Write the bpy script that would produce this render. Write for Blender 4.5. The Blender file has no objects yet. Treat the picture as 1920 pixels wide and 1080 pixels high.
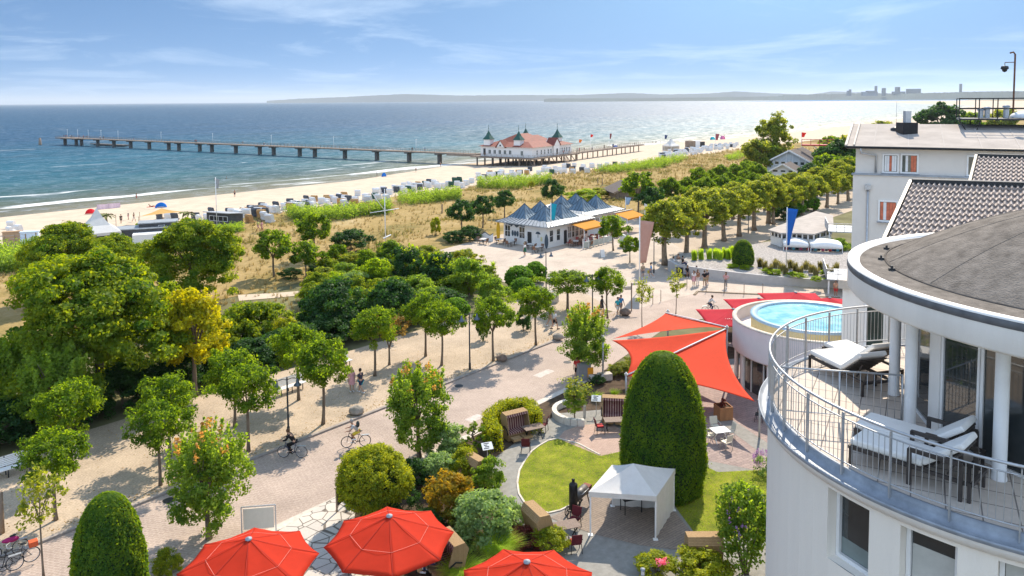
import bpy, math, random
import numpy as np
from mathutils import Vector, Matrix
random.seed(7)
R = math.radians
scene = bpy.context.scene
COL = scene.collection
# ------------------------------------------------ camera, sky, sun, exposure
FPX, CH, PITCH, ROLL = 1450.0, 20.5, R(4.0), R(-0.45)
OCY = 187.5 + FPX*math.tan(PITCH)
cam = bpy.data.cameras.new('camera'); camo = bpy.data.objects.new('camera', cam); COL.objects.link(camo)
cam.sensor_width = 36.0; cam.lens = FPX/1920*36.0; cam.shift_y = -(540-OCY)/1920
cam.clip_start = 0.5; cam.clip_end = 150000
CAMR = Matrix.Rotation(R(90)-PITCH, 3, 'X') @ Matrix.Rotation(ROLL, 3, 'Z')
camo.matrix_world = Matrix.Translation((0, 0, CH)) @ CAMR.to_4x4()
scene.camera = camo
SUN_EL, SUN_AZ = R(44), R(21)                      # azimuth measured from +Y towards +X
sun = bpy.data.lights.new('sun', 'SUN'); suno = bpy.data.objects.new('sun', sun); COL.objects.link(suno)
sun.energy = 3.25; sun.angle = R(0.55); sun.color = (1.0, 0.885, 0.73)
SDIR = Vector((math.sin(SUN_AZ)*math.cos(SUN_EL), math.cos(SUN_AZ)*math.cos(SUN_EL), math.sin(SUN_EL)))
suno.rotation_euler = SDIR.to_track_quat('Z', 'Y').to_euler()
w = bpy.data.worlds.new('World'); scene.world = w; w.use_nodes = True
nt = w.node_tree; N = nt.nodes; L = nt.links
bg = N['Background']; bg.inputs[1].default_value = 0.15
tc = N.new('ShaderNodeTexCoord'); sp = N.new('ShaderNodeSeparateXYZ'); L.new(tc.outputs['Generated'], sp.inputs[0])
ab = N.new('ShaderNodeMath'); ab.operation = 'ABSOLUTE'; L.new(sp.outputs[2], ab.inputs[0])
ma = N.new('ShaderNodeMath'); ma.operation = 'MULTIPLY_ADD'; L.new(ab.outputs[0], ma.inputs[0]); ma.inputs[1].default_value = 5.0; ma.inputs[2].default_value = 0.22
cb = N.new('ShaderNodeCombineXYZ'); L.new(sp.outputs[0], cb.inputs[0]); L.new(sp.outputs[1], cb.inputs[1]); L.new(ma.outputs[0], cb.inputs[2])
nm = N.new('ShaderNodeVectorMath'); nm.operation = 'NORMALIZE'; L.new(cb.outputs[0], nm.inputs[0])
sky = N.new('ShaderNodeTexSky'); sky.sky_type = 'NISHITA'; sky.sun_disc = False
sky.sun_elevation = SUN_EL; sky.sun_rotation = SUN_AZ; sky.air_density = 1.0; sky.dust_density = 0.35; sky.ozone_density = 2.6
L.new(nm.outputs[0], sky.inputs[0])
# thin cirrus: noise on the sky direction, projected on a high flat layer
dv = N.new('ShaderNodeVectorMath'); dv.operation = 'DIVIDE'
zz = N.new('ShaderNodeMath'); zz.operation = 'ADD'; zz.inputs[1].default_value = 0.06; L.new(ab.outputs[0], zz.inputs[0])
c3 = N.new('ShaderNodeCombineXYZ'); [L.new(zz.outputs[0], c3.inputs[i]) for i in range(3)]
L.new(tc.outputs['Generated'], dv.inputs[0]); L.new(c3.outputs[0], dv.inputs[1])
mp = N.new('ShaderNodeMapping'); mp.inputs['Scale'].default_value = (0.35, 0.30, 0.0); mp.inputs['Location'].default_value = (1.3, .4, 0); L.new(dv.outputs[0], mp.inputs[0])
no = N.new('ShaderNodeTexNoise'); no.inputs['Scale'].default_value = 1.6; no.inputs['Detail'].default_value = 9; no.inputs['Roughness'].default_value = .62
no.inputs['Distortion'].default_value = .7; L.new(mp.outputs[0], no.inputs[0])
rp = N.new('ShaderNodeValToRGB'); rp.color_ramp.elements[0].position = .50; rp.color_ramp.elements[1].position = .86
rp.color_ramp.elements[1].color = (.55, .55, .55, 1); L.new(no.outputs[0], rp.inputs[0])
# soft shoulder: keeps the sky near the sun from burning out, c / (1 + k c), then a slight blue balance
k1 = N.new('ShaderNodeVectorMath'); k1.operation = 'MULTIPLY_ADD'; L.new(sky.outputs[0], k1.inputs[0]); k1.inputs[1].default_value = (.20, .135, .075); k1.inputs[2].default_value = (1, 1, 1)
k2 = N.new('ShaderNodeVectorMath'); k2.operation = 'DIVIDE'; L.new(sky.outputs[0], k2.inputs[0]); L.new(k1.outputs[0], k2.inputs[1])
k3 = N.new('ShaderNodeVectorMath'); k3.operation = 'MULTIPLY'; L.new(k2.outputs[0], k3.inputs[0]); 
# added fill: sky overhead and behind the viewer boosted warm, lighting the shaded walls
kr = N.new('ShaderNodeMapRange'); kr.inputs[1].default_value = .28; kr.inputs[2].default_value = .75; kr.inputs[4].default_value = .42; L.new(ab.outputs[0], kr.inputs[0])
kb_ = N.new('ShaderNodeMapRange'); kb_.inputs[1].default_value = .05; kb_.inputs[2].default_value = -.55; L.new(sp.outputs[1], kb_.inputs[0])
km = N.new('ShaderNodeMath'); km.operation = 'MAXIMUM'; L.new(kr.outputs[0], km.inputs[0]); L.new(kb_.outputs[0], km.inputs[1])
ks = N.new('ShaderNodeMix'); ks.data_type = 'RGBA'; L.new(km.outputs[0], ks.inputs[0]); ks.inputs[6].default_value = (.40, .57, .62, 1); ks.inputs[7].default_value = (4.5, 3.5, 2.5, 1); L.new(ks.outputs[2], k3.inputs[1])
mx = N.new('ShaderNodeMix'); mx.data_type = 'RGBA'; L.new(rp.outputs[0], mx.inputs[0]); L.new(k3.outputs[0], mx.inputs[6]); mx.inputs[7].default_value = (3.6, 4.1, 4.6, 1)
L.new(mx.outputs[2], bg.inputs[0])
vs = scene.view_settings; vs.view_transform = 'Standard'; vs.look = 'None'; vs.gamma = 1.0; vs.exposure = 1.14
scene.cycles.max_bounces = 8; scene.cycles.diffuse_bounces = 3; scene.cycles.glossy_bounces = 3
scene.cycles.transmission_bounces = 6; scene.cycles.transparent_max_bounces = 8
scene.cycles.sample_clamp_indirect = 6.0; scene.cycles.caustics_reflective = False; scene.cycles.caustics_refractive = False

# ------------------------------------------------ coordinates: pixel of the survey photograph -> point of the place
CC = Vector((0, 0, CH))
def ray(px, py): return CAMR @ Vector(((px-960)/FPX, -(py-OCY)/FPX, -1))
def P(px, py, z=0.0):
    d = ray(px, py); t = (z-CH)/d.z; return CC + d*t
def PY(px, py, Y):
    d = ray(px, py); return CC + d*(Y/d.y)
EU = Vector((.655, .756, 0)).normalized(); NW = Vector((-.756, .655, 0)).normalized()   # along the shore / towards the sea
ANG = math.atan2(EU.y, EU.x)
def W(u, w_, z=0.0): return EU*u + NW*w_ + Vector((0, 0, z))
def UW(p): return p.x*EU.x+p.y*EU.y, p.x*NW.x+p.y*NW.y
SHORE = [(-200, 199), (150, 201), (207, 216), (325, 226), (370, 223), (480, 217), (590, 216), (843, 238), (1130, 255), (2411, 421), (4200, 1150), (5200, 2600), (20000, 4000)]
def shore(u):
    for (a, b), (c, d) in zip(SHORE, SHORE[1:]):
        if u <= c:
            t = max(0, (u-a)/(c-a)); return b+(d-b)*t
    return SHORE[-1][1]
SEA = -4.5
def sm(a, b, x):
    t = min(1, max(0, (x-a)/(b-a))); return t*t*(3-2*t)
def hn(x, y):
    return (math.sin(x*.21+1.3)*math.cos(y*.27+.4)+.6*math.sin(x*.53+y*.31)+.4*math.cos(y*.83-x*.44))/2
def H(u, w_):
    s = shore(u); k = max(s-200, 0)*0.35
    w0 = w_-k
    if w0 <= 76: return 0.0
    z = 0.0
    dune = hn(u, w0)*.55*sm(76, 92, w0)*(1-sm(124, 137, w0)) + .5*sm(92, 118, w0)*(1-sm(122, 134, w0))
    z += dune - .4*sm(76, 100, w0)
    z += -2.25*sm(123, 142, w0)
    d = s-w_
    bottom = 142+k
    if w_ > bottom: z = -2.65 - 1.75*sm(bottom, s-6, w_)*1.0
    if w_ > s-6: z = -4.4-(w_-s+6)*.045
    return z
def proj(p):
    q = CAMR.inverted() @ (Vector(p)-Vector((0, 0, CH))); return 960+FPX*q.x/-q.z, OCY-FPX*q.y/-q.z
def HP(p): return H(*UW(p))
def PT(px, py):
    z = 0.0
    for _ in range(25):
        p = P(px, py, z); z = .5*z+.5*HP(p)
    p = P(px, py, z); return p

# ------------------------------------------------ materials
MATS = {}
def lin(c): return tuple(c)+(1,)
def mat(name, col, rough=.7, var=.12, scale=6.0, bump=0.0, bscale=None, spec=.3, metal=0.0, col2=None, emit=None, detail=5, stretch=None):
    if name in MATS: return MATS[name]
    m = bpy.data.materials.new(name); m.use_nodes = True; t = m.node_tree; n = t.nodes; l = t.links
    b = n['Principled BSDF']; b.inputs['Roughness'].default_value = rough; b.inputs['Metallic'].default_value = metal
    b.inputs['Specular IOR Level'].default_value = spec
    c = n.new('ShaderNodeTexCoord'); src = c.outputs['Object']
    if stretch:
        q = n.new('ShaderNodeMapping'); q.inputs['Scale'].default_value = stretch; l.new(src, q.inputs[0]); src = q.outputs[0]
    z = n.new('ShaderNodeTexNoise'); z.inputs['Scale'].default_value = scale; z.inputs['Detail'].default_value = detail; z.inputs['Roughness'].default_value = .6; l.new(src, z.inputs[0])
    r = n.new('ShaderNodeValToRGB'); r.color_ramp.elements[0].position = .32; r.color_ramp.elements[1].position = .68
    lo = tuple(max(0, x*(1-var)) for x in col); hi = tuple(min(1, x*(1+var)) for x in col) if col2 is None else col2
    r.color_ramp.elements[0].color = lin(lo); r.color_ramp.elements[1].color = lin(hi)
    l.new(z.outputs[0], r.inputs[0]); l.new(r.outputs[0], b.inputs['Base Color'])
    if bump:
        z2 = n.new('ShaderNodeTexNoise'); z2.inputs['Scale'].default_value = bscale or scale*4; z2.inputs['Detail'].default_value = 6; l.new(src, z2.inputs[0])
        bp = n.new('ShaderNodeBump'); bp.inputs['Strength'].default_value = bump; bp.inputs['Distance'].default_value = .03; l.new(z2.outputs[0], bp.inputs['Height']); l.new(bp.outputs[0], b.inputs['Normal'])
    if emit: b.inputs['Emission Color'].default_value = lin(emit[0]); b.inputs['Emission Strength'].default_value = emit[1]
    MATS[name] = m; return m
LG = 1.72
def leafmat(name, a, b, trans=.45, tcol=None, rough=.55):
    if name in MATS: return MATS[name]
    m = bpy.data.materials.new(name); m.use_nodes = True; t = m.node_tree; n = t.nodes; l = t.links
    out = n['Material Output']; p = n['Principled BSDF']; p.inputs['Roughness'].default_value = rough; p.inputs['Specular IOR Level'].default_value = .12
    a = tuple(min(1, x*LG) for x in a); b = tuple(min(1, x*LG) for x in b)
    at = n.new('ShaderNodeAttribute'); at.attribute_name = 'tint'
    r = n.new('ShaderNodeValToRGB'); r.color_ramp.elements[0].color = lin(a); r.color_ramp.elements[1].color = lin(b); l.new(at.outputs['Fac'], r.inputs[0])
    l.new(r.outputs[0], p.inputs['Base Color'])
    tr = n.new('ShaderNodeBsdfTranslucent')
    mlt = n.new('ShaderNodeMix'); mlt.data_type = 'RGBA'; mlt.blend_type = 'MULTIPLY'; mlt.inputs[0].default_value = 1; l.new(r.outputs[0], mlt.inputs[6])
    tcol = tcol or (2.6, 2.2, .8); mlt.inputs[7].default_value = lin((tcol[0]*1.3, tcol[1]*1.25, tcol[2]*.9)); l.new(mlt.outputs[2], tr.inputs[0])
    ms = n.new('ShaderNodeMixShader'); ms.inputs[0].default_value = min(.62, trans+.10); l.new(p.outputs[0], ms.inputs[1]); l.new(tr.outputs[0], ms.inputs[2]); l.new(ms.outputs[0], out.inputs[0])
    MATS[name] = m; return m
def pattern(name, kind, c1, c2, mortar, scale=1.0, bw=.5, bh=.25, ms=.02, rough=.8, noise=.35, bump=.25, rotz=0, offset=.5):
    """brick / voronoi paving in object space, with large soft wear"""
    if name in MATS: return MATS[name]
    m = bpy.data.materials.new(name); m.use_nodes = True; t = m.node_tree; n = t.nodes; l = t.links
    b = n['Principled BSDF']; b.inputs['Roughness'].default_value = rough; b.inputs['Specular IOR Level'].default_value = .25
    c = n.new('ShaderNodeTexCoord'); q = n.new('ShaderNodeMapping'); q.inputs['Rotation'].default_value = (0, 0, rotz); l.new(c.outputs['Object'], q.inputs[0])
    if kind == 'brick':
        k = n.new('ShaderNodeTexBrick'); k.inputs['Scale'].default_value = scale; k.inputs['Brick Width'].default_value = bw; k.inputs['Row Height'].default_value = bh; k.inputs['Mortar Size'].default_value = ms
        k.offset = offset; k.inputs['Color1'].default_value = lin(c1); k.inputs['Color2'].default_value = lin(c2); k.inputs['Mortar'].default_value = lin(mortar); l.new(q.outputs[0], k.inputs[0])
        colo = k.outputs['Color']; hgt = k.outputs['Fac']; inv = True
    else:
        k = n.new('ShaderNodeTexVoronoi'); k.feature = 'DISTANCE_TO_EDGE'; k.inputs['Scale'].default_value = scale; l.new(q.outputs[0], k.inputs[0])
        r0 = n.new('ShaderNodeValToRGB'); r0.color_ramp.elements[0].position = ms; r0.color_ramp.elements[1].position = ms*1.8; r0.color_ramp.elements[0].color = lin(mortar); r0.color_ramp.elements[1].color = (1, 1, 1, 1); l.new(k.outputs[0], r0.inputs[0])
        k2 = n.new('ShaderNodeTexVoronoi'); k2.inputs['Scale'].default_value = scale; l.new(q.outputs[0], k2.inputs[0])
        mm = n.new('ShaderNodeMix'); mm.data_type = 'RGBA'; l.new(k2.outputs['Color'], mm.inputs[0]); mm.inputs[6].default_value = lin(c1); mm.inputs[7].default_value = lin(c2)
        mu = n.new('ShaderNodeMix'); mu.data_type = 'RGBA'; mu.blend_type = 'MULTIPLY'; mu.inputs[0].default_value = 1; l.new(mm.outputs[2], mu.inputs[6]); l.new(r0.outputs[0], mu.inputs[7])
        colo = mu.outputs[2]; hgt = r0.outputs[0]; inv = False
    z = n.new('ShaderNodeTexNoise'); z.inputs['Scale'].default_value = .35; z.inputs['Detail'].default_value = 8; z.inputs['Roughness'].default_value = .65; l.new(c.outputs['Object'], z.inputs[0])
    z2 = n.new('ShaderNodeTexNoise'); z2.inputs['Scale'].default_value = 9; z2.inputs['Detail'].default_value = 4; l.new(c.outputs['Object'], z2.inputs[0])
    ad = n.new('ShaderNodeMath'); ad.operation = 'ADD'; l.new(z.outputs[0], ad.inputs[0]); l.new(z2.outputs[0], ad.inputs[1])
    mr = n.new('ShaderNodeMapRange'); mr.inputs[1].default_value = .7; mr.inputs[2].default_value = 1.3; mr.inputs[3].default_value = 1-noise; mr.inputs[4].default_value = 1+noise*.5; l.new(ad.outputs[0], mr.inputs[0])
    v = n.new('ShaderNodeVectorMath'); v.operation = 'SCALE'; l.new(colo, v.inputs[0]); l.new(mr.outputs[0], v.inputs['Scale']); l.new(v.outputs[0], b.inputs['Base Color'])
    bp = n.new('ShaderNodeBump'); bp.inputs['Strength'].default_value = bump; bp.inputs['Distance'].default_value = .01; bp.invert = inv; l.new(hgt, bp.inputs['Height']); l.new(bp.outputs[0], b.inputs['Normal'])
    MATS[name] = m; return m

# ------------------------------------------------ mesh building
class MB:
    def __init__(s): s.v = []; s.f = []; s.m = []; s.cur = 0; s.sm = []; s.smooth = False
    def mi(s, i): s.cur = i; return s
    def add(s, vs, fs):
        o = len(s.v); s.v += [tuple(x) for x in vs]
        for f in fs: s.f.append(tuple(i+o for i in f)); s.m.append(s.cur); s.sm.append(s.smooth)
        return s
    def box(s, c, d, rz=0, rx=0, ry=0):
        M = Matrix.Rotation(rz, 3, 'Z') @ Matrix.Rotation(ry, 3, 'Y') @ Matrix.Rotation(rx, 3, 'X'); c = Vector(c)
        vs = [c+M@Vector((x*d[0]/2, y*d[1]/2, z*d[2]/2)) for x in (-1, 1) for y in (-1, 1) for z in (-1, 1)]
        return s.add(vs, [(0, 1, 3, 2), (4, 6, 7, 5), (0, 4, 5, 1), (2, 3, 7, 6), (0, 2, 6, 4), (1, 5, 7, 3)])
    def bb(s, x0, x1, y0, y1, z0, z1): return s.box(((x0+x1)/2, (y0+y1)/2, (z0+z1)/2), (x1-x0, y1-y0, z1-z0))
    def bar(s, a, b, wd, hg=None, up=(0, 0, 1)):
        a = Vector(a); b = Vector(b); d = (b-a); 
        if d.length < 1e-6: return s
        d.normalize(); u = Vector(up)
        if abs(d.dot(u)) > .98: u = Vector((0, 1, 0))
        x = d.cross(u).normalized()*(wd/2); y = x.cross(d).normalized()*((hg or wd)/2)
        vs = [a-x-y, a+x-y, a+x+y, a-x+y, b-x-y, b+x-y, b+x+y, b-x+y]
        return s.add(vs, [(3, 2, 1, 0), (4, 5, 6, 7), (0, 1, 5, 4), (1, 2, 6, 5), (2, 3, 7, 6), (3, 0, 4, 7)])
    def tube(s, pts, r, n=8, caps=True):
        pts = [Vector(p) for p in pts]; k = len(pts); rs = r if isinstance(r, (list, tuple)) else [r]*k
        sm0 = s.smooth; s.smooth = True
        vs = []; fs = []; prev = None
        for i, p in enumerate(pts):
            d = (pts[min(i+1, k-1)]-pts[max(i-1, 0)]).normalized()
            if prev is None:
                u = Vector((0, 0, 1)) if abs(d.z) < .9 else Vector((1, 0, 0)); x = d.cross(u).normalized()
            else:
                x = (prev - d*prev.dot(d)).normalized()
            prev = x; y = d.cross(x)
            for j in range(n):
                a = 2*math.pi*j/n; vs.append(p+(x*math.cos(a)+y*math.sin(a))*rs[i])
        for i in range(k-1):
            for j in range(n): fs.append((i*n+j, i*n+(j+1) % n, (i+1)*n+(j+1) % n, (i+1)*n+j))
        if caps: fs.append(tuple(reversed(range(n)))); fs.append(tuple((k-1)*n+j for j in range(n)))
        s.add(vs, fs); s.smooth = sm0; return s
    def lathe(s, prof, c=(0, 0, 0), n=24, a0=0, a1=2*math.pi, smooth=True):
        c = Vector(c); full = abs(a1-a0-2*math.pi) < 1e-6; k = n if full else n+1
        vs = []; fs = []
        for (r, z) in prof:
            for j in range(k):
                a = a0+(a1-a0)*j/n; vs.append(c+Vector((r*math.cos(a), r*math.sin(a), z)))
        for i in range(len(prof)-1):
            for j in range(n): fs.append((i*k+j, i*k+(j+1) % k, (i+1)*k+(j+1) % k, (i+1)*k+j))
        sm0 = s.smooth; s.smooth = smooth; s.add(vs, fs); s.smooth = sm0; return s
    def prism(s, poly, z0, z1):
        n = len(poly); vs = [(x, y, z0) for x, y in poly]+[(x, y, z1) for x, y in poly]
        return s.add(vs, [tuple(reversed(range(n))), tuple(range(n, 2*n))]+[(i, (i+1) % n, n+(i+1) % n, n+i) for i in range(n)])
    def extr(s, poly3, off):
        n = len(poly3); off = Vector(off); vs = [Vector(p) for p in poly3]+[Vector(p)+off for p in poly3]
        return s.add(vs, [tuple(reversed(range(n))), tuple(range(n, 2*n))]+[(i, (i+1) % n, n+(i+1) % n, n+i) for i in range(n)])
    def ell(s, c, r, n=12, k=8, jit=0, seed=0):
        rd = random.Random(seed); c = Vector(c); vs = []; fs = []
        for i in range(k+1):
            t = math.pi*i/k
            for j in range(n):
                a = 2*math.pi*j/n; q = 1+jit*(rd.random()-.5)
                vs.append(c+Vector((r[0]*math.sin(t)*math.cos(a)*q, r[1]*math.sin(t)*math.sin(a)*q, r[2]*math.cos(t)*q)))
        for i in range(k):
            for j in range(n): fs.append((i*n+j, (i+1)*n+j, (i+1)*n+(j+1) % n, i*n+(j+1) % n))
        sm0 = s.smooth; s.smooth = True; s.add(vs, fs); s.smooth = sm0; return s
    def sheet(s, pts, z=None):
        return s.add([(p[0], p[1], p[2] if z is None else z) for p in pts], [tuple(range(len(pts)))])
    def mesh(s, name, mats):
        me = bpy.data.meshes.new(name); me.from_pydata(s.v, [], s.f)
        for m in (mats if isinstance(mats, (list, tuple)) else [mats]): me.materials.append(m)
        me.polygons.foreach_set('material_index', s.m); me.polygons.foreach_set('use_smooth', s.sm); me.update()
        return me
    def obj(s, name, mats, parent=None, loc=None, rz=0, bevel=0):
        o = bpy.data.objects.new(name, s.mesh(name, mats)); COL.objects.link(o)
        if parent: o.parent = parent
        if loc is not None: o.location = loc
        if rz: o.rotation_euler.z = rz
        if bevel:
            b = o.modifiers.new('bevel', 'BEVEL'); b.width = bevel; b.segments = 2; b.limit_method = 'ANGLE'
        return o
def tag(o, label, cat, group=None):
    o['label'] = label; o['category'] = cat; o['kind'] = 'thing'
    if group: o['group'] = group
    return o
def thing(name, label, cat, loc=(0, 0, 0), rz=0, group=None):
    o = bpy.data.objects.new(name, None); COL.objects.link(o); o.location = loc; o.rotation_euler.z = rz; o.empty_display_size = .3
    return tag(o, label, cat, group)
def struct(o, kind='structure'): o['kind'] = kind; return o
KIDS = {}
def dup(root, loc, rz=0, label=None, group=None, sc=None, cat=None):
    if root.name not in KIDS:
        KIDS[root.name] = [(c, [g for g in bpy.data.objects if g.parent == c]) for c in bpy.data.objects if c.parent == root]
    r = root.copy(); COL.objects.link(r); r.location = loc; r.rotation_euler.z = rz
    if sc is not None: r.scale = sc if isinstance(sc, (tuple, list)) else (sc, sc, sc)
    if label: r['label'] = label
    if group: r['group'] = group
    if cat: r['category'] = cat
    for c, gs in KIDS[root.name]:
        q = c.copy(); COL.objects.link(q); q.parent = r
        for g in gs:
            h = g.copy(); COL.objects.link(h); h.parent = q
    return r
def pxpoly(pts, z=0.0): return [P(x, y, z) for x, y in pts]
def text_mesh(txt, size, name='lettering', depth=.004, align='CENTER'):
    cu = bpy.data.curves.new(name, 'FONT'); cu.body = txt; cu.size = size; cu.extrude = depth; cu.align_x = align; cu.align_y = 'CENTER'
    o = bpy.data.objects.new(name, cu); COL.objects.link(o); dg = bpy.context.evaluated_depsgraph_get()
    me = bpy.data.meshes.new_from_object(o.evaluated_get(dg)); bpy.data.objects.remove(o); me.name = name
    return me
def meshobj(name, me, m, parent=None, loc=(0, 0, 0), rot=(0, 0, 0)):
    o = bpy.data.objects.new(name, me); COL.objects.link(o)
    me.materials.clear(); me.materials.append(m)
    if parent: o.parent = parent
    o.location = loc; o.rotation_euler = rot
    return o
# ------------------------------------------------ sea, beach, dunes, ground, roads
def grid(name, us, ws, m, zf, kind='structure'):
    me = bpy.data.meshes.new(name); nu, nw = len(us), len(ws)
    vs = [(u, w_, zf(u, w_)) for u in us for w_ in ws]
    fs = [(i*nw+j, (i+1)*nw+j, (i+1)*nw+j+1, i*nw+j+1) for i in range(nu-1) for j in range(nw-1)]
    me.from_pydata(vs, [], fs); me.materials.append(m); me.polygons.foreach_set('use_smooth', [True]*len(fs)); me.update()
    o = bpy.data.objects.new(name, me); COL.objects.link(o); o.rotation_euler.z = ANG
    o['kind'] = kind; return o
def rng(*segs):
    r = []
    for a, b, st in segs:
        x = a
        while x < b-1e-6: r.append(x); x += st
    r.append(segs[-1][1]); return r
# sea material: wind waves as bump, green shallows, foam lines near the shore
def sea_material():
    m = bpy.data.materials.new('sea_water'); m.use_nodes = True; t = m.node_tree; n = t.nodes; l = t.links
    b = n['Principled BSDF']; b.inputs['Roughness'].default_value = .52; b.inputs['IOR'].default_value = 1.45
    b.inputs['Specular IOR Level'].default_value = .42
    c = n.new('ShaderNodeTexCoord'); at = n.new('ShaderNodeAttribute'); at.attribute_name = 'off'      # metres seaward of the waterline
    def noise(scale, st, detail=4, rough=.55, dist=0):
        q = n.new('ShaderNodeMapping'); q.inputs['Scale'].default_value = st; q.inputs['Rotation'].default_value = (0, 0, R(12)); l.new(c.outputs['Object'], q.inputs[0])
        z = n.new('ShaderNodeTexNoise'); z.inputs['Scale'].default_value = scale; z.inputs['Detail'].default_value = detail; z.inputs['Roughness'].default_value = rough; z.inputs['Distortion'].default_value = dist; l.new(q.outputs[0], z.inputs[0]); return z.outputs[0]
    swell = noise(.14, (.40, 1.0, 1), 3); chop = noise(.55, (.5, 1, 1), 5, .62); patch = noise(.012, (.4, 1, 1), 5, .6)
    a1 = n.new('ShaderNodeMath'); a1.operation = 'MULTIPLY_ADD'; l.new(chop, a1.inputs[0]); a1.inputs[1].default_value = .45; l.new(swell, a1.inputs[2])
    bp = n.new('ShaderNodeBump'); bp.inputs['Strength'].default_value = 1.0; bp.inputs['Distance'].default_value = .8; l.new(a1.outputs[0], bp.inputs['Height']); l.new(bp.outputs[0], b.inputs['Normal'])
    r = n.new('ShaderNodeValToRGB'); e = r.color_ramp.elements
    mr = n.new('ShaderNodeMapRange'); mr.inputs[2].default_value = 400; l.new(at.outputs['Fac'], mr.inputs[0])
    # ragged depth colouring (sand bars)
    pm = n.new('ShaderNodeMath'); pm.operation = 'MULTIPLY_ADD'; l.new(patch, pm.inputs[0]); pm.inputs[1].default_value = .10; l.new(mr.outputs[0], pm.inputs[2])
    sub = n.new('ShaderNodeMath'); sub.operation = 'SUBTRACT'; l.new(pm.outputs[0], sub.inputs[0]); sub.inputs[1].default_value = .05
    e[0].position = 0; e[0].color = (.17, .155, .095, 1); e[1].position = 1; e[1].color = (.001, .055, .115, 1)
    for pos, cc in ((.03, (.115, .125, .075)), (.09, (.045, .105, .100)), (.22, (.014, .098, .130)), (.5, (.004, .080, .125))):
        q = e.new(pos); q.color = lin(cc)
    l.new(sub.outputs[0], r.inputs[0])
    # darker wind cells
    mm = n.new('ShaderNodeMapRange'); mm.inputs[1].default_value = .35; mm.inputs[2].default_value = .7; mm.inputs[3].default_value = .72; mm.inputs[4].default_value = 1.18; l.new(noise(.035, (.3, 1, 1), 6, .65), mm.inputs[0])
    vv = n.new('ShaderNodeVectorMath'); vv.operation = 'SCALE'; l.new(r.outputs[0], vv.inputs[0]); l.new(mm.outputs[0], vv.inputs['Scale'])
    # white caps far out + surf foam
    cap = noise(.16, (.45, 1.0, 1), 5, .6, .4); cr = n.new('ShaderNodeValToRGB'); cr.color_ramp.elements[0].position = .70; cr.color_ramp.elements[1].position = .76; l.new(cap, cr.inputs[0])
    surf = noise(.055, (.35, 2.2, 1), 7, .6, .6)
    wav = n.new('ShaderNodeMath'); wav.operation = 'MULTIPLY'; l.new(at.outputs['Fac'], wav.inputs[0]); wav.inputs[1].default_value = .26
    w2 = n.new('ShaderNodeMath'); w2.operation = 'MULTIPLY_ADD'; l.new(noise(.03, (.6, .6, 1), 3), w2.inputs[0]); w2.inputs[1].default_value = 9; l.new(wav.outputs[0], w2.inputs[2])
    sn = n.new('ShaderNodeMath'); sn.operation = 'SINE'; l.new(w2.outputs[0], sn.inputs[0])
    s2 = n.new('ShaderNodeMath'); s2.operation = 'MULTIPLY_ADD'; l.new(sn.outputs[0], s2.inputs[0]); s2.inputs[1].default_value = .075; l.new(surf, s2.inputs[2])
    near = n.new('ShaderNodeMapRange'); near.inputs[1].default_value = 0; near.inputs[2].default_value = 45; near.inputs[3].default_value = .085; near.inputs[4].default_value = -.10; l.new(at.outputs['Fac'], near.inputs[0])
    s3 = n.new('ShaderNodeMath'); s3.operation = 'ADD'; l.new(s2.outputs[0], s3.inputs[0]); l.new(near.outputs[0], s3.inputs[1])
    fr = n.new('ShaderNodeValToRGB'); fr.color_ramp.elements[0].position = .60; fr.color_ramp.elements[1].position = .70; l.new(s3.outputs[0], fr.inputs[0])
    mxx = n.new('ShaderNodeMath'); mxx.operation = 'MAXIMUM'; l.new(fr.outputs[0], mxx.inputs[0]); l.new(cr.outputs[0], mxx.inputs[1])
    fm = n.new('ShaderNodeMix'); fm.data_type = 'RGBA'; l.new(mxx.outputs[0], fm.inputs[0]); l.new(vv.outputs[0], fm.inputs[6]); fm.inputs[7].default_value = (.75, .77, .76, 1); l.new(fm.outputs[2], b.inputs['Base Color'])
    rr = n.new('ShaderNodeMapRange'); rr.inputs[3].default_value = .2; rr.inputs[4].default_value = .8; l.new(mxx.outputs[0], rr.inputs[0]); 
    gl = n.new('ShaderNodeMapRange'); gl.inputs[1].default_value = .46; gl.inputs[2].default_value = .60; gl.inputs[3].default_value = .42; gl.inputs[4].default_value = .54; l.new(noise(.30, (.38, 1.0, 1), 6, .72), gl.inputs[0])
    rmx = n.new('ShaderNodeMath'); rmx.operation = 'MAXIMUM'; l.new(gl.outputs[0], rmx.inputs[0]); l.new(rr.outputs[0], rmx.inputs[1]); l.new(rmx.outputs[0], b.inputs['Roughness'])
    sg = n.new('ShaderNodeMapRange'); sg.inputs[1].default_value = .47; sg.inputs[2].default_value = .60; sg.inputs[3].default_value = .12; sg.inputs[4].default_value = 1.0; l.new(noise(.17, (.9, 1.0, 1), 7, .80), sg.inputs[0]); l.new(sg.outputs[0], b.inputs['Specular IOR Level'])
    ck = n.new('ShaderNodeMapRange'); ck.inputs[1].default_value = .545; ck.inputs[2].default_value = .60; l.new(noise(.21, (.9, 1.1, 1), 7, .82), ck.inputs[0]); l.new(ck.outputs[0], b.inputs['Coat Weight']); b.inputs['Coat Roughness'].default_value = .46; b.inputs['Coat IOR'].default_value = 1.75
    return m
us = rng((-400, 700, 12), (700, 1500, 50), (1500, 6000, 300), (6000, 60000, 9000)); offs = [-14, -8, -4, 0, 3, 8, 15, 25, 40, 60, 90, 140, 220, 350, 600, 1500, 5000, 20000, 60000]
me = bpy.data.meshes.new('sea'); vs = []; of = []
for u in us:
    s = shore(u)
    for o_ in offs: vs.append((u, s+o_, SEA)); of.append(max(o_, 0))
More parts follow.
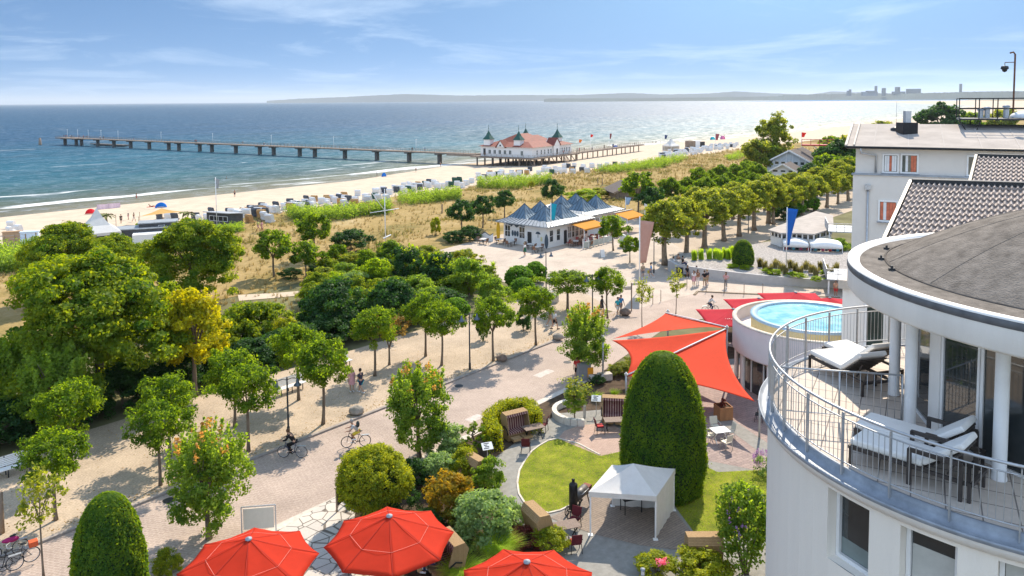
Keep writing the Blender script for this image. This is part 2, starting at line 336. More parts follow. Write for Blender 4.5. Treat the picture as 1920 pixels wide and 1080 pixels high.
k = len(offs); me.from_pydata(vs, [], [(i*k+j, (i+1)*k+j, (i+1)*k+j+1, i*k+j+1) for i in range(len(us)-1) for j in range(k-1)])
at = me.attributes.new('off', 'FLOAT', 'POINT'); at.data.foreach_set('value', [float(x) for x in of])
me.materials.append(sea_material()); seao = bpy.data.objects.new('sea', me); COL.objects.link(seao); seao.rotation_euler.z = ANG; struct(seao)
# open water to the west and behind as one far sheet just under the first
b_ = MB(); b_.sheet([(-60000, 380, SEA-.6), (60000, 380, SEA-.6), (60000, 60000, SEA-.6), (-60000, 60000, SEA-.6)])

m_sand = mat('beach_sand', (.53, .435, .33), .95, .12, .35, .5, 2.2, .1, detail=9)
def dune_material():
    m = bpy.data.materials.new('dune_grass_ground'); m.use_nodes = True; t = m.node_tree; n = t.nodes; l = t.links
    b = n['Principled BSDF']; b.inputs['Roughness'].default_value = .95; b.inputs['Specular IOR Level'].default_value = .05
    c = n.new('ShaderNodeTexCoord')
    z1 = n.new('ShaderNodeTexNoise'); z1.inputs['Scale'].default_value = .09; z1.inputs['Detail'].default_value = 8; z1.inputs['Roughness'].default_value = .68; l.new(c.outputs['Object'], z1.inputs[0])
    z2 = n.new('ShaderNodeTexNoise'); z2.inputs['Scale'].default_value = 1.3; z2.inputs['Detail'].default_value = 8; z2.inputs['Roughness'].default_value = .7; l.new(c.outputs['Object'], z2.inputs[0])
    r = n.new('ShaderNodeValToRGB'); e = r.color_ramp.elements
    e[0].position = .30; e[0].color = (.15, .14, .055, 1); e[1].position = .74; e[1].color = (.50, .39, .25, 1)
    for p_, cc in ((.43, (.27, .20, .075)), (.54, (.36, .255, .11)), (.64, (.39, .295, .145))): q = e.new(p_); q.color = lin(cc)
    ad = n.new('ShaderNodeMath'); ad.operation = 'MULTIPLY_ADD'; l.new(z2.outputs[0], ad.inputs[0]); ad.inputs[1].default_value = .38; l.new(z1.outputs[0], ad.inputs[2])
    sb = n.new('ShaderNodeMath'); sb.operation = 'SUBTRACT'; l.new(ad.outputs[0], sb.inputs[0]); sb.inputs[1].default_value = .19
    l.new(sb.outputs[0], r.inputs[0]); l.new(r.outputs[0], b.inputs['Base Color'])
    bp = n.new('ShaderNodeBump'); bp.inputs['Strength'].default_value = .8; bp.inputs['Distance'].default_value = .25; l.new(z2.outputs[0], bp.inputs['Height']); l.new(bp.outputs[0], b.inputs['Normal'])
    return m
m_dune = dune_material()
uA = rng((-160, 420, 4), (420, 1200, 30), (1200, 5200, 250))
def wsplit(a, b): return a
# the beach and the dunes follow the shore line
def band(name, f0, f1, nw, m):
    me = bpy.data.meshes.new(name); vs = []
    for u in uA:
        a, b = f0(u), f1(u)
        for j in range(nw+1):
            w_ = a+(b-a)*j/nw; vs.append((u, w_, H(u, w_)))
    k = nw+1; fs = [(i*k+j, (i+1)*k+j, (i+1)*k+j+1, i*k+j+1) for i in range(len(uA)-1) for j in range(nw)]
    me.from_pydata(vs, [], fs); me.materials.append(m); me.polygons.foreach_set('use_smooth', [True]*len(fs)); me.update()
    o = bpy.data.objects.new(name, me); COL.objects.link(o); o.rotation_euler.z = ANG; return struct(o)
kk = lambda u: max(shore(u)-200, 0)*.35
band('beach', lambda u: 137+kk(u)+1.5*math.sin(u*.11)+1.2*math.sin(u*.043), lambda u: shore(u)+30, 26, m_sand)
band('dunes', lambda u: 75.0, lambda u: 137+kk(u)+1.5*math.sin(u*.11)+1.2*math.sin(u*.043), 34, m_dune)
m_soil = mat('garden_soil', (.085, .060, .040), .95, .35, 2.0, .6, 8, .1)
b_ = MB(); b_.sheet([(-3000, -20000, -.03), (20000, -20000, -.03), (20000, 75.5, -.03), (-3000, 75.5, -.03)])
struct(b_.obj('ground', mat('inland_ground', (.16, .15, .075), .95, .35, .25, .4, 4, .1, detail=9), rz=ANG))
# -- promenade, road, plaza (sheets in the shore frame; x = along, y = seaward)
m_prom = pattern('promenade_gravel', 'brick', (.50, .395, .285), (.455, .36, .26), (.40, .31, .22), 1, .24, .12, .012, .9, .34, .15)
m_road = pattern('road_setts', 'brick', (.41, .32, .262), (.37, .285, .235), (.47, .38, .315), 1, .32, .16, .018, .85, .30, .15, R(64))
m_plaza = pattern('plaza_paving', 'brick', (.52, .43, .35), (.47, .39, .315), (.39, .32, .26), 1, .4, .2, .012, .85, .30, .12, R(40))
m_kerb = mat('kerb_stone', (.30, .26, .23), .85, .2, 5)
m_stone = mat('pale_stone', (.55, .49, .42), .85, .2, 3, .3)
def usheet(name, poly, z, m, kind='structure'):
    b = MB(); b.sheet([(u, w_, z) for u, w_ in poly]); return struct(b.obj(name, m, rz=ANG), kind)
def psheet(name, pts, z, m):
    q = [UW(P(x, y, z)) for x, y in pts]; return usheet(name, q, z, m)
def raised(name, poly, z0, z1, m):
    b = MB(); n_ = len(poly)
    a2 = sum(poly[i][0]*poly[(i+1) % n_][1]-poly[(i+1) % n_][0]*poly[i][1] for i in range(n_))
    if a2 < 0: poly = poly[::-1]
    b.prism(poly, z0, z1); return struct(b.obj(name, m, rz=ANG))
raised('promenade', [(-30, 39.7), (58.5, 39.7), (64, 44), (68, 50.5), (-30, 51.5)], -.2, .10, m_prom)
usheet('road', [(-30, 32.1), (46, 32.1), (62, 34.5), (80, 26), (95, 0), (125, 0), (99, 40), (60, 41), (-30, 40.2)], .000, m_road)
b_ = MB(); b_.bb(-30, 58.4, 39.48, 39.70, -.1, .112); struct(b_.obj('kerb', m_kerb, rz=ANG))
usheet('road_edge_gutter', [(-30, 32.0), (46, 32.0), (46, 32.5), (-30, 32.5)], .006, m_stone)
pz = [UW(P(x, y, 0)) for x, y in ((870, 474), (930, 470), (1180, 478), (1262, 455), (1246, 500), (1310, 515), (1450, 528), (1590, 541))]
usheet('plaza', [(62, 50.2), (66, 62), (70, 76), (84, 78), (120, 78), (112, 60), (99, 56), (88, 44.5), (93, 33), (102, 12), (92, 8), (80, 26), (74, 38), (62, 40)], .008, m_plaza)
m_aisle = pattern('allee_gravel', 'brick', (.48, .39, .30), (.45, .365, .28), (.40, .32, .245), 1, .3, .15, .01, .95, .25, .1)
usheet('path', [(84, 66), (84, 44.6), (330, 44.6), (330, 66)], .004, m_aisle)
# ------------------------------------------------ shared building materials
m_white = mat('white_render', (.84, .81, .76), .85, .055, 1.3, .25, 60, stretch=(1, 1, .12))
m_cream = mat('cream_render', (.88, .81, .71), .85, .04, 1.3, .25, 60, stretch=(1, 1, .10))
m_paint = mat('white_paint', (.80, .79, .77), .45, .04, 3)
m_zinc = mat('zinc', (.30, .33, .37), .55, .22, 3, metal=.25)
m_galv = mat('galvanised_steel', (.47, .48, .49), .42, .12, 8, metal=.55)
m_bitumen = mat('bitumen_felt', (.20, .178, .155), 1.0, .30, 3.5, 1.0, 26, .02, detail=12)
m_roofgrey = mat('roof_felt', (.40, .355, .315), .95, .14, .8, .4, 25)
m_glass = mat('window_glass', (.035, .042, .044), .04, .3, .6, spec=1.0)
m_glassg = mat('greenish_glass', (.03, .05, .045), .05, .4, .8, spec=.9)
m_dark = mat('dark_metal', (.030, .032, .034), .45, .25, 6)
m_black = mat('black_paint', (.014, .014, .015), .5, .3, 6)
m_wood = mat('weathered_wood', (.27, .20, .145), .85, .25, 3, .4, 20, stretch=(1, 1, .2))
m_tile = pattern('terrace_tiles', 'brick', (.60, .52, .44), (.575, .495, .42), (.22, .19, .17), 1, .5, .5, .012, .8, .10, .1, R(28), 0)
m_curtain = mat('orange_curtain', (.55, .16, .09), .9, .35, 3)
m_blind = mat('white_blind', (.72, .72, .72), .8, .06, 3)
m_clay = mat('concrete_roof_tile', (.40, .335, .295), .62, .30, 9, .3, 40)
m_yel = mat('pale_yellow_render', (.62, .53, .26), .8, .06, 2)
def window(parent, c, wd, hg, rz, fm=None, pm=None, t=.06, sill=False, bars=(0, 0), name='window', depth=.08):
    """window centred at c, outward direction is local -Y turned by rz"""
    f = MB(); f.bb(-wd/2, -wd/2+t, -depth, depth, -hg/2, hg/2); f.bb(wd/2-t, wd/2, -depth, depth, -hg/2, hg/2)
    f.bb(-wd/2+t, wd/2-t, -depth, depth, hg/2-t, hg/2); f.bb(-wd/2+t, wd/2-t, -depth, depth, -hg/2, -hg/2+t)
    for i in range(bars[0]): x = -wd/2+wd*(i+1)/(bars[0]+1); f.bb(x-t/2.5, x+t/2.5, -depth*.8, depth*.8, -hg/2+t, hg/2-t)
    for i in range(bars[1]): z = -hg/2+hg*(i+1)/(bars[1]+1); f.bb(-wd/2+t, wd/2-t, -depth*.7, depth*.7, z-t/2.5, z+t/2.5)
    o = f.obj(name, fm or m_paint, parent, c, rz)
    p = MB(); p.bb(-wd/2+t*.9, wd/2-t*.9, -.012, .012, -hg/2+t*.9, hg/2-t*.9); p.obj('pane', pm or m_glass, o)
    if sill:
        s_ = MB(); s_.bb(-wd/2-.06, wd/2+.06, -depth-.16, -depth-.003, -hg/2-.05, -hg/2-.005); s_.obj('sill', m_zinc, o)
    return o
def railrun(mb, a, b, st, h=1.05):
    a = Vector(a); b = Vector(b); n_ = max(1, int((b-a).length/st)); U = Vector((0, 0, h))
    for i in range(n_+1): p = a.lerp(b, i/n_); mb.bar(p, p+U, .07)
    for t in (1.0, .55): mb.bar(a+U*t, b+U*t, .06)
# ------------------------------------------------ hotel with the round terrace tower
TC = Vector((10.24, 15.05, 0)); RW = 4.90; RC = Vector((11.88, 14.55, 0)); RO = RC-TC; OX, OY = RO.x, RO.y
hotel = thing('hotel_building', 'round white hotel tower with railed roof terrace, grey dome and tiled roofs behind', 'building', TC)
def cyl_hit(px, py, rad=RW):
    d = ray(px, py); a = d.x**2+d.y**2; bq = 2*(d.x*-TC.x+d.y*-TC.y); c = TC.x**2+TC.y**2-rad**2
    t = (-bq-math.sqrt(max(bq*bq-4*a*c, 0)))/(2*a); p = CC+d*t; return math.atan2(p.y-TC.y, p.x-TC.x) % (2*math.pi), p.z
hits = [(cyl_hit(*p), cyl_hit(*q)) for p, q in (((1551, 1000), (1628, 1045)), ((1686, 1075), (1792, 1140)), ((1868, 1150), (1985, 1200)))]
ZT = cyl_hit(1632, 958)[1]; ops = [(h[0][0], h[1][0], ZT, ZT-1.30) for h in hits]; print('tower windows', ZT, [[math.degrees(x) for x in o[:2]] for o in ops])
angs = sorted(set([R(5*i) for i in range(73)]+[a for o in ops for a in o[:2]])); zs = sorted([0.0, 13.72]+[3.0, 6.0]+[ZT-1.30, ZT])
wl = MB()
for i in range(len(angs)-1):
    for j in range(len(zs)-1):
        am = (angs[i]+angs[i+1])/2; zm = (zs[j]+zs[j+1])/2
        if any(a0 < am < a1 and zb < zm < zt for a0, a1, zt, zb in ops): continue
        q = [Vector((RW*math.cos(a), RW*math.sin(a), z)) for a, z in ((angs[i], zs[j]), (angs[i+1], zs[j]), (angs[i+1], zs[j+1]), (angs[i], zs[j+1]))]
        wl.smooth = True; wl.add(q, [(0, 1, 2, 3)]); wl.smooth = False
for a0, a1, zt, zb in ops:
    o0, o1 = [Vector((RW*math.cos(a), RW*math.sin(a), 0)) for a in (a0, a1)]
    i0, i1 = o0*.94, o1*.94
    Z = lambda p, z: (p.x, p.y, z)
    wl.add([Z(o0, zb), Z(i0, zb), Z(i0, zt), Z(o0, zt)], [(0, 1, 2, 3)]); wl.add([Z(o1, zb), Z(o1, zt), Z(i1, zt), Z(i1, zb)], [(0, 1, 2, 3)])
    wl.add([Z(o0, zt), Z(i0, zt), Z(i1, zt), Z(o1, zt)], [(0, 1, 2, 3)]); wl.add([Z(o0, zb), Z(o1, zb), Z(i1, zb), Z(i0, zb)], [(0, 1, 2, 3)])
wl.obj('wall', m_cream, hotel)
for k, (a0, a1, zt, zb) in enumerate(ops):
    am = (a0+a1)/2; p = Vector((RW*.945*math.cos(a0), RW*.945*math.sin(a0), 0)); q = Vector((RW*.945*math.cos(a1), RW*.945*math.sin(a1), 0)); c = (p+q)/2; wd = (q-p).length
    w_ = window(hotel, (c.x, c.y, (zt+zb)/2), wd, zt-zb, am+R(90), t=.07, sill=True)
    bl = MB(); bl.bb(-wd/2+.08, wd/2-.08, -.017, -.0135, -.57, (-.27, .30, .57)[k]); bl.obj('blind_and_reflection', mat('blind_grey', (.20, .24, .23), .25, .1, 3) if k == 0 else mat('reflection_pale', (.50, .50, .46), .25, .1, 3), w_)  # pale sheet over the pane paints in a white window reflection
# slab edge, gutter, terrace floor
s_ = MB(); s_.lathe([(RW-.02, 13.60), (RW+.08, 13.64), (RW+.17, 13.78), (RW+.18, 13.86)], n=96); s_.obj('terrace_edge', m_white, hotel)
s_ = MB(); s_.lathe([(5.09, 13.82), (5.105, 13.86), (5.105, 13.90), (5.085, 13.90), (5.06, 13.84), (4.90, 13.85), (4.85, 13.93), (4.85, 14.03), (4.79, 14.03), (4.79, 13.97)], n=96); s_.obj('gutter', m_zinc, hotel)
s_ = MB(); s_.lathe([(4.80, 14.0), (0, 14.0)], n=96, smooth=False); s_.obj('terrace_floor', m_tile, hotel)
# railing
rl = MB(); RR = 4.88; A0, A1 = R(62), R(268)
ap = [A0+(A1-A0)*i/110 for i in range(111)]
rl.tube([(RR*math.cos(a), RR*math.sin(a), 15.06) for a in ap], .026, 8)
ro = rl.obj('railing', m_galv, hotel)
rl = MB()
for z in (14.14, 14.92): rl.tube([(RR*math.cos(a), RR*math.sin(a), z) for a in ap], .013, 6)
rl.obj('rail_bar', m_galv, ro)
nb = 19; step = (A1-A0)/nb
for i in range(nb+1):
    a = A0+step*i; pb = MB(); pb.box((RR*math.cos(a), RR*math.sin(a), 14.46), (.055, .022, 1.12), rz=a); pb.obj('post', m_galv, ro)
    if i < nb:
        pb = MB()
        for j in range(1, 9):
            b_a = a+step*j/9; pb.tube([(RR*math.cos(b_a), RR*math.sin(b_a), 14.14), (RR*math.cos(b_a), RR*math.sin(b_a), 14.92)], .0065, 5, False)
        pb.obj('balusters', m_galv, ro)
# dividing rail from the outer railing to the column
dv_ = MB(); A = Vector((-4.82, .40, 0)); B_ = Vector((-2.56, -.13, 0))
for z, r_ in ((15.02, .018), (14.12, .012)): dv_.tube([A+Vector((0, 0, z)), B_+Vector((0, 0, z))], r_, 6)
for i in range(19):
    p = A.lerp(B_, i/18); dv_.tube([p+Vector((0, 0, 14.12)), p+Vector((0, 0, 15.02))], .0065 if i not in (0, 9, 18) else .022, 5)
dv_.obj('dividing_rail', m_galv, hotel)
# roof room: walls, glass, columns, roof ring, dome
rw = MB()
def arcwall(mb, r_, a0, a1, z0, z1, th=.16):
    n_ = max(2, int(abs(a1-a0)/R(5))); poly = [(x+OX, y+OY) for x, y in [(r_*math.cos(a0+(a1-a0)*i/n_), r_*math.sin(a0+(a1-a0)*i/n_)) for i in range(n_+1)]+[((r_-th)*math.cos(a1-(a1-a0)*i/n_), (r_-th)*math.sin(a1-(a1-a0)*i/n_)) for i in range(n_+1)]]
    mb.prism(poly, z0, z1)
for a0, a1 in ((176.5, 182), (212, 224)): rw = MB(); arcwall(rw, 3.76, R(a0), R(a1), 14.004, 16.45); rw.obj('room_wall', m_white, hotel)
for a0, a1, ns in ((R(182), R(197), 1), (R(197), R(212), 1), (R(146), R(176.5), 2), (R(108), R(146), 2), (R(224), R(268), 3)):
    for i in range(ns):
        b0 = a0+(a1-a0)*i/ns; b1 = a0+(a1-a0)*(i+1)/ns
        p = RO+Vector((3.70*math.cos(b0), 3.70*math.sin(b0), 0)); q = RO+Vector((3.70*math.cos(b1), 3.70*math.sin(b1), 0)); c = (p+q)/2
        window(hotel, (c.x, c.y, 15.22), (q-p).length-.01, 2.42, (b0+b1)/2+R(90), m_paint, m_glass, .055, name='glass_door', depth=.045)
for a in (97, 124, 151, 175.2, 206.5, 234, 262):
    cl = MB(); x, y = OX+4.07*math.cos(R(a)), OY+4.07*math.sin(R(a)); cl.lathe([(.125, 14.004), (.125, 14.05), (.112, 14.06), (.112, 16.46)], (x, y, 0), 20); cl.obj('column', m_paint, hotel)
s_ = MB(); s_.lathe([(2.2, 16.47), (5.0, 16.47), (5.04, 16.52), (5.04, 16.95)], RO, n=96); s_.obj('roof_fascia', m_white, hotel)
s_ = MB(); s_.lathe([(5.042, 16.90), (5.055, 16.91), (5.055, 17.01), (5.04, 17.028)], RO, n=96); s_.obj('roof_gutter', mat('dark_zinc', (.13, .135, .145), .6, .2, 4), hotel)
s_ = MB(); s_.lathe([(5.045, 17.03), (5.04, 17.06), (4.86, 17.06), (4.84, 17.03), (4.80, 17.0)], RO, n=96); s_.obj('coping', m_white, hotel)
DC = RO+Vector((.15, .25, 0)); DR = 4.32
s_ = MB(); s_.mi(0).lathe([(4.82, 17.005), (0, 17.0)], RO, n=96)
dz = lambda r_: 17.01+1.45*(1-(r_/DR)**1.7) if r_ < DR else 17.01
s_.mi(0).lathe([(DR+.03, 16.99)]+[(DR-.24*t, dz(DR-.24*t)) for t in range(18)]+[(0, dz(0))], DC, n=96)
for k in range(14):
    a = R(25.7*k+8); s_.mi(1).tube([(DC.x+(DR-.03-.26*t)*math.cos(a), DC.y+(DR-.03-.26*t)*math.sin(a), dz(DR-.03-.26*t)+.001) for t in range(16)], .006, 5)
s_.mi(1).tube([(DC.x+DR*1.004*math.cos(R(2*t)), DC.y+DR*1.004*math.sin(R(2*t)), 17.012) for t in range(181)], .022, 5)
do = s_.obj('dome', [m_bitumen, mat('felt_seam', (.14, .125, .11), 1, .3, 4, spec=.02)], hotel)
for a in (141, 158, 172):
    s_ = MB(); q = DC+Vector(((DR+.1)*math.cos(R(a)), (DR+.1)*math.sin(R(a)), 17.03)); s_.box(q, (.12, .05, .05), rz=R(a)); s_.box(q+Vector((0, 0, .04)), (.04, .04, .07), rz=R(a)); s_.obj('roof_hook', m_dark, do)
# tiled roofs of the wing behind
def tile_roof(e0, e1, r1, r0, nx, ny, name, amp=.045):
    vs = []; fs = []; e0, e1, r0, r1 = map(Vector, (e0, e1, r0, r1)); nrm = (e1-e0).cross(r0-e0).normalized()
    SX = 8; prof = [0, .25, .75, 1.0, .95, .55, .15, 0]
    cols = nx*SX+1
    for j in range(ny):
        for s2, lift in ((0, .055), (1, .0)):
            t = (j+s2*1.02)/ny
            for i in range(cols):
                a = i/(nx*SX); p = (e0.lerp(e1, a)).lerp(r0.lerp(r1, a), min(t, 1)); vs.append(p+nrm*(lift*1.25+amp*1.15*prof[i % SX]*1.5))
    for j in range(ny):
        o = 2*j*cols
        for i in range(cols-1): fs.append((o+i, o+i+1, o+cols+i+1, o+cols+i))
        if j:
            q = (2*j-1)*cols
            for i in range(cols-1): fs.append((q+i, q+i+1, o+i+1, o+i))
    for i in range(cols-1): pass
    m = MB(); m.add([v-TC for v in vs], fs); o = m.obj(name, m_clay, hotel); return o
q1 = [PY(1660, 456, 23.0), PY(1926, 474, 21.2), PY(1926, 350, 24.0), PY(1711, 343, 26.0)]
tr_ = tile_roof(*q1, 21, 11, 'tile_roof')
q2 = [PY(1821, 344, 30.5), PY(1930, 348, 29.6), PY(1930, 297, 32.2), PY(1833, 294, 33.0)]
tr2 = tile_roof(*q2, 11, 7, 'tile_roof')
for q, par in ((q1, tr_), (q2, tr2)):
    rd = MB(); rd.bar(q[3]-TC+Vector((0, 0, .06)), q[2]-TC+Vector((0, 0, .06)), .30, .16); rd.obj('ridge_cap', m_dark, par)
    vg = MB(); vg.bar(q[0]-TC+Vector((-.06, 0, .0)), q[3]-TC+Vector((-.06, 0, .0)), .10, .24); vg.obj('verge_board', m_dark, par)
    gw = MB(); a, b2, c2, d2 = [v-TC for v in q]; dn = Vector((0, 0, -.08)); z0 = 0
    a, b2, c2, d2 = a+dn, b2+dn, c2+dn, d2+dn
    lo = [Vector((v.x, v.y, 0)) for v in (a, b2, c2, d2)]
    gw.add([a, b2, c2, d2]+lo, [(0, 3, 7, 4), (0, 4, 5, 1), (3, 2, 6, 7), (1, 5, 6, 2), (0, 1, 2, 3)]); gw.obj('wall', m_white, hotel)
# low wing with the glazed corner seen through the terrace railing
wg = MB(); a = PY(1580, 540, 31.0)-TC; b2 = PY(1720, 545, 29.6)-TC
dxy = (b2-a); dxy.z = 0; dxy.normalize(); bk = Vector((-dxy.y, dxy.x, 0))
zt = a.z
poly = [a, a+dxy*7, a+dxy*7+bk*6, a+bk*6]; wg.prism([(v.x, v.y) for v in poly], 0, zt); wg.obj('wall', m_white, hotel)
wg = MB(); poly = [a-dxy*.15-bk*.15, a+dxy*7.15-bk*.15, a+dxy*7.15+bk*6.15, a-dxy*.15+bk*6.15]; wg.prism([(v.x, v.y) for v in poly], zt, zt+.35); wg.obj('parapet', m_stone, hotel)
for i in range(2):
    c = a+dxy*(1.75+i*1.9)-bk*.03; window(hotel, (c.x, c.y, zt-1.8), 1.8, 2.9, math.atan2(dxy.y, dxy.x), m_paint, m_glassg, .08, bars=(1, 0), depth=.05)

# ------------------------------------------------ pool house beside the tower
PCc = Vector((21.2, 54.0, 0))
ph = thing('pool_house', 'round pale pool pavilion with raised turquoise pool on its roof', 'building', PCc)
m_lil = mat('lilac_white_render', (.74, .66, .66), .85, .03, 1.5)
s_ = MB(); s_.lathe([(5.1, 2.62), (5.38, 2.60), (5.40, 2.7), (5.40, 4.74)], n=80); s_.lathe([(5.14, 4.74), (5.14, 3.9)], n=80); s_.lathe([(5.14, 3.92), (3.9, 3.92)], n=80); s_.lathe([(0, 2.62), (5.1, 2.62)], n=64); s_.obj('wall', m_lil, ph)
s_ = MB(); s_.lathe([(5.43, 4.72), (5.43, 4.80), (5.11, 4.80), (5.11, 4.72)], n=80); s_.obj('coping', m_stone, ph)
s_ = MB(); s_.lathe([(4.12, 3.93), (4.12, 4.92)], n=80); bas = s_.obj('pool_wall', m_yel, ph)
s_ = MB(); s_.lathe([(4.16, 4.90), (4.18, 5.06), (3.95, 5.08), (3.70, 5.02), (3.68, 4.2)], n=80); s_.obj('pool_rim', mat('pool_rim_tile', (.36, .50, .60), .35, .1, 6), ph)
def pool_mat():
    m = bpy.data.materials.new('pool_water'); m.use_nodes = True; t = m.node_tree; n = t.nodes; l = t.links; b = n['Principled BSDF']
    c = n.new('ShaderNodeTexCoord'); v = n.new('ShaderNodeTexVoronoi'); v.feature = 'SMOOTH_F1'; v.inputs['Scale'].default_value = 1.6; l.new(c.outputs['Object'], v.inputs[0])
    z = n.new('ShaderNodeTexNoise'); z.inputs['Scale'].default_value = 1.1; z.inputs['Detail'].default_value = 4; l.new(c.outputs['Object'], z.inputs[0])
    r = n.new('ShaderNodeValToRGB'); r.color_ramp.elements[0].color = (.17, .46, .58, 1); r.color_ramp.elements[1].color = (.42, .70, .77, 1); r.color_ramp.elements[0].position = .35; r.color_ramp.elements[1].position = .65; l.new(z.outputs[0], r.inputs[0]); l.new(r.outputs[0], b.inputs['Base Color'])
    bp = n.new('ShaderNodeBump'); bp.inputs['Strength'].default_value = .5; bp.inputs['Distance'].default_value = .08; l.new(v.outputs[0], bp.inputs['Height']); l.new(bp.outputs[0], b.inputs['Normal']); b.inputs['Roughness'].default_value = .08; b.inputs['Specular IOR Level'].default_value = .6
    return m
s_ = MB(); s_.lathe([(3.69, 4.93), (0, 4.93)], n=64); s_.obj('pool_water', pool_mat(), ph)
s_ = MB(); s_.lathe([(4.75, 0), (4.75, 2.62)], n=48, smooth=False); gl = s_.obj('glazing', m_glass, ph)
for k in range(24):
    a = R(15*k); s_ = MB(); s_.bar((4.79*math.cos(a), 4.79*math.sin(a), 0), (4.79*math.cos(a), 4.79*math.sin(a), 2.61), .08); s_.obj('mullion', m_paint, gl)
for k in range(12):
    a = R(30*k+8); s_ = MB(); s_.lathe([(.16, 0), (.16, 2.60)], (5.1*math.cos(a), 5.1*math.sin(a), 0), 14); s_.obj('column', m_paint, ph)
# ------------------------------------------------ neighbouring house on the right
def plane_hit(px, py, a, b, c):
    n_ = (b-a).cross(c-a); d = ray(px, py); t = (a-CC).dot(n_)/d.dot(n_); return CC+d*t
nA = PY(1605, 275, 48.0); fd = Vector((.89, -.45, 0)).normalized(); bd = Vector((.45, .89, 0)).normalized()
nh = thing('apartment_house', 'pale grey apartment house with felt roof and orange curtained windows', 'building', (nA.x, nA.y, 0))
O_ = Vector((nA.x, nA.y, 0)); ZE = nA.z; ZL = PY(1608, 325, 48.0).z
loc = lambda a, b, z: fd*a+bd*b+Vector((0, 0, z))
def nbox(mb, a0, a1, b0, b1, z0, z1): mb.prism([(p.x, p.y) for p in (loc(a0, b0, 0), loc(a1, b0, 0), loc(a1, b1, 0), loc(a0, b1, 0))], z0, z1)
m_nw = mat('grey_white_render', (.70, .655, .60), .9, .04, 1.2, .2, 50)
s_ = MB(); nbox(s_, 0, 24, 0, 12, ZL, ZE+.02); nbox(s_, -.12, 24, -.25, 12, 0, ZL-.06); s_.obj('wall', m_nw, nh)
s_ = MB(); nbox(s_, -.2, 24, -.34, -.02, ZL-.055, ZL+.03); s_.obj('ledge', m_zinc, nh)
RP = [loc(-.5, -.5, ZE+.05), loc(24, -.5, ZE+.05), loc(24, 6.6, ZE+1.22), loc(-.5, 6.6, ZE+1.22), loc(-.5, 13, ZE+.2), loc(24, 13, ZE+.2)]
s_ = MB(); th = Vector((0, 0, .14)); s_.add(RP+[p-th for p in RP], [(0, 1, 2, 3), (3, 2, 5, 4), (6, 9, 8, 7), (9, 10, 11, 8), (0, 6, 7, 1), (0, 3, 9, 6), (3, 4, 10, 9)])
rf = s_.obj('roof', m_roofgrey, nh)
for i in range(12):
    a_ = 1.0+i*1.9; s_ = MB(); up = (RP[3]-RP[0]).normalized(); s_.bar(loc(a_, -.48, ZE+.062), loc(a_, 6.55, ZE+1.222), .07, .012, up=(0, 0, 1)); s_.obj('roof_seam', mat('felt_seam_light', (.42, .38, .345), .95, .1, 3), rf)
s_ = MB(); s_.tube([loc(-.55, -.56, ZE), loc(24, -.56, ZE)], .075, 8); s_.obj('gutter', m_dark, nh)
s_ = MB(); s_.bar(loc(-.55, -.5, ZE+.1), loc(-.55, 6.6, ZE+1.28), .14, .1); s_.bar(loc(-.1, -.4, ZE+.14), loc(-.1, 6.6, ZE+1.31), .10, .06); s_.obj('verge_trim', m_stone, nh)
s_ = MB(); s_.tube([loc(.3, -.55, ZE-.02), loc(.3, -.5, ZE-.35), loc(1.15, -.14, ZE-.5), loc(1.15, -.1, ZL+.1)], .06, 8); s_.obj('drainpipe', m_galv, nh)
s_ = MB(); s_.tube([loc(.75, -.33, ZL-.9), loc(.75, -.33, .2)], .06, 8); s_.box(loc(.75, -.34, ZL-.8), (.3, .24, .3), rz=math.atan2(fd.y, fd.x)); s_.obj('drainpipe', m_galv, nh)
frz = math.atan2(fd.y, fd.x)
def nwin(px0, py0, px1, py1, off, curt):
    A_, B_, C_ = O_+loc(0, off, 0), O_+loc(1, off, 0), O_+loc(0, off, 1)
    p = plane_hit(px0, py0, A_, B_, C_)-O_; q = plane_hit(px1, py1, A_, B_, C_)-O_
    c = (p+q)/2; wd = math.hypot(q.x-p.x, q.y-p.y); hg = abs(p.z-q.z)
    o = window(nh, c, wd, hg, frz, m_paint, m_glassg, .09, sill=True, depth=.05)
    cu = MB(); n_ = 5
    for i in range(n_):
        x0 = -wd/2+.12+(wd-.24)*i/n_; cu.mi(0 if curt[i] == 'w' else 1 if curt[i] == 'o' else 2).bb(x0, x0+(wd-.24)/n_-.01, -.025-.006*(i % 2), -.016, -hg/2+(.12 if curt[i] != 'g' else .12), hg/2-.12)
    cu.obj('curtain', [m_blind, m_curtain, m_glassg], o)
nwin(1655, 288, 1685, 325, -.03, 'wwoww'); nwin(1689, 288, 1722, 326, -.03, 'gwgoo'); nwin(1813, 291, 1836, 331, -.03, 'ggggg'); nwin(1647, 375, 1683, 417, -.28, 'owooo')
s_ = MB(); s_.box(loc(8.2, -.1, ZE-1.1), (.28, .2, .28), rz=frz); s_.obj('wall_lamp', m_dark, nh)
def roofhit(px, py):
    q = plane_hit(px, py, O_+RP[0], O_+RP[1], O_+RP[2])-O_; return q.x*fd.x+q.y*fd.y, q.x*bd.x+q.y*bd.y, q.z
ca, cb_, cz = roofhit(1700, 252)
s_ = MB(); s_.bar(loc(ca, cb_+.5, cz), loc(ca, cb_+.5, cz+.75), .95, .95); s_.obj('chimney', m_black, rf)
s_ = MB(); s_.bar(loc(ca, cb_+.5, cz+.75), loc(ca, cb_+.5, cz+1.5), .36); s_.obj('flue', m_galv, rf)
an = thing('roof_antenna', 'thin whip antenna on a flat grey base on the felt roof', 'antenna', O_+loc(*roofhit(1680, 244)), frz)
s_ = MB(); s_.lathe([(.34, 0), (.34, .1), (.1, .22), (0, .22)], n=16); s_.obj('base', m_dark, an)
s_ = MB(); s_.tube([(0, 0, .2), (0, 0, 1.9)], .012, 5); s_.obj('rod', m_galv, an)
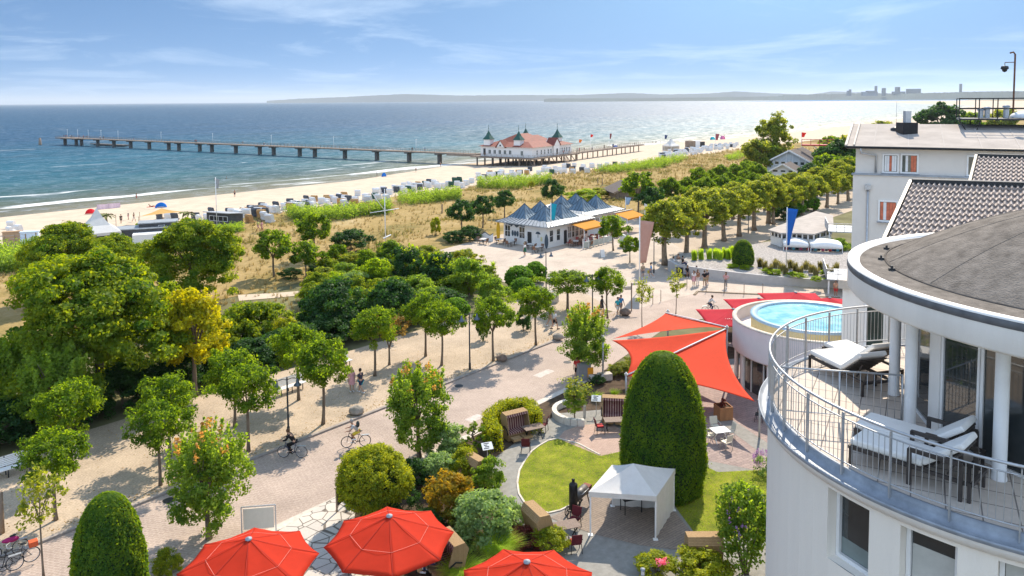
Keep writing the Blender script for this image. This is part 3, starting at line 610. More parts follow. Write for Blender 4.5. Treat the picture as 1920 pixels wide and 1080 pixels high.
# steel service platform on the roof
pf = thing('roof_platform', 'dark steel service platform with handrails standing on the felt roof', 'platform', O_+loc(*roofhit(1800, 240)), frz)
s_ = MB(); s_.bb(-.1, 9, -.5, 2.4, .52, .62); s_.obj('deck', m_dark, pf)
s_ = MB()
for z in (1.25, 1.9): s_.bar((-.1, -.5, z), (9, -.5, z), .06); s_.bar((-.1, 2.4, z), (9, 2.4, z), .06); s_.bar((-.1, -.5, z), (-.1, 2.4, z), .06)
for x in (-.1, 1.0, 2.0, 4.5, 6.8): s_.bar((x, -.5, .62), (x, -.5, 1.9), .06); s_.bar((x, 2.4, .62), (x, 2.4, 1.9), .06)
s_.obj('handrail', m_black, pf)
s_ = MB()
for x in (.1, 6.0): s_.bar((x-.2, -.5, .5), (x+.6, -.5, -.75), .07); s_.bar((x+1.0, -.5, .5), (x+.6, -.5, -.75), .06); s_.bar((x+.6, 2, .5), (x+.6, 2, .1), .07)
s_.bar((.3, -.5, -.1), (6.6, -.5, -.1), .05); s_.bar((.7, -.5, -.72), (6.6, -.5, -.72), .05)
s_.obj('bracket', m_black, pf)
s_ = MB(); s_.lathe([(.8*math.cos(R(t)), .66+.42*math.sin(R(t))) for t in range(0, 91, 10)], (3.6, 1.2, 0), 20); sk = s_.obj('skylight', m_blind, pf)
for i, x in enumerate((1.2, 1.55, 2.6)):
    v_ = thing('roof_vent', ('short galvanised vent pipe at the left end of the roof platform', 'second galvanised vent pipe close beside the first on the platform', 'taller galvanised vent pipe right of the white skylight dome')[i], 'vent', pf.location+fd*x+bd*.9+Vector((0, 0, .62)))
    s_ = MB(); s_.lathe([(.16, 0), (.16, .5+.1*i)], n=12); s_.obj('pipe', m_galv, v_); s_ = MB(); s_.lathe([(.22, .5+.1*i), (.22, .6+.1*i), (0, .66+.1*i)], n=12); s_.obj('cap', m_zinc, v_)
cp = thing('camera_mast', 'rusty brown mast with hanging camera dome above the roof', 'mast', pf.location+fd*3.05+bd*1.6+Vector((0, 0, .62)), frz)
s_ = MB(); s_.tube([(0, 0, 0), (0, 0, 4.1), (-.1, 0, 4.25), (-.3, 0, 4.2)], .055, 8); s_.bar((0, 0, 3.6), (-.55, 0, 3.6), .05); s_.bar((-.55, 0, 3.6), (-.55, 0, 3.4), .04); s_.obj('pole', mat('rusty_steel', (.16, .085, .055), .8, .3, 8), cp)
s_ = MB(); s_.lathe([(0, .2), (.2, .16), (.24, 0), (.16, -.05), (.13, -.17), (0, -.24)], (-.55, 0, 3.2), 16); s_.obj('camera_dome', m_dark, cp)
# ------------------------------------------------ white shop with flat roof beside the allee
sh = thing('shop_building', 'white flat roofed beach shop with grey felt roof and two awnings', 'shop', P(1452, 470, .6))
so = P(1452, 470, .6); rzs = math.atan2((P(1565, 474, .6)-so).y, (P(1565, 474, .6)-so).x)
sh.rotation_euler.z = rzs
pr = [(P(x, y, 2.95)-so) for x, y in ((1440, 431), (1530, 396), (1562, 404), (1563, 428), (1527, 439), (1492, 437), (1462, 437))]
Mi = Matrix.Rotation(-rzs, 3, 'Z'); pr = [Mi@Vector((v.x, v.y, 0)) for v in pr]
s_ = MB(); s_.prism([(v.x, v.y) for v in pr][::-1], 2.2, 2.38); s_.obj('roof', m_roofgrey, sh)
cen = sum(pr, Vector())/len(pr); pw = [cen+(v-cen)*.93 for v in pr]
s_ = MB(); s_.prism([(v.x, v.y) for v in pw][::-1], -.7, 1.55); s_.obj('wall', m_paint, sh)
s_ = MB(); pg = [cen+(v-cen)*.90 for v in pr]; s_.prism([(v.x, v.y) for v in pg][::-1], 1.55, 2.2); sg = s_.obj('clerestory', m_glass, sh)
for v, w2 in zip(pw, pw[1:]+pw[:1]):
    for t in (0, .33, .66):
        p = v.lerp(w2, t); s_ = MB(); s_.bar((p.x, p.y, 1.55), (p.x, p.y, 2.2), .18); s_.obj('mullion', m_paint, sg)
m_awn = mat('white_canvas', (.78, .76, .73), .8, .05, 3)
for i, (x0, x1, y0) in enumerate(((.9, 4.0, -1.7), (4.15, 8.0, -2.0))):
    vs = []; n_ = 10
    for k in range(n_+1):
        t = k/n_; zz = 1.3+.28*math.sin(math.pi*t)
        vs += [(x0+(x1-x0)*t, y0+1.9, zz+.25), (x0+(x1-x0)*t, y0, zz-.1), (x0+(x1-x0)*t, y0-.03, zz-.42-.4*math.sin(math.pi*t)*.8)]
    s_ = MB(); s_.smooth = True; s_.add(vs, [(3*k, 3*k+1, 3*k+4, 3*k+3) for k in range(n_)]+[(3*k+1, 3*k+2, 3*k+5, 3*k+4) for k in range(n_)]); o = s_.obj('awning', m_awn, sh); o.modifiers.new('t', 'SOLIDIFY').thickness = .02
    for xx in (x0+.05, x1-.05): s_ = MB(); s_.bar((xx, y0+.05, -.6), (xx, y0+.05, 1.2), .07); s_.obj('awning_post', m_paint, o)
rr = random.Random(4); cols_ = [(.45, .06, .07), (.05, .12, .3), (.1, .35, .45), (.03, .03, .04), (.5, .1, .2), (.18, .2, .25)]
for i in range(15):
    x = 1.2+i*.44; m_ = mat('garment_%d' % (i % 6), cols_[i % 6], .9, .2, 4)
    s_ = MB(); h_ = rr.uniform(.7, 1.0); s_.extr([(0, 0, 0), (.34, 0, 0), (.36, 0, -h_*.75), (.30, 0, -h_), (.03, 0, -h_), (-.03, 0, -h_*.7)], (0, .10, 0))
    g = s_.obj('hanging_garment', m_, None, sh.matrix_basis@Vector((x, -1.1+.25*(i % 2), .75)), rzs)
    tag(g, 'garment hanging on the rail under the white shop awning', 'clothes', 'clothes displayed at the beach shop')
for (px, py, z0, lb, sx) in ((1603, 432, 3.0, 'steel railed balcony with cafe tables left of the apartment house', 3.4), (1598, 520, 1.6, 'lower steel railed landing at the hotel corner', 2.6)):
    q = P(px, py, z0); t = thing('balcony', lb, 'balcony', q, R(-18)); s_ = MB(); s_.bb(-sx, .6, -1.6, 4, -.12, 0); s_.obj('slab', m_zinc, t); s_ = MB()
    for a, b in (((-sx, -1.55, 0), (.6, -1.55, 0)), ((-sx, -1.55, 0), (-sx, 4, 0))): railrun(s_, a, b, .9, 1.05); A_, B_ = Vector(a), Vector(b); [s_.bar(A_.lerp(B_, i/24), A_.lerp(B_, i/24)+Vector((0, 0, 1)), .02) for i in range(25)]
    s_.obj('railing', m_galv, t); s_ = MB(); s_.bar((-sx+.2, -1.4, -z0), (-sx+.2, -1.4, -.12), .15); s_.obj('pillar', m_paint, t)
# ------------------------------------------------ timber gabled chalets beyond the allee
m_blue = mat('pale_blue_boards', (.50, .53, .55), .8, .10, 5, .2, 30, stretch=(1, 1, .1)); m_slate = mat('dark_slate_roof', (.115, .095, .085), .9, .25, 2)
def gable_house(name, label, c, wd, ln, eave, apex, rz, wallm, roofm, trim, panels=7):
    t = thing(name, label, 'house', c, rz)
    s_ = MB(); s_.extr([(-wd/2, 0, 0), (wd/2, 0, 0), (wd/2, 0, eave), (0, 0, apex-.15), (-wd/2, 0, eave)], (0, ln, 0)); s_.obj('wall', wallm, t)
    s_ = MB(); sl = (apex-eave)/(wd/2); e = .7
    for sgn in (-1, 1): s_.extr([(0, -.8, apex), (sgn*(wd/2+e), -.8, eave-sl*e), (sgn*(wd/2+e), -.8, eave-sl*e-.14), (0, -.8, apex-.14)], (0, ln+1.4, 0))
    s_.obj('roof', roofm, t)
    s_ = MB()
    for sgn in (-1, 1): s_.bar((0, -.84, apex-.05), (sgn*(wd/2+e), -.84, eave-sl*e-.05), .08, .38)
    for i in range(panels+1):
        x = -wd/2+.1+(wd-.2)*i/panels; s_.bar((x, -.06, .3), (x, -.06, apex-abs(x)*sl-.4), .10)
    for z in (eave*.35, eave*.75): s_.bar((-wd/2, -.062, z), (wd/2, -.062, z), .10)
    s_.obj('timber_frame', trim, t)
    for i in range(panels):
        x = -wd/2+.1+(wd-.2)*(i+.5)/panels; window(t, (x, -.03, eave*.9), (wd-.2)/panels*.66, eave*.28, 0, trim, m_glassg, .06, depth=.02)
    return t
c = P(1480, 326, 0); gable_house('timber_chalet', 'large pale blue timber chalet with white framed gable', c, 11.8, 16, 3.2, 6.4, R(-32), m_blue, m_slate, m_paint)
c = P(1468, 334, 0); gable_house('timber_shed', 'small white gabled shed in front of the blue chalet', c, 6.0, 8, 2.0, 3.7, R(-32), m_paint, m_slate, m_paint, 3)
c = P(1185, 372, 0); gable_house('beach_hut', 'low dark roofed hut half hidden by trees behind the kiosk', c, 7, 7, 1.6, 3.1, R(10), m_wood, m_slate, m_wood, 3)
# ------------------------------------------------ kiosk with eight pyramid roofs
K0 = P(1025, 466, 0); kz = ANG    # local x along shore, y seaward
ki = thing('beach_restaurant', 'white boarded beach restaurant with eight blue-grey metal pyramid roofs', 'restaurant', K0, kz)
m_board = mat('white_boards', (.76, .75, .72), .7, .05, 3, .3, 40, stretch=(6, 6, .3)); m_zb = mat('blue_zinc_roof', (.135, .195, .245), .38, .22, 1.5, metal=.35); m_seam = mat('zinc_seam', (.06, .085, .11), .4, .1, 3, metal=.3)
m_zl = mat('pale_zinc_eave', (.31, .335, .355), .5, .14, 1.5, metal=.2)
WINGS = [(0, 10.6, 0, 7.9), (9.9, 20.0, 1.4, 9.3)]
s_ = MB(); s_.bb(0, 9.9, 0, 7.9, 0, 3.1); s_.bb(9.901, 20, 1.4, 9.3, 0, 3.1); s_.obj('wall', m_board, ki)
def hip_eave(x0, x1, y0, y1, z0, z1, ov, inn, name):
    s_ = MB(); a = [(x0-ov, y0-ov, z0), (x1+ov, y0-ov, z0), (x1+ov, y1+ov, z0), (x0-ov, y1+ov, z0)]; b = [(x0+inn, y0+inn, z1), (x1-inn, y0+inn, z1), (x1-inn, y1-inn, z1), (x0+inn, y1-inn, z1)]
    lo = [(x, y, z0-.16) for x, y, _ in a]
    s_.add(a+b+lo, [(0, 1, 5, 4), (1, 2, 6, 5), (2, 3, 7, 6), (3, 0, 4, 7), (4, 5, 6, 7), (0, 8, 9, 1), (1, 9, 10, 2), (2, 10, 11, 3), (3, 11, 8, 0), (11, 10, 9, 8)])
    o = s_.obj(name, m_zl, ki); s_ = MB()
    n_ = int((x1-x0)/.55)
    for i in range(n_+1):
        for (ya, yb) in ((y0-ov, y0+inn), (y1+ov, y1-inn)):
            xa = x0-ov+(x1-x0+2*ov)*i/n_; xb = x0+inn+(x1-x0-2*inn)*i/n_; s_.bar((xa, ya, z0+.02), (xb, yb, z1+.02), .075, .05)
    n_ = int((y1-y0)/.55)
    for i in range(n_+1):
        for (xa, xb) in ((x0-ov, x0+inn), (x1+ov, x1-inn)):
            ya = y0-ov+(y1-y0+2*ov)*i/n_; yb = y0+inn+(y1-y0-2*inn)*i/n_; s_.bar((xa, ya, z0+.02), (xb, yb, z1+.02), .075, .05)
    s_.obj('roof_seam', m_seam, o); return o
hip_eave(0, 9.9, 0, 7.9, 3.12, 3.62, .85, .5, 'roof'); hip_eave(10.4, 20, 1.4, 9.3, 3.16, 3.66, .85, .5, 'roof')
for k, (px_, py_) in enumerate([(2.3, 2.1), (2.3, 5.9), (6.0, 2.1), (6.0, 5.9), (13.0, 3.4), (13.0, 7.3), (16.8, 3.4), (16.8, 7.3)]):
    s_ = MB(); hb = 1.86; prf = [(hb, 3.50), (hb*.62, 4.12), (hb*.30, 4.82), (.09, 5.42)]
    vs = []; fs = []
    for r_, z in prf: vs += [(px_-r_, py_-r_, z), (px_+r_, py_-r_, z), (px_+r_, py_+r_, z), (px_-r_, py_+r_, z)]
    for i in range(3):
        for j in range(4): fs.append((4*i+j, 4*i+(j+1) % 4, 4*i+4+(j+1) % 4, 4*i+4+j))
    fs.append((12, 13, 14, 15)); s_.add(vs, fs); o = s_.obj('pyramid_roof', m_zb, ki)
    s_ = MB()
    for dx, dy in ((0, -1), (1, 0), (0, 1), (-1, 0)):
        for q in (-.75, -.45, -.15, .15, .45, .75):
            pts = []
            for r_, z in prf:
                off = q*hb
                if abs(off) > r_: 
                    break
                pts.append(Vector((px_+dx*r_+(-dy)*off, py_+dy*r_+dx*off, z+.015)))
            for a, b2 in zip(pts, pts[1:]): s_.bar(a, b2, .055, .05, up=(dx, dy, 1))
    for sx, sy in ((-1, -1), (1, -1), (1, 1), (-1, 1)):
        for (r0, z0), (r1, z1) in zip(prf, prf[1:]): s_.bar((px_+sx*r0, py_+sy*r0, z0+.02), (px_+sx*r1, py_+sy*r1, z1+.02), .06, .05)
    s_.obj('roof_seam', m_seam, o)
    s_ = MB(); s_.lathe([(.15, 5.36), (.13, 5.5), (.03, 5.62), (0, 5.64)], (px_, py_, 0), 10); s_.obj('finial', m_seam, o)
for x, y, rz_, wd, bars in ((-.02, 7.1, R(-90), 1.1, (1, 1)), (-.02, 4.4, R(-90), 1.1, (1, 1)), (1.0, -.02, 0, .9, (0, 1)), (2.6, -.02, 0, .9, (0, 1)), (6.1, -.02, 0, .7, (0, 1)), (8.1, -.02, 0, .9, (1, 1)), (9.2, -.02, 0, .8, (0, 1)), (11.0, 1.38, 0, .9, (1, 2)), (13.2, 1.38, 0, .7, (1, 2)), (18.8, 1.38, 0, 1.0, (1, 2)), (5.2, -.02, 0, .8, (1, 1)), (7.0, -.02, 0, .8, (1, 1)), (12.2, 1.38, 0, .9, (1, 2)), (14.2, 1.38, 0, .9, (1, 2)), (17.4, 1.38, 0, 1.2, (1, 2))):
    window(ki, (x, y, 1.75 if x < 0 else 1.6), wd, 1.7, rz_, m_paint, m_glass, .07, bars=bars, depth=.05)
for x, y, rz_ in ((-.03, 3.0, R(-90)), (4.2, -.03, 0), (15.8, 1.37, 0)): window(ki, (x, y, 1.05), .95, 2.1, rz_, m_paint, m_dark, .08, name='door', depth=.06)
s_ = MB()                                                      # three round dark wall ornaments and the wave band above them
for i in range(3): s_.lathe([(0, .03), (.22, .025), (.26, 0)], (0, 0, 0), 16) if 0 else s_.extr([(-.05, 5.25+.46*i+.2*math.cos(R(t)), 1.5+.42*math.sin(R(t))) for t in range(0, 360, 24)], (.045, 0, 0))
s_.extr([(-.05, 7.4-.1*i, 2.55+.16*math.sin(i*.55)) for i in range(36)]+[(-.05, 7.4-.1*(35-i), 2.85+.10*math.sin((35-i)*.55)) for i in range(36)], (.03, 0, 0)); s_.obj('wall_ornament', mat('slate_blue_paint', (.06, .085, .11), .7, .2, 5), ki)
for x, y, nm in ((1.6, -.06, 'umbrella'), ):
    s_ = MB(); s_.extr([(-.05, 1.5+.42*math.cos(R(t)), 1.85+.34*math.sin(R(t))) for t in range(0, 181, 20)], (.03, 0, 0)); s_.bar((-.04, 1.5, 1.35), (-.04, 1.5, 1.86), .05); s_.obj('wall_sign', mat('slate_blue_paint', (.06, .085, .11)), ki)
s_ = MB(); s_.bb(-.05, -.015, .75, 1.05, .9, 1.5); s_.obj('menu_board', mat('pale_yellow_board', (.66, .6, .32), .7, .1, 4), ki)
s_ = MB(); s_.bar((5.0, 4, 3.6), (5.0, 4, 4.9), .55); s_.bar((6.9, 7.2, 3.6), (6.9, 7.2, 4.6), .8); s_.obj('vent_stack', m_galv, ki)
s_ = MB(); s_.bb(16, 22.5, 9.4, 13.5, 0, 2.9); s_.obj('annex', m_board, ki); s_ = MB(); s_.bb(15.8, 22.7, 9.35, 13.7, 2.905, 3.05); s_.obj('annex_roof', m_blind, ki)
kp = lambda x, y, z=0: ki.location+Matrix.Rotation(kz, 3, 'Z')@Vector((x, y, z))
# ------------------------------------------------ pier and pier restaurant
PD = Vector((-.833, .553, 0)).normalized(); PB = Vector((.553, .833, 0)).normalized(); prz = math.atan2(PD.y, PD.x)
F0 = P(998, 296, -.5); F0.z = 0
rs = thing('pier_restaurant', 'white pier pavilion with red roofs and four green spired turrets', 'restaurant', F0, math.atan2(PB.y, PB.x))
# local: x = along the right face (inland-parallel PB), y = seaward (PD)
m_red = mat('red_roof_tile', (.20, .052, .036), .75, .18, .7, .2, 20); m_green = mat('green_copper', (.022, .085, .065), .6, .25, 2)
m_rw = mat('pavilion_white', (.77, .75, .72), .75, .04, 2); m_plank = mat('pier_planks', (.21, .165, .13), .9, .2, 2, stretch=(.3, 4, 1)); m_pile = mat('pier_concrete', (.13, .115, .105), .9, .25, 2)
DZ = -.5
s_ = MB(); s_.bb(0, 29, 0, 23, DZ, 3.3); s_.obj('wall', m_rw, rs)
def hip(mb, x0, x1, y0, y1, z0, z1, inx, iny):
    a = [(x0, y0, z0), (x1, y0, z0), (x1, y1, z0), (x0, y1, z0)]; b = [(x0+inx, y0+iny, z1), (x1-inx, y0+iny, z1), (x1-inx, y1-iny, z1), (x0+inx, y1-iny, z1)]
    mb.add(a+b, [(0, 1, 5, 4), (1, 2, 6, 5), (2, 3, 7, 6), (3, 0, 4, 7), (4, 5, 6, 7), (3, 2, 1, 0)])
s_ = MB(); hip(s_, -.8, 29.8, -.8, 23.8, 3.2, 5.0, 5.5, 5.5); s_.obj('roof', m_red, rs)
s_ = MB(); hip(s_, 3.2, 20.5, 4.5, 19, 4.2, 7.7, 5.2, 7.0); s_.obj('roof', m_red, rs)
s_ = MB(); hip(s_, 17.5, 27.5, 7.5, 18, 4.2, 6.7, 3.2, 5.0); s_.obj('roof', m_red, rs)
for (y, x) in ((20.4, 1.6), (7.2, 2.2), (19, 25.5), (4.2, 25.3)):
    s_ = MB(); s_.bb(x-1.35, x+1.35, y-1.35, y+1.35, 3.4, 5.75); o = s_.obj('turret', m_rw, rs)
    s_ = MB(); q = [(x-1.7, y-1.7, 5.72), (x+1.7, y-1.7, 5.72), (x+1.7, y+1.7, 5.72), (x-1.7, y+1.7, 5.72), (x-.75, y-.75, 7.2), (x+.75, y-.75, 7.2), (x+.75, y+.75, 7.2), (x-.75, y+.75, 7.2), (x, y, 9.2)]
    s_.add(q, [(0, 1, 5, 4), (1, 2, 6, 5), (2, 3, 7, 6), (3, 0, 4, 7), (4, 5, 8), (5, 6, 8), (6, 7, 8), (7, 4, 8), (3, 2, 1, 0)]); s_.tube([(x, y, 9.1), (x, y, 11.2)], .07, 6); s_.ell((x, y, 9.9), (.16, .16, .16), 8, 6); s_.obj('spire', m_green, o)
for (gx, gy, gw, gh, rz_) in ((-.05, 13.5, 3.4, 5.5, 'l'), (16.5, -.05, 4.4, 5.9, 'r')):
    s_ = MB()
    if rz_ == 'l': s_.extr([(gx-.7, gy-gw/2, 3.0), (gx-.7, gy+gw/2, 3.0), (gx-.7, gy, gh)], (4, 0, 0))
    else: s_.extr([(gx-gw/2, gy-.7, DZ), (gx+gw/2, gy-.7, DZ), (gx+gw/2, gy-.7, 3.6), (gx, gy-.7, gh), (gx-gw/2, gy-.7, 3.6)], (0, 4, 0))
    g = s_.obj('gable', m_rw, rs)
    s_ = MB()
    for sg in (-1, 1):
        if rz_ == 'l': s_.extr([(gx-1.0, gy, gh+.25), (gx-1.0, gy+sg*(gw/2+.5), 2.95), (gx-1.0, gy+sg*(gw/2+.5), 2.75), (gx-1.0, gy, gh+.05)], (4, 0, 0))
        else: s_.extr([(gx, gy-1.0, gh+.25), (gx+sg*(gw/2+.5), gy-1.0, 3.3), (gx+sg*(gw/2+.5), gy-1.0, 3.1), (gx, gy-1.0, gh+.05)], (0, 4, 0))
    s_.obj('gable_roof', m_red, g)
    if rz_ == 'l': window(g, (gx-.73, gy, 3.7), 1.0, .8, R(-90), m_paint, m_glass, .1)
    else: window(g, (gx, gy-.73, .9), 1.5, 2.6, 0, m_paint, m_glass, .14, name='door')
for i in range(5): window(rs, (-.04, 9.6+i*2.3, 1.2), 1.3, 1.7, R(-90), m_paint, m_glassg, .13, bars=(1, 0))
window(rs, (-.04, 4.4, 1.0), 1.3, 1.9, R(-90), m_paint, m_glassg, .13, bars=(1, 0)); window(rs, (-.04, 21.2, 1.2), 1.4, 2.6, R(-90), m_paint, m_dark, .13, name='door')
for x in (3.2, 6.2, 8.6, 11.2, 13.2, 19.8, 21.6, 23.4, 25.2, 27.2): window(rs, (x, -.04, 1.2), 1.0, 1.9, 0, m_paint, m_glassg, .13, bars=(0, 1))
pier = thing('pier', 'long dark pier on concrete piles reaching far out into the sea', 'pier', F0, rs.rotation_euler.z)
s_ = MB(); s_.bb(-2.6, 31, -2.6, 26, DZ-.5, DZ-.003); s_.bb(1.5, 6, 26, 340, DZ-.05, DZ+.42); s_.bb(.5, 7, 26.01, 40, DZ-.5, DZ+.2); s_.bb(-.5, 8.5, 317, 340, DZ-.06, DZ+.43); s_.obj('deck', m_plank, pier)
s_ = MB(); s_.bb(31, 96, -1.5, 1.6, DZ-.45, DZ-.005); s_.obj('walkway', m_plank, pier)
s_ = MB()
for a, b in (((-2.5, -2.5, DZ), (31, -2.5, DZ)), ((-2.5, -2.5, DZ), (-2.5, 26, DZ)), ((31, -1.4, DZ), (96, -1.4, DZ)), ((31, 1.5, DZ), (96, 1.5, DZ))): railrun(s_, a, b, 2.2)
for x in (1.6, 5.9): railrun(s_, (x, 30, DZ+.42), (x, 317, DZ+.42), 2.4)
railrun(s_, (-.4, 317, DZ+.42), (-.4, 340, DZ+.42), 2.4); railrun(s_, (8.4, 317, DZ+.42), (8.4, 340, DZ+.42), 2.4); railrun(s_, (-.4, 340, DZ+.42), (8.4, 340, DZ+.42), 2.4); s_.obj('railing', m_wood, pier)
ys = [46, 62, 80, 99, 118, 128, 146, 156, 174, 193, 203, 221, 230, 248, 266, 283, 300, 318, 324, 337]
for y in ys:
    s_ = MB(); s_.bar((3.7, y, -7), (3.7, y, DZ-.4), 1.5, 1.2); s_.bar((1.4, y, DZ-.30), (6.1, y, DZ-.30), 1.6, .48); s_.obj('pile', m_pile, pier)
for x in (-1, 4, 9.5, 15, 20.5, 26, 30):
    for y in (-1.5, 5, 11, 17, 24):
        s_ = MB(); s_.bar((x, y, -7), (x, y, DZ-.45), .42); 
        if y < 0: s_.bar((x, y, -4), (x, y+2.4, DZ-.6), .22)
        s_.obj('pile', m_wood if y < 6 else m_pile, pier)
for x in range(36, 96, 9):
    for y in (-1.2, 1.3): s_ = MB(); s_.bar((x, y, -6), (x, y, DZ-.4), .34); s_.obj('pile', m_wood, pier)
s_ = MB(); s_.bar((18.2, -2.6, DZ-.1), (15.2, -6.2, -3.9), .25, .12); s_.bar((19.8, -2.6, DZ-.1), (16.8, -6.2, -3.9), .25, .12)
for i in range(10): t = i/10; s_.box((18.8-3*t, -2.7-3.6*t, DZ-.2-3.3*t), (1.9, .35, .06), rz=R(50))
s_.obj('stairs', m_wood, pier)
s_ = MB(); s_.bb(7.5, 11.5, 280, 312, -4.1, -3.4); s_.bb(8.5, 10.5, 312.01, 318, -4.0, -3.5); s_.obj('landing_stage', m_pile, pier)
pw_ = lambda x, y, z: F0+PB*x+PD*y+Vector((0, 0, z))
lp0 = None
for k, y in enumerate((60, 108, 150, 195, 240, 282, 300, 314, 326, 338)):
    if lp0 is None:
        lp0 = thing('pier_lamp', 'slim white lamp post on the pier railing', 'lamp post', pw_(5.75, y, DZ+.42), 0, 'lamp posts along the pier')
        s_ = MB(); s_.tube([(0, 0, 0), (0, 0, 4.6)], .07, 6); s_.obj('pole', m_paint, lp0); s_ = MB(); s_.ell((0, 0, 4.7), (.3, .3, .16), 8, 6); s_.obj('lamp_head', m_paint, lp0)
    else: dup(lp0, pw_(5.75, y, DZ+.42))
dl = P(75, 272, SEA); s_ = MB(); s_.tube([(-.5, 0, -3), (0, 0, 4.2)], [.55, .5], 8); s_.tube([(.6, .3, -3), (.15, .1, 4.0)], [.55, .5], 8); s_.tube([(0, .6, -3), (0, .2, 4.3)], [.5, .5], 8); tag(s_.obj('mooring_dolphin', m_wood, None, dl), 'dark mooring dolphin standing alone in the sea beyond the pier', 'mooring post')
# ------------------------------------------------ far shore
def ridge(name, pts, z0, m, thick=600, seed=1, rough=.0):
    """far land from distance/height points: list of (px, py_top), at distance D"""
    pass
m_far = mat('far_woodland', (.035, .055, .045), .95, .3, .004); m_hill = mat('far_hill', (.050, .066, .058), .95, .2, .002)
def land(name, prof, D0, D1, m, kind='structure', base=SEA, step=6, nz=2.0, seed=3):
    rd = random.Random(seed); front = []; top = []; back = []
    xs = [x for x in range(prof[0][0], prof[-1][0]+1, step)]
    for i, x in enumerate(xs):
        for (xa, ya), (xb, yb) in zip(prof, prof[1:]):
            if xa <= x <= xb: y = ya+(yb-ya)*(x-xa)/max(1, xb-xa); break
        f_ = i/(len(xs)-1); D = D0+(D1-D0)*f_
        d = ray(x, 190); d = Vector((d.x, d.y, 0))/d.y
        hh = max(.5, PY(x, y, D).z+rd.uniform(-nz, nz)) if y < 300 else base
        front.append(d*D+Vector((0, 0, base))); top.append(d*(D+200)+Vector((0, 0, hh))); back.append(d*(D+1500)+Vector((0, 0, base)))
    n_ = len(xs); vs = front+top+back; fs = []
    for i in range(n_-1): fs += [(i, i+1, n_+i+1, n_+i), (n_+i, n_+i+1, 2*n_+i+1, 2*n_+i)]
    s_ = MB(); s_.add(vs, fs); o = s_.obj(name, m); o['kind'] = kind; return o
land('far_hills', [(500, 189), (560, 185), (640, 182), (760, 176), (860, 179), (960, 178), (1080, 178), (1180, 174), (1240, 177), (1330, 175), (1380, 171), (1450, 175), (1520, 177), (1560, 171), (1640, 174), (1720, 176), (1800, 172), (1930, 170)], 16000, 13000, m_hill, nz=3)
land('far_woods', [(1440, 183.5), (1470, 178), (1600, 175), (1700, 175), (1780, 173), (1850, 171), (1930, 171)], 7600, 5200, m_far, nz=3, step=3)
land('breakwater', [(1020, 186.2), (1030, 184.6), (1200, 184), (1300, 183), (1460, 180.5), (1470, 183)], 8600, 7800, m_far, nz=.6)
ind = thing('harbour_works', 'distant blue grey harbour works with cranes, chimney and big hall', 'industrial plant', PY(1640, 185, 7000))
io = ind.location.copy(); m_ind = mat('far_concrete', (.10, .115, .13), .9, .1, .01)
def fbx(mb, x0, x1, y0, y1, D=6600): a = PY(x0, y1, D)-io; b = PY(x1, y0, D)-io; mb.bb(a.x, b.x, a.y, a.y+40, a.z-8, b.z)
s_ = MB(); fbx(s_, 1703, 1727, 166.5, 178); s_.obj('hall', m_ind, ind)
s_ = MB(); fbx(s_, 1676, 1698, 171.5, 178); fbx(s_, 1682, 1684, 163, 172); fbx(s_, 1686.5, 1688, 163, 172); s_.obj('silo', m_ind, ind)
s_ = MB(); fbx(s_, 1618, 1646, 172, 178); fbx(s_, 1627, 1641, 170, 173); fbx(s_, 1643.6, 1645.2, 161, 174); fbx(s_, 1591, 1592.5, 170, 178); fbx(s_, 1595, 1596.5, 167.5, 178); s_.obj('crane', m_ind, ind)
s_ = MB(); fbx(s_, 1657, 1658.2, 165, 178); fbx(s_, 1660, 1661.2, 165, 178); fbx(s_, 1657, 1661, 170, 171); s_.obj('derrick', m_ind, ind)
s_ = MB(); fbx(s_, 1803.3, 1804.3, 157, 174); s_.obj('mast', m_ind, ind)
# ------------------------------------------------ foliage
NR = np.random.default_rng(11)
def unit(v): return v/np.maximum(np.linalg.norm(v, axis=1, keepdims=True), 1e-6)
def leaf_mesh(name, p, nr, size, tint, mats, midx=None, asp=.62):
    n = len(p); t1 = unit(np.cross(nr, NR.normal(size=(n, 3)))); t2 = np.cross(nr, t1); s = np.asarray(size).reshape(-1, 1)*np.ones((n, 1))
    v = np.stack([p-t1*s, p+t2*s*asp+nr*s*.18, p+t1*s-nr*s*.25, p-t2*s*asp+nr*s*.18], 1).reshape(-1, 3)
    me = bpy.data.meshes.new(name); me.vertices.add(4*n); me.vertices.foreach_set('co', v.astype(np.float32).ravel())
    me.loops.add(4*n); me.loops.foreach_set('vertex_index', np.arange(4*n, dtype=np.int32)); me.polygons.add(n)
    me.polygons.foreach_set('loop_start', np.arange(0, 4*n, 4, dtype=np.int32))
    try: me.polygons.foreach_set('loop_total', np.full(n, 4, dtype=np.int32))
    except Exception: pass
    if midx is not None: me.polygons.foreach_set('material_index', midx.astype(np.int32))
    a = me.attributes.new('tint', 'FLOAT', 'POINT'); a.data.foreach_set('value', np.repeat(np.clip(tint, 0, 1), 4).astype(np.float32))
    for m in (mats if isinstance(mats, list) else [mats]): me.materials.append(m)
    me.update(calc_edges=True); me.validate(); return me
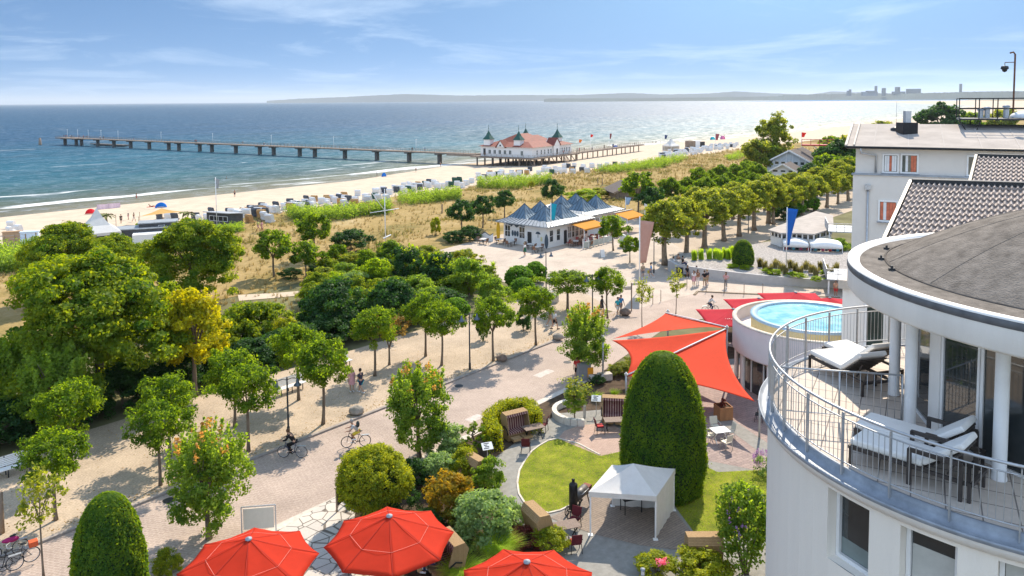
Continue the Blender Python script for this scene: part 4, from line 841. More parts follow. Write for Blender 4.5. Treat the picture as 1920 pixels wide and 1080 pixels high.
def clumps(rad, ncl, rc, per, c=(0, 0, 0), lo=.45, flat=.75, bottom=-1.0, noise=.16):
    """leaf positions in clumps spread through an uneven ellipsoid"""
    d = unit(NR.normal(size=(ncl, 3))); d[:, 2] = np.where(d[:, 2] < bottom, -d[:, 2], d[:, 2])
    lob = 1+noise*(np.sin(d[:, 0]*4.1+1.7)*np.cos(d[:, 1]*3.7)+np.sin(d[:, 2]*5+d[:, 0]*3))
    r = (lo+(1-lo)*NR.random(ncl)**.55)*lob
    cc = d*r[:, None]*np.array(rad)
    q = NR.normal(size=(ncl, per, 3)); q = q/np.maximum(np.linalg.norm(q, axis=2, keepdims=True), 1e-6)*(NR.random((ncl, per, 1))**.45)
    sz = rc*(.65+.7*NR.random((ncl, 1, 1))); off = q*sz*np.array([1, 1, flat])
    p = (cc[:, None, :]+off).reshape(-1, 3)
    out = np.repeat(cc/np.array(rad), per, 0); nr = unit(.55*unit(q.reshape(-1, 3))+.35*unit(out)+.55*NR.normal(size=(ncl*per, 3))+np.array([0, 0, .35]))
    tint = np.clip(np.repeat(NR.normal(.45, .17, ncl), per)+NR.normal(0, .16, ncl*per), 0, 1)
    return p+np.array(c), nr, tint
def shoots(n, base_r, z0, z1, h, per, c=(0, 0, 0), rr=.16):
    """upright leafy shoots standing out of a crown"""
    a = NR.random(n)*2*math.pi; r = base_r*np.sqrt(NR.random(n)); b = np.stack([r*np.cos(a), r*np.sin(a), z0+(z1-z0)*(1-(r/base_r)**2)], 1)
    dr = unit(np.stack([.28*np.cos(a)*r/base_r, .28*np.sin(a)*r/base_r, np.ones(n)], 1)); L_ = h*(.55+.6*NR.random(n))
    t = NR.random((n, per, 1)); p = b[:, None, :]+dr[:, None, :]*t*L_[:, None, None]+NR.normal(size=(n, per, 3))*rr*(1.15-t)
    nr = unit(NR.normal(size=(n*per, 3))+np.array([0, 0, .4])); tint = np.clip(.45+.5*t.reshape(-1)*NR.random(n*per)+NR.normal(0, .1, n*per), 0, 1)
    return p.reshape(-1, 3)+np.array(c), nr, tint
def join(*gs): return tuple(np.concatenate([g[i] for g in gs]) for i in range(3))
LM = dict(
 linden=leafmat('linden_leaves', (.022, .055, .009), (.100, .150, .016), .50, (2.4, 2.15, .45)),
 plane=leafmat('plane_leaves', (.045, .078, .014), (.175, .190, .034), .45, (2.2, 2.0, .7)),
 maple=leafmat('maple_leaves', (.026, .068, .009), (.125, .165, .014), .42, (2.6, 2.1, .45)),
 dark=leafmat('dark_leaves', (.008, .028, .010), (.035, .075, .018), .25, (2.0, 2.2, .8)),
 yellow=leafmat('yellow_leaves', (.115, .135, .010), (.30, .295, .012), .45, (1.7, 1.5, .4)),
 golden=leafmat('golden_leaves', (.060, .095, .010), (.25, .255, .012), .35, (1.8, 1.7, .4)),
 orange=leafmat('orange_leaves', (.09, .10, .012), (.26, .18, .018), .45, (1.6, 1.3, .5)),
 orangetip=leafmat('russet_shoots', (.15, .13, .03), (.32, .20, .07), .45, (1.6, 1.2, .8)),
 lime=leafmat('lime_leaves', (.065, .115, .010), (.21, .25, .018), .50, (1.9, 1.9, .4)),
 silver=leafmat('silvery_leaves', (.060, .100, .038), (.20, .265, .105), .35, (1.6, 1.7, 1.1)),
 fresh=leafmat('fresh_leaves', (.040, .082, .014), (.145, .20, .035), .45, (2.1, 2.0, .6)),
 yew=leafmat('yew_needles', (.030, .075, .012), (.095, .150, .015), .40, (2.8, 2.2, .3)),
 ball=leafmat('ball_leaves', (.030, .085, .008), (.100, .170, .015), .30, (2.0, 2.0, .4)),
 brown=leafmat('brown_leaves', (.10, .075, .025), (.24, .17, .06), .40, (1.6, 1.4, .8)),
 red=leafmat('dark_red_leaves', (.06, .018, .016), (.17, .05, .04), .35, (1.8, 1.0, .9)),
 willow=leafmat('dune_willow_leaves', (.045, .085, .020), (.165, .225, .050), .40, (1.9, 1.9, .6)),
 grass=leafmat('ornamental_grass', (.085, .145, .015), (.30, .36, .05), .45, (1.7, 1.7, .5)),
 straw=leafmat('straw_grass', (.14, .112, .048), (.32, .25, .12), .15, (1.2, 1.1, .9)),
 sedge=leafmat('marram_grass', (.085, .085, .032), (.22, .185, .08), .25, (1.3, 1.3, .8)),
 purple=leafmat('purple_flowers', (.12, .06, .16), (.30, .18, .38), .3, (1.4, 1.2, 1.4)),
 pink=leafmat('pink_flowers', (.5, .08, .16), (.75, .25, .35), .3, (1.3, 1.0, 1.1)))
m_bark = mat('bark', (.175, .135, .10), .95, .35, 5, .8, 18, stretch=(1, 1, .25)); m_bark2 = mat('mottled_plane_bark', (.22, .165, .115), .95, .4, 2.5, .6, 12)
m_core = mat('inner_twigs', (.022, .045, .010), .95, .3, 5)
def trunk_mesh(name, h, r0, r1, limbs, spread, up, seed, m, bend=.08, flare=1.35):
    rd = random.Random(seed); s_ = MB(); pts = []; rs = []
    bx, by = rd.uniform(-bend, bend), rd.uniform(-bend, bend)
    for i in range(7):
        t = i/6; pts.append((bx*math.sin(t*2.4), by*math.sin(t*2), h*t)); rs.append((r0+(r1-r0)*t)*(1+(flare-1)*max(0, 1-t*5)))
    s_.tube(pts, rs, 9)
    top = Vector(pts[-1])
    for k in range(limbs):
        a = 2*math.pi*k/limbs+rd.uniform(-.4, .4); e = rd.uniform(.55, 1.0); st = top-Vector((0, 0, rd.uniform(0, h*.12)))
        p1 = st+Vector((math.cos(a)*spread*.35*e, math.sin(a)*spread*.35*e, up*.45)); p2 = st+Vector((math.cos(a)*spread*e, math.sin(a)*spread*e, up*rd.uniform(.75, 1.1)))
        s_.tube([st, p1, p2], [r1*.75, r1*.45, r1*.12], 6)
        p3 = p1+Vector((math.cos(a+.8)*spread*.4, math.sin(a+.8)*spread*.4, up*.4)); s_.tube([p1, p3], [r1*.35, r1*.1], 5)
    return s_.mesh(name, m)
PROTO = {}
def treekind(key, name, cat, trunks, crowns): PROTO[key] = (name, cat, trunks, crowns)
def tree(key, v, loc, rz, sc, label, group=None, part='crown'):
    name, cat, tr, cr = PROTO[key]
    t = thing(name, label, cat, loc, rz, group); t.scale = sc if isinstance(sc, tuple) else (sc, sc, sc)
    if tr: o = bpy.data.objects.new('trunk' if part == 'crown' else 'stem', tr[v % len(tr)]); COL.objects.link(o); o.parent = t
    o = bpy.data.objects.new(part, cr[v % len(cr)]); COL.objects.link(o); o.parent = t
    return t
def mk(kind, g, ls, extra=None, asp=.62):
    p, nr, ti = g; sz = ls*(.7+.6*NR.random(len(p)))
    if extra is None: return leaf_mesh('crown', p, nr, sz, ti, LM[kind], asp=asp)
    p2, n2, t2 = extra[1]; s2 = ls*.95*(.7+.6*NR.random(len(p2)))
    return leaf_mesh('crown', np.concatenate([p, p2]), np.concatenate([nr, n2]), np.concatenate([sz, s2]), np.concatenate([ti, t2]), [LM[kind], LM[extra[0]]], np.concatenate([np.zeros(len(p)), np.ones(len(p2))]), asp)
# promenade linden: clear stem 2.1 m, round crown radius about 1.75
lt = [trunk_mesh('trunk', 2.5, .10, .075, 7, 1.25, 1.4, s, m_bark) for s in (1, 2, 3)]
treekind('linden', 'linden_tree', 'tree', lt, [mk('linden', join(clumps((1.72, 1.72, 1.40), 84, .40, 78, (0, 0, 3.65), .45, .7, -.85), clumps((1.5, 1.5, 1.1), 30, .36, 50, (0, 0, 3.9), .6, .6)), .078) for _ in range(4)])
treekind('sparse', 'sparse_tree', 'tree', [trunk_mesh('trunk', 1.4, .09, .06, 6, 1.2, 2.2, 5, m_bark)], [mk('brown', join(clumps((1.6, 1.6, 1.1), 42, .32, 26, (0, 0, 3.3), .5, .6), clumps((1.5, 1.5, .8), 14, .3, 26, (.5, 0, 2.9), .5, .6)), .085)])
# upright street maples with russet shoots
treekind('streetmaple', 'street_maple', 'tree', [trunk_mesh('trunk', 2.2, .13, .09, 8, 1.2, 2.4, s, m_bark) for s in (7, 8)],
 [mk('fresh', join(clumps((1.75, 1.75, 1.95), 130, .38, 80, (0, 0, 2.65), .45, .8, -.92), shoots(56, 1.5, 3.2, 4.2, 1.5, 70, rr=.15)), .080, ('orangetip', shoots(20, 1.45, 4.3, 5.3, .45, 16, rr=.09))) for _ in range(3)])
def big(kind, rad, cz, ncl, rc, per, ls, n=1): return [mk(kind, join(clumps(rad, ncl, rc, per, (0, 0, cz), .62, .62, -.55, .2), clumps(tuple(x*.72 for x in rad), ncl//4, rc, per//2, (0, 0, cz), .5, .7)), ls) for _ in range(n)]
treekind('bigmaple', 'maple_tree', 'tree', [trunk_mesh('trunk', 4.0, .32, .22, 8, 3.2, 3.6, 11, m_bark)], big('maple', (4.9, 4.9, 4.5), 5.7, 330, .72, 170, .125, 2))
treekind('yellowtree', 'yellow_tree', 'tree', [trunk_mesh('trunk', 3.0, .18, .12, 8, 1.7, 3.6, 12, m_bark)], [mk('yellow', join(clumps((2.1, 2.1, 3.1), 120, .48, 70, (0, 0, 4.6), .5, .8, -.8), shoots(30, 1.7, 5.2, 6.5, 1.4, 50, rr=.2)), .13)])
treekind('spiky', 'young_maple', 'tree', [trunk_mesh('trunk', 2.2, .14, .10, 8, 1.5, 3.0, 13, m_bark)], [mk('fresh', join(clumps((2.0, 2.0, 2.0), 100, .42, 60, (0, 0, 3.2), .5, .8, -.8), shoots(60, 1.8, 3.6, 4.7, 1.6, 60, rr=.17)), .115)])
treekind('young', 'young_street_tree', 'tree', [trunk_mesh('trunk', 2.6, .045, .03, 6, .65, 1.6, s, m_bark, .05) for s in (21, 22)], [mk('plane', join(clumps((.95, .95, 1.15), 26, .30, 26, (0, 0, 3.4), .35, .8), shoots(6, .3, 3.8, 4.2, .9, 14, rr=.1)), .085) for _ in range(2)])
treekind('planetree', 'plane_tree', 'tree', [trunk_mesh('trunk', 3.5, .36, .27, 7, 2.0, 2.4, s, m_bark2, .15) for s in (31, 32, 33)], [mk('plane', join(clumps((2.75, 2.75, 2.35), 130, .58, 62, (0, 0, 5.5), .55, .75, -.7), clumps((2.2, 2.2, 1.2), 26, .5, 40, (0, 0, 4.2), .5, .7)), .155) for _ in range(3)])
treekind('balllinden', 'clipped_linden', 'tree', [trunk_mesh('trunk', 2.6, .16, .12, 6, 1.3, 1.5, s, m_bark) for s in (41, 42)], [mk('linden', clumps((2.0, 2.0, 1.75), 110, .45, 75, (0, 0, 3.7), .55, .8, -.9), .12) for _ in range(3)])
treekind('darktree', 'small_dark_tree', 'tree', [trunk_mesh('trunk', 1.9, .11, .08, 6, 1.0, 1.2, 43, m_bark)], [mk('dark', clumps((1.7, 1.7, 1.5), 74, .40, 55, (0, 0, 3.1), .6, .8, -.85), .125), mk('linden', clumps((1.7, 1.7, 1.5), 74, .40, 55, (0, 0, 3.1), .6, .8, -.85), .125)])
treekind('poplar', 'poplar_tree', 'tree', [trunk_mesh('trunk', 6, .4, .25, 8, 3, 6, 51, m_bark)], [mk('plane', join(clumps((6.0, 6.0, 7.0), 105, 1.05, 60, (0, 0, 9.5), .45, .8, -.8), clumps((3.5, 3.5, 4), 40, 1.0, 50, (1.5, 0, 14))), .33)])
treekind('fartree', 'broadleaf_tree', 'tree', [trunk_mesh('trunk', 3, .3, .2, 7, 2.5, 3, 52, m_bark)], [mk(k, clumps((4.2, 4.2, 3.4), 120, .85, 52, (0, 0, 4.4), .6, .7, -.8), .30) for k in ('dark', 'plane', 'linden')])
st = [trunk_mesh('stem', .45, .05, .035, 7, .5, .5, s, m_bark, .03) for s in (61, 62)]
def shrubkind(key, kind, n=2, ls=.058, per=84, ncl=80, rc=.25, extra=None, name='shrub', lo=.55, nz=.16): treekind(key, name, 'shrub', st, [mk(kind, clumps((1, 1, .95), ncl, rc, per, (0, 0, .95), lo, .75, -.75, nz), ls, extra() if extra else None) for _ in range(n)])
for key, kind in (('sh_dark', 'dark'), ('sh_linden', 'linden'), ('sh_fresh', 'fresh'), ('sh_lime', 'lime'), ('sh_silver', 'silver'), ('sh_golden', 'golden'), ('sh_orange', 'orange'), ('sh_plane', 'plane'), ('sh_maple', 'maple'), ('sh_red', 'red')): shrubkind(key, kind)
shrubkind('sh_ball', 'ball', 2, .060, 70, 330, .17, name='ball_shrub', lo=.86, nz=.03)
shrubkind('sh_pine', 'dark', 1, .05, 90, 46, .24, name='dwarf_pine'); shrubkind('sh_tips', 'dark', 2, .062, 84, 80, .25, lambda: ('lime', shoots(22, .85, 1.1, 1.8, .3, 16, rr=.06)))
def fit(key, px, py, wpx, hpx, label, v=0, group=None, z=None, cat=None, rz=None):
    """shrub whose foot stands at pixel (px, py), wpx wide and hpx tall in the survey photograph"""
    p = PT(px, py) if z is None else P(px, py, z); D = p.y; sx = wpx*D/FPX/2.05; top = 20.5
    hz = hpx*D/FPX*1.02/1.95*(1.0)
    return tree(key, v, p, random.uniform(0, 6.28) if rz is None else rz, (sx, sx, max(hz*.98-.0, .2)), label, group, 'foliage')
# ---- promenade lindens, front row then back row
G1 = 'lindens along the promenade'
for i, (px, py, r_, lb) in enumerate(((105, 975, 68, 'round linden at the left between white bench and clipped yew'), (301, 910, 63, 'round linden behind the russet tipped maple on the left'), (466, 847, 66, 'round linden on the kerb left of the cyclist in black'), (606, 795, 64, 'round linden standing left of the boulder, by the pedestrian with blue bag'),
   (828, 685, 46, 'round linden in the row just left of the tall lamp post'), (925, 677, 47, 'round linden right of the tall lamp post with a boulder at its foot'), (1005, 647, 44, 'round linden left of the two strolling pedestrians and a boulder'), (1139, 597, 38, 'round linden between woman in dark dress and couple in blue'),
   (133, 880, 66, 'round linden in the back row above the leftmost kerb linden'), (318, 857, 60, 'round linden in the back row before the dark hedge, left of centre'), (440, 800, 58, 'round linden in back row half hidden behind its front neighbour'), (560, 750, 56, 'round linden in the back row beside the white slatted bench'),
   (703, 705, 51, 'round linden in the back row beside the brown withered tree'), (798, 668, 46, 'round linden in the back row right of the brown withered tree'))):
    p = P(px, py, .1); tree('linden', i, p, i*1.3, (r_*p.y/FPX/2.0,)*2+(r_*p.y/FPX/1.9,), lb)
tree('sparse', 0, P(730, 684, .1), .3, 1.0, 'withered brown tree with several stems beside the promenade')
p = P(1064, 583, .008); tree('linden', 2, p, 2.0, (1.4, 1.4, .80), 'dense dark linden with ivy trunk left of the dark lamp post')
# ---- street maples on the hotel side
for i, (px, py, s_, lb) in enumerate(((392, 1010, 1.0, 'russet tipped street maple between the clipped yew and notice board'), (786, 858, 1.0, 'tall russet tipped maple in front of the hotel garden shrubs'), (1098, 705, .98, 'russet tipped maple left of the orange shade sails'))):
    tree('streetmaple', i, P(px, py, 0), i*2.1, (s_, s_, s_), lb)
for i, (px, py, s_, lb) in enumerate(((1204, 618, .98, 'thin young street tree beside the wooden signpost'), (1267, 592, .95, 'thin young street tree above the orange shade sail corner'), (82, 1085, 1.05, 'thin young tree at the lower left beside parked bicycles'))):
    tree('young', i, P(px, py, .01), i, s_, lb)
# ---- big trees at the left
tree('bigmaple', 0, P(190, 765), .4, (1.08, 1.02, 1.06), 'huge spreading maple with yellowish top at the left')
tree('bigmaple', 1, P(365, 588), 2.0, (.88, .88, .93), 'large dark maple behind the yellow tree')
tree('bigmaple', 1, P(118, 560), 4.0, (.74, .74, .80), 'green maple at far left in front of white pagoda tent'); tree('bigmaple', 0, P(222, 560), 1.0, (.66, .66, .68), 'green maple between pagoda tent and largest maple')
tree('yellowtree', 0, P(366, 742), 0, 1.0, 'bright yellow tree beside the large green maples')
tree('spiky', 0, P(112, 822), 0, 1.0, 'light green maple with upright shoots at the left hedge')
tree('spiky', 0, P(25, 800), 2, .95, 'dull green maple at the extreme left edge of the hedge')
# ---- dark shrub belt behind the promenade
rd = random.Random(3)
for i in range(24):
    u = 0+i*2.35; w_ = 53.0+rd.uniform(-.5, .8)
    if u > 52: continue
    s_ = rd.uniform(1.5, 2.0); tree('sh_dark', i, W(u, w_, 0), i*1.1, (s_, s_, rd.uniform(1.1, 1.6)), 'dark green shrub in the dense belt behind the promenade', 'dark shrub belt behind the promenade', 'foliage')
for i in range(13):
    u = 2+i*4.2; s_ = rd.uniform(1.6, 2.3); tree('sh_maple' if i % 3 else 'sh_fresh', i, W(u, 57.5+rd.uniform(-1, 1), 0), i, (s_, s_, rd.uniform(1.3, 1.9)), 'mid green shrub in the second line of the belt behind promenade', 'second line of the shrub belt', 'foliage')
rf_ = random.Random(31); KS = ('sh_maple', 'sh_dark', 'sh_linden', 'sh_fresh', 'sh_maple', 'sh_plane', 'sh_lime', 'sh_linden')
for i in range(16):
    for j in range(7):
        q = W(21+i*2.9+rf_.uniform(-1, 1), 56.5+j*2.9+rf_.uniform(-1, 1), 0); x, y = proj(q); s_ = rf_.uniform(1.15, 1.75); v_ = i*7+j
        if x < 400 or (x < 575 and y < 655) or x > 945 or y < 470+max(0, 700-x)*.5 or UW(q)[0] > 63: continue
        tree(KS[rf_.randrange(8)], v_, q, v_, (s_, s_, rf_.uniform(.9, 1.35)), 'leafy shrub crowded into the planting between promenade and dune', 'mixed shrubs between promenade and dune', 'foliage')
# ---- individual shrubs of the belt and the dune edge
for k, (key, px, py, wd, hg, lb) in enumerate((
 ('sh_maple', 470, 655, 100, 98, 'broad green shrub with light tips right of the yellow tree'), ('sh_golden', 545, 652, 62, 60, 'low yellowish shrub at the dune path end'),
 ('sh_dark', 626, 632, 118, 112, 'tall dark shrub with yellow top in the belt centre'), ('sh_dark', 735, 622, 104, 104, 'very dark shrub behind the back row lindens'),
 ('sh_maple', 660, 566, 62, 52, 'olive shrub behind the tall dark shrub'), ('sh_silver', 662, 552, 56, 46, 'grey green shrub left of the lime green one'),
 ('sh_lime', 712, 544, 58, 66, 'bright lime green shrub among darker ones'), ('sh_lime', 676, 532, 40, 36, 'small bright green shrub left of the lime green one'),
 ('sh_tips', 768, 536, 74, 76, 'dark shrub speckled with pale tips, left one'), ('sh_tips', 822, 545, 76, 74, 'dark shrub speckled with pale tips, right one'),
 ('sh_fresh', 880, 556, 70, 78, 'light green tall shrub by the plaza corner'), ('sh_fresh', 928, 582, 64, 62, 'green spreading shrub left of the round green balls'),
 ('sh_fresh', 800, 585, 56, 50, 'medium green shrub between dark and pale tipped ones'), ('sh_ball', 854, 598, 52, 40, 'dense round green ball shrub behind the tall lamp post'),
 ('sh_ball', 974, 540, 54, 42, 'dense round green ball in front at the plaza corner'), ('sh_ball', 1004, 530, 42, 40, 'dense round green ball behind the corner one'), ('sh_ball', 980, 556, 46, 36, 'flat dense green ball nearest the promenade lindens'),
 ('sh_dark', 658, 470, 72, 42, 'wide dark bush on the dry dune grass'), ('sh_linden', 632, 508, 52, 50, 'green bush right of two small dune trees'), ('sh_dark', 545, 522, 42, 20, 'low dark bush beneath the left dune tree'), ('sh_dark', 600, 515, 46, 24, 'low dark bush beneath the middle dune tree'),
 ('sh_linden', 690, 520, 50, 54, 'mid green bush behind the small lime one'), ('sh_linden', 735, 500, 60, 50, 'green bush in front of the weather mast'), ('sh_plane', 800, 505, 70, 46, 'olive flecked bush behind the pale tipped shrubs'),
 ('sh_plane', 873, 505, 62, 40, 'olive flecked bush at the plaza edge'), ('sh_dark', 880, 452, 46, 30, 'dark hedge bush left of the restaurant'), ('sh_dark', 850, 455, 40, 24, 'small dark bush left of restaurant hedge'),
 ('sh_golden', 818, 440, 22, 34, 'slim yellow green shrub on the dune near the kiosk trees'), ('sh_golden', 997, 353, 14, 14, 'small bright yellow shrub on the dune'),
 ('sh_lime', 1092, 378, 66, 24, 'yellow green bush behind the restaurant roofs'), ('sh_golden', 1120, 372, 40, 20, 'second yellow green bush behind the restaurant'),
 ('sh_dark', 907, 640, 24, 54, 'slim ivy clad stump behind the lamp post lindens'), ('sh_dark', 982, 622, 28, 54, 'ivy clad trunk left of the strolling pedestrians'),
 ('sh_fresh', 1575, 482, 44, 36, 'green bush right of the shop awnings'), ('sh_dark', 1470, 412, 52, 36, 'dark clipped bush before the shop roof'), ('sh_ball', 1513, 396, 44, 32, 'tall clipped green hedge ball right of allee trees'), ('sh_ball', 1490, 402, 40, 28, 'clipped green hedge ball left of the tall one'))):
    fit(key, px, py, wd, hg, lb, k)
# small trees on the dune and by the restaurant
for i, (key, v, px, py, r_, lb) in enumerate((('darktree', 1, 514, 519, 32, 'small round tree alone on the dune at the left'), ('darktree', 1, 575, 523, 26, 'small round tree second from left on the dune'), ('darktree', 1, 590, 482, 30, 'small round dune tree behind the second one'),
   ('darktree', 0, 865, 441, 24, 'small dark tree left of the white restaurant'), ('darktree', 0, 905, 428, 22, 'small dark tree behind the first one left of restaurant'), ('darktree', 0, 946, 410, 19, 'small dark tree touching the left pyramid roof'), ('darktree', 0, 1036, 392, 20, 'small dark tree behind the middle pyramid roofs'),
   ('darktree', 1, 1150, 470, 24, 'small tree between the orange awnings of the restaurant'), ('darktree', 1, 1181, 492, 18, 'small young tree in front of the orange awnings'), ('darktree', 1, 1196, 405, 30, 'light green round tree right of the restaurant roofs'), ('darktree', 0, 1222, 412, 22, 'green tree behind small white flag'))):
    p = PT(px, py); tree(key, v, p, i, r_*p.y/FPX/1.62, lb)
# ---- allee of old plane trees and the lindens beyond
near = [(1247, 497), (1286, 480), (1321, 465.5), (1358, 452), (1386, 443), (1414, 432), (1441, 419)]
lbs = ['nearest plane tree with two leaning limbs at the allee mouth', 'second plane tree of the allee behind the seated group', 'third plane tree of the allee above tall grasses', 'fourth plane tree of the allee above the clipped cone', 'fifth plane tree of the allee behind the clipped cone', 'sixth plane tree of the allee beside the ivy clad trunk', 'seventh plane tree of the allee left of the shop roof']
for i, (px, py) in enumerate(near): tree('planetree', i, P(px, py, .01), i*1.7, random.Random(i).uniform(.92, 1.04), lbs[i])
k = 0
for i in range(24):
    u = 122+i*6.2; tree('planetree', i, W(u, 49.5, 0), i*1.9, random.Random(i+50).uniform(.70, .90), 'plane tree with brown trunk in the far part of the allee', 'far plane trees of the allee')
for i in range(22):
    u = 90+i*6.6
    if i < 2: continue
    tree('planetree', i+1, W(u, 57.0, 0), i*1.3, random.Random(i+90).uniform(.68, .85), 'plane tree in the seaward row of the allee', 'seaward row of plane trees')
for w_, u0, n_ in ((66, 126, 20), (71.5, 122, 17), (78, 150, 9)):
    for i in range(n_):
        rr_ = random.Random(i+int(w_)); tx, ty = proj(W(u0+i*6.2, w_, 5.6))
        if 1425 < tx < 1545 and ty < 324: continue
        tree('balllinden', i, W(u0+i*6.2+rr_.uniform(-.8, .8), w_+rr_.uniform(-.6, .6), 0), i, rr_.uniform(.85, 1.08), 'clipped round linden with dense green crown seaward of the allee', 'clipped lindens beyond the restaurant')
# ---- farther trees
for i, (key, v, px, py, s_, lb) in enumerate((('poplar', 0, 1447, 318, .92, 'tall loose poplar rising above the beach'), ('fartree', 1, 1425, 322, 1.15, 'rounded tree in front of the tall poplar'), ('fartree', 0, 1570, 332, 1.2, 'dark tree left of the apartment house'), ('fartree', 2, 1545, 345, .9, 'olive tree below the red lift platform'),
   ('fartree', 1, 1597, 320, 1.3, 'olive tree touching the apartment house corner'), ('fartree', 0, 1520, 352, .7, 'dark tree right of the blue chalet'), ('fartree', 2, 1405, 340, .65, 'small tree left of the blue chalet'), ('fartree', 2, 1590, 350, .9, 'green tree beside the apartment house wall'),
   ('fartree', 1, 1655, 270, 1.3, 'single far tree above the chimney roof'), ('fartree', 0, 1762, 262, 2.2, 'large dark tree far behind the felt roof'), ('fartree', 2, 1815, 258, 1.6, 'yellow green tree beyond the roof platform'), ('fartree', 1, 1880, 255, 1.8, 'olive tree beyond the camera mast'), ('fartree', 2, 1560, 300, 1.0, 'dark green tree beside red scissor lift'))):
    p = P(px, py, 0); tree(key, v, p, i*.9, s_, lb)
# ---- clipped yews
def egg(H_, R_, p_=3.0, n=15000, ls=.055, kind='yew', name='clipped_yew'):
    zz = np.linspace(0, 1, 60); rr = R_*np.sqrt(np.clip(1-zz**p_, 0, 1))*(.90+.10*np.minimum(1, zz*5))
    t = NR.random(n); w8 = np.interp(t, zz, rr)/R_; keep = NR.random(n) < np.maximum(w8, .35); t = t[keep]; a = NR.random(len(t))*2*math.pi
    cap = NR.random(len(t)) < .10; t = np.where(cap, 1-.12*NR.random(len(t))**1.5, t)
    r = np.interp(t, zz, rr)*(1+.02*np.sin(a*9+t*20)+.016*np.sin(a*23-t*41)+NR.normal(0, .022, len(t))+.09*(NR.random(len(t)) < .012)*NR.random(len(t))); dr = np.gradient(rr, zz*H_); sl = np.interp(t, zz, dr)
    p = np.stack([r*np.cos(a), r*np.sin(a), t*H_+.12], 1); nr = unit(np.stack([np.cos(a), np.sin(a), np.clip(-sl, -2, 6)], 1)+.55*NR.normal(size=(len(t), 3)))
    tint = np.clip(.40+.30*np.sin(a*5+t*9)*np.sin(a*3-t*14)+NR.normal(0, .2, len(t)), 0, 1)
    me = leaf_mesh('foliage', p, nr, ls*(.7+.6*NR.random(len(t))), tint, LM[kind], asp=.5)
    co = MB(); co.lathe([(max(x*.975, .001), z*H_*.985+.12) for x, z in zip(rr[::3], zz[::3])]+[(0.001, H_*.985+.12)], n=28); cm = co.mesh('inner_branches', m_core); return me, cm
for px, py, H_, R_, lb, n in ((1243, 915, 7.25, 2.18, 'giant egg shaped clipped yew between lawn and orange sail', 52000), (210, 1165, 5.15, 1.36, 'tall egg shaped clipped yew at the lower left road edge', 34000)):
    fm, cm = egg(H_, R_, 3.0, n, .062); t = thing('clipped_yew', lb, 'topiary', P(px, py, 0)); o = meshobj('foliage', fm, LM['yew'], t); meshobj('inner_branches', cm, m_core, t)
fm, cm = egg(2.9, 1.25, 2.6, 5000, .085); t = thing('clipped_yew', 'small clipped yew cone on the gravel bed behind the wall', 'topiary', P(1393, 497, 1.1)); meshobj('foliage', fm, LM['yew'], t); meshobj('inner_branches', cm, m_core, t)
# ---- hotel garden shrubs
p = P(703, 972, 0)
t = tree('sh_golden', 0, p, .5, (1, 1, 1), 'big rounded golden shrub on stems by the red parasols', None, 'foliage'); bpy.data.objects.remove(t.children[1]); bpy.data.objects.remove(t.children[0])
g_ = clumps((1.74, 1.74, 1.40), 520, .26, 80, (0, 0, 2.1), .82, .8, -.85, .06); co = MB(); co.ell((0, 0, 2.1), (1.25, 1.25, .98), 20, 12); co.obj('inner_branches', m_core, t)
o = meshobj('foliage', leaf_mesh('foliage', g_[0], g_[1], .052*(.7+.6*NR.random(len(g_[0]))), g_[2], LM['golden']), LM['golden'], t); s_ = MB()
for i in range(7): a = i*.9; s_.tube([(.5*math.cos(a), .5*math.sin(a), 0), (.7*math.cos(a), .7*math.sin(a), .9), (1.0*math.cos(a), 1.0*math.sin(a), 1.9)], [.05, .045, .02], 6)
s_.obj('stem', m_bark, t)
for k, (key, px, py, wd, hg, lb) in enumerate((('sh_pine', 752, 972, 72, 74, 'dark green dwarf pine right of the golden shrub'), ('sh_orange', 842, 968, 104, 88, 'orange tinted shrub in the garden bed'), ('sh_golden', 866, 905, 58, 68, 'yellow shrub behind the orange tinted one'), ('sh_silver', 832, 858, 82, 66, 'pale green loose shrub behind the maple trunk'), ('sh_silver', 822, 905, 76, 60, 'grey green shrub left of the yellow one'), ('sh_dark', 775, 915, 60, 60, 'dark shrub at the foot of the street maple'),
  ('sh_fresh', 916, 925, 58, 72, 'green leafy shrub beside the garden path'), ('sh_silver', 908, 1018, 126, 108, 'large silvery shrub in front of the garden bed'), ('sh_plane', 868, 990, 66, 54, 'olive shrub left of the silvery one'), ('sh_red', 986, 1022, 66, 34, 'low dark red shrub behind the bright grass'), ('sh_golden', 1032, 1032, 74, 46, 'low yellow green shrub beside a wicker chair'), ('sh_silver', 968, 985, 46, 40, 'small pale shrub at the path edge'),
  ('sh_golden', 1232, 1085, 90, 52, 'yellow green bush with pink roses at the bottom edge'), ('sh_golden', 1320, 1092, 110, 62, 'yellow green bush right of the rose bush'), ('sh_dark', 800, 1000, 60, 50, 'dark low shrub behind the red parasol'), ('sh_dark', 850, 1040, 70, 44, 'dark low shrub between the two red parasols'), ('sh_golden', 312, 1082, 56, 54, 'small yellow shrub right of the lower left yew'), ('sh_golden', 872, 862, 40, 34, 'small golden shrub below the cloud pine'),
  ('sh_plane', 1160, 702, 44, 22, 'low olive shrub under the orange sail corner'), ('sh_plane', 1190, 690, 40, 22, 'low olive shrub beside the first under the sail'), ('sh_dark', 1120, 720, 30, 16, 'low dark shrub at the street maple foot'))):
    fit(key, px, py, wd, hg, lb, k, z=0)
t = thing('rose_blooms', 'cluster of pink roses above the yellow green bush', 'roses', P(1240, 1066, .8)); g_ = clumps((.16, .12, .1), 9, .14, 14, (0, 0, .3)); meshobj('bloom', leaf_mesh('bloom', g_[0], g_[1], .05, g_[2], LM['pink']), LM['pink'], t)
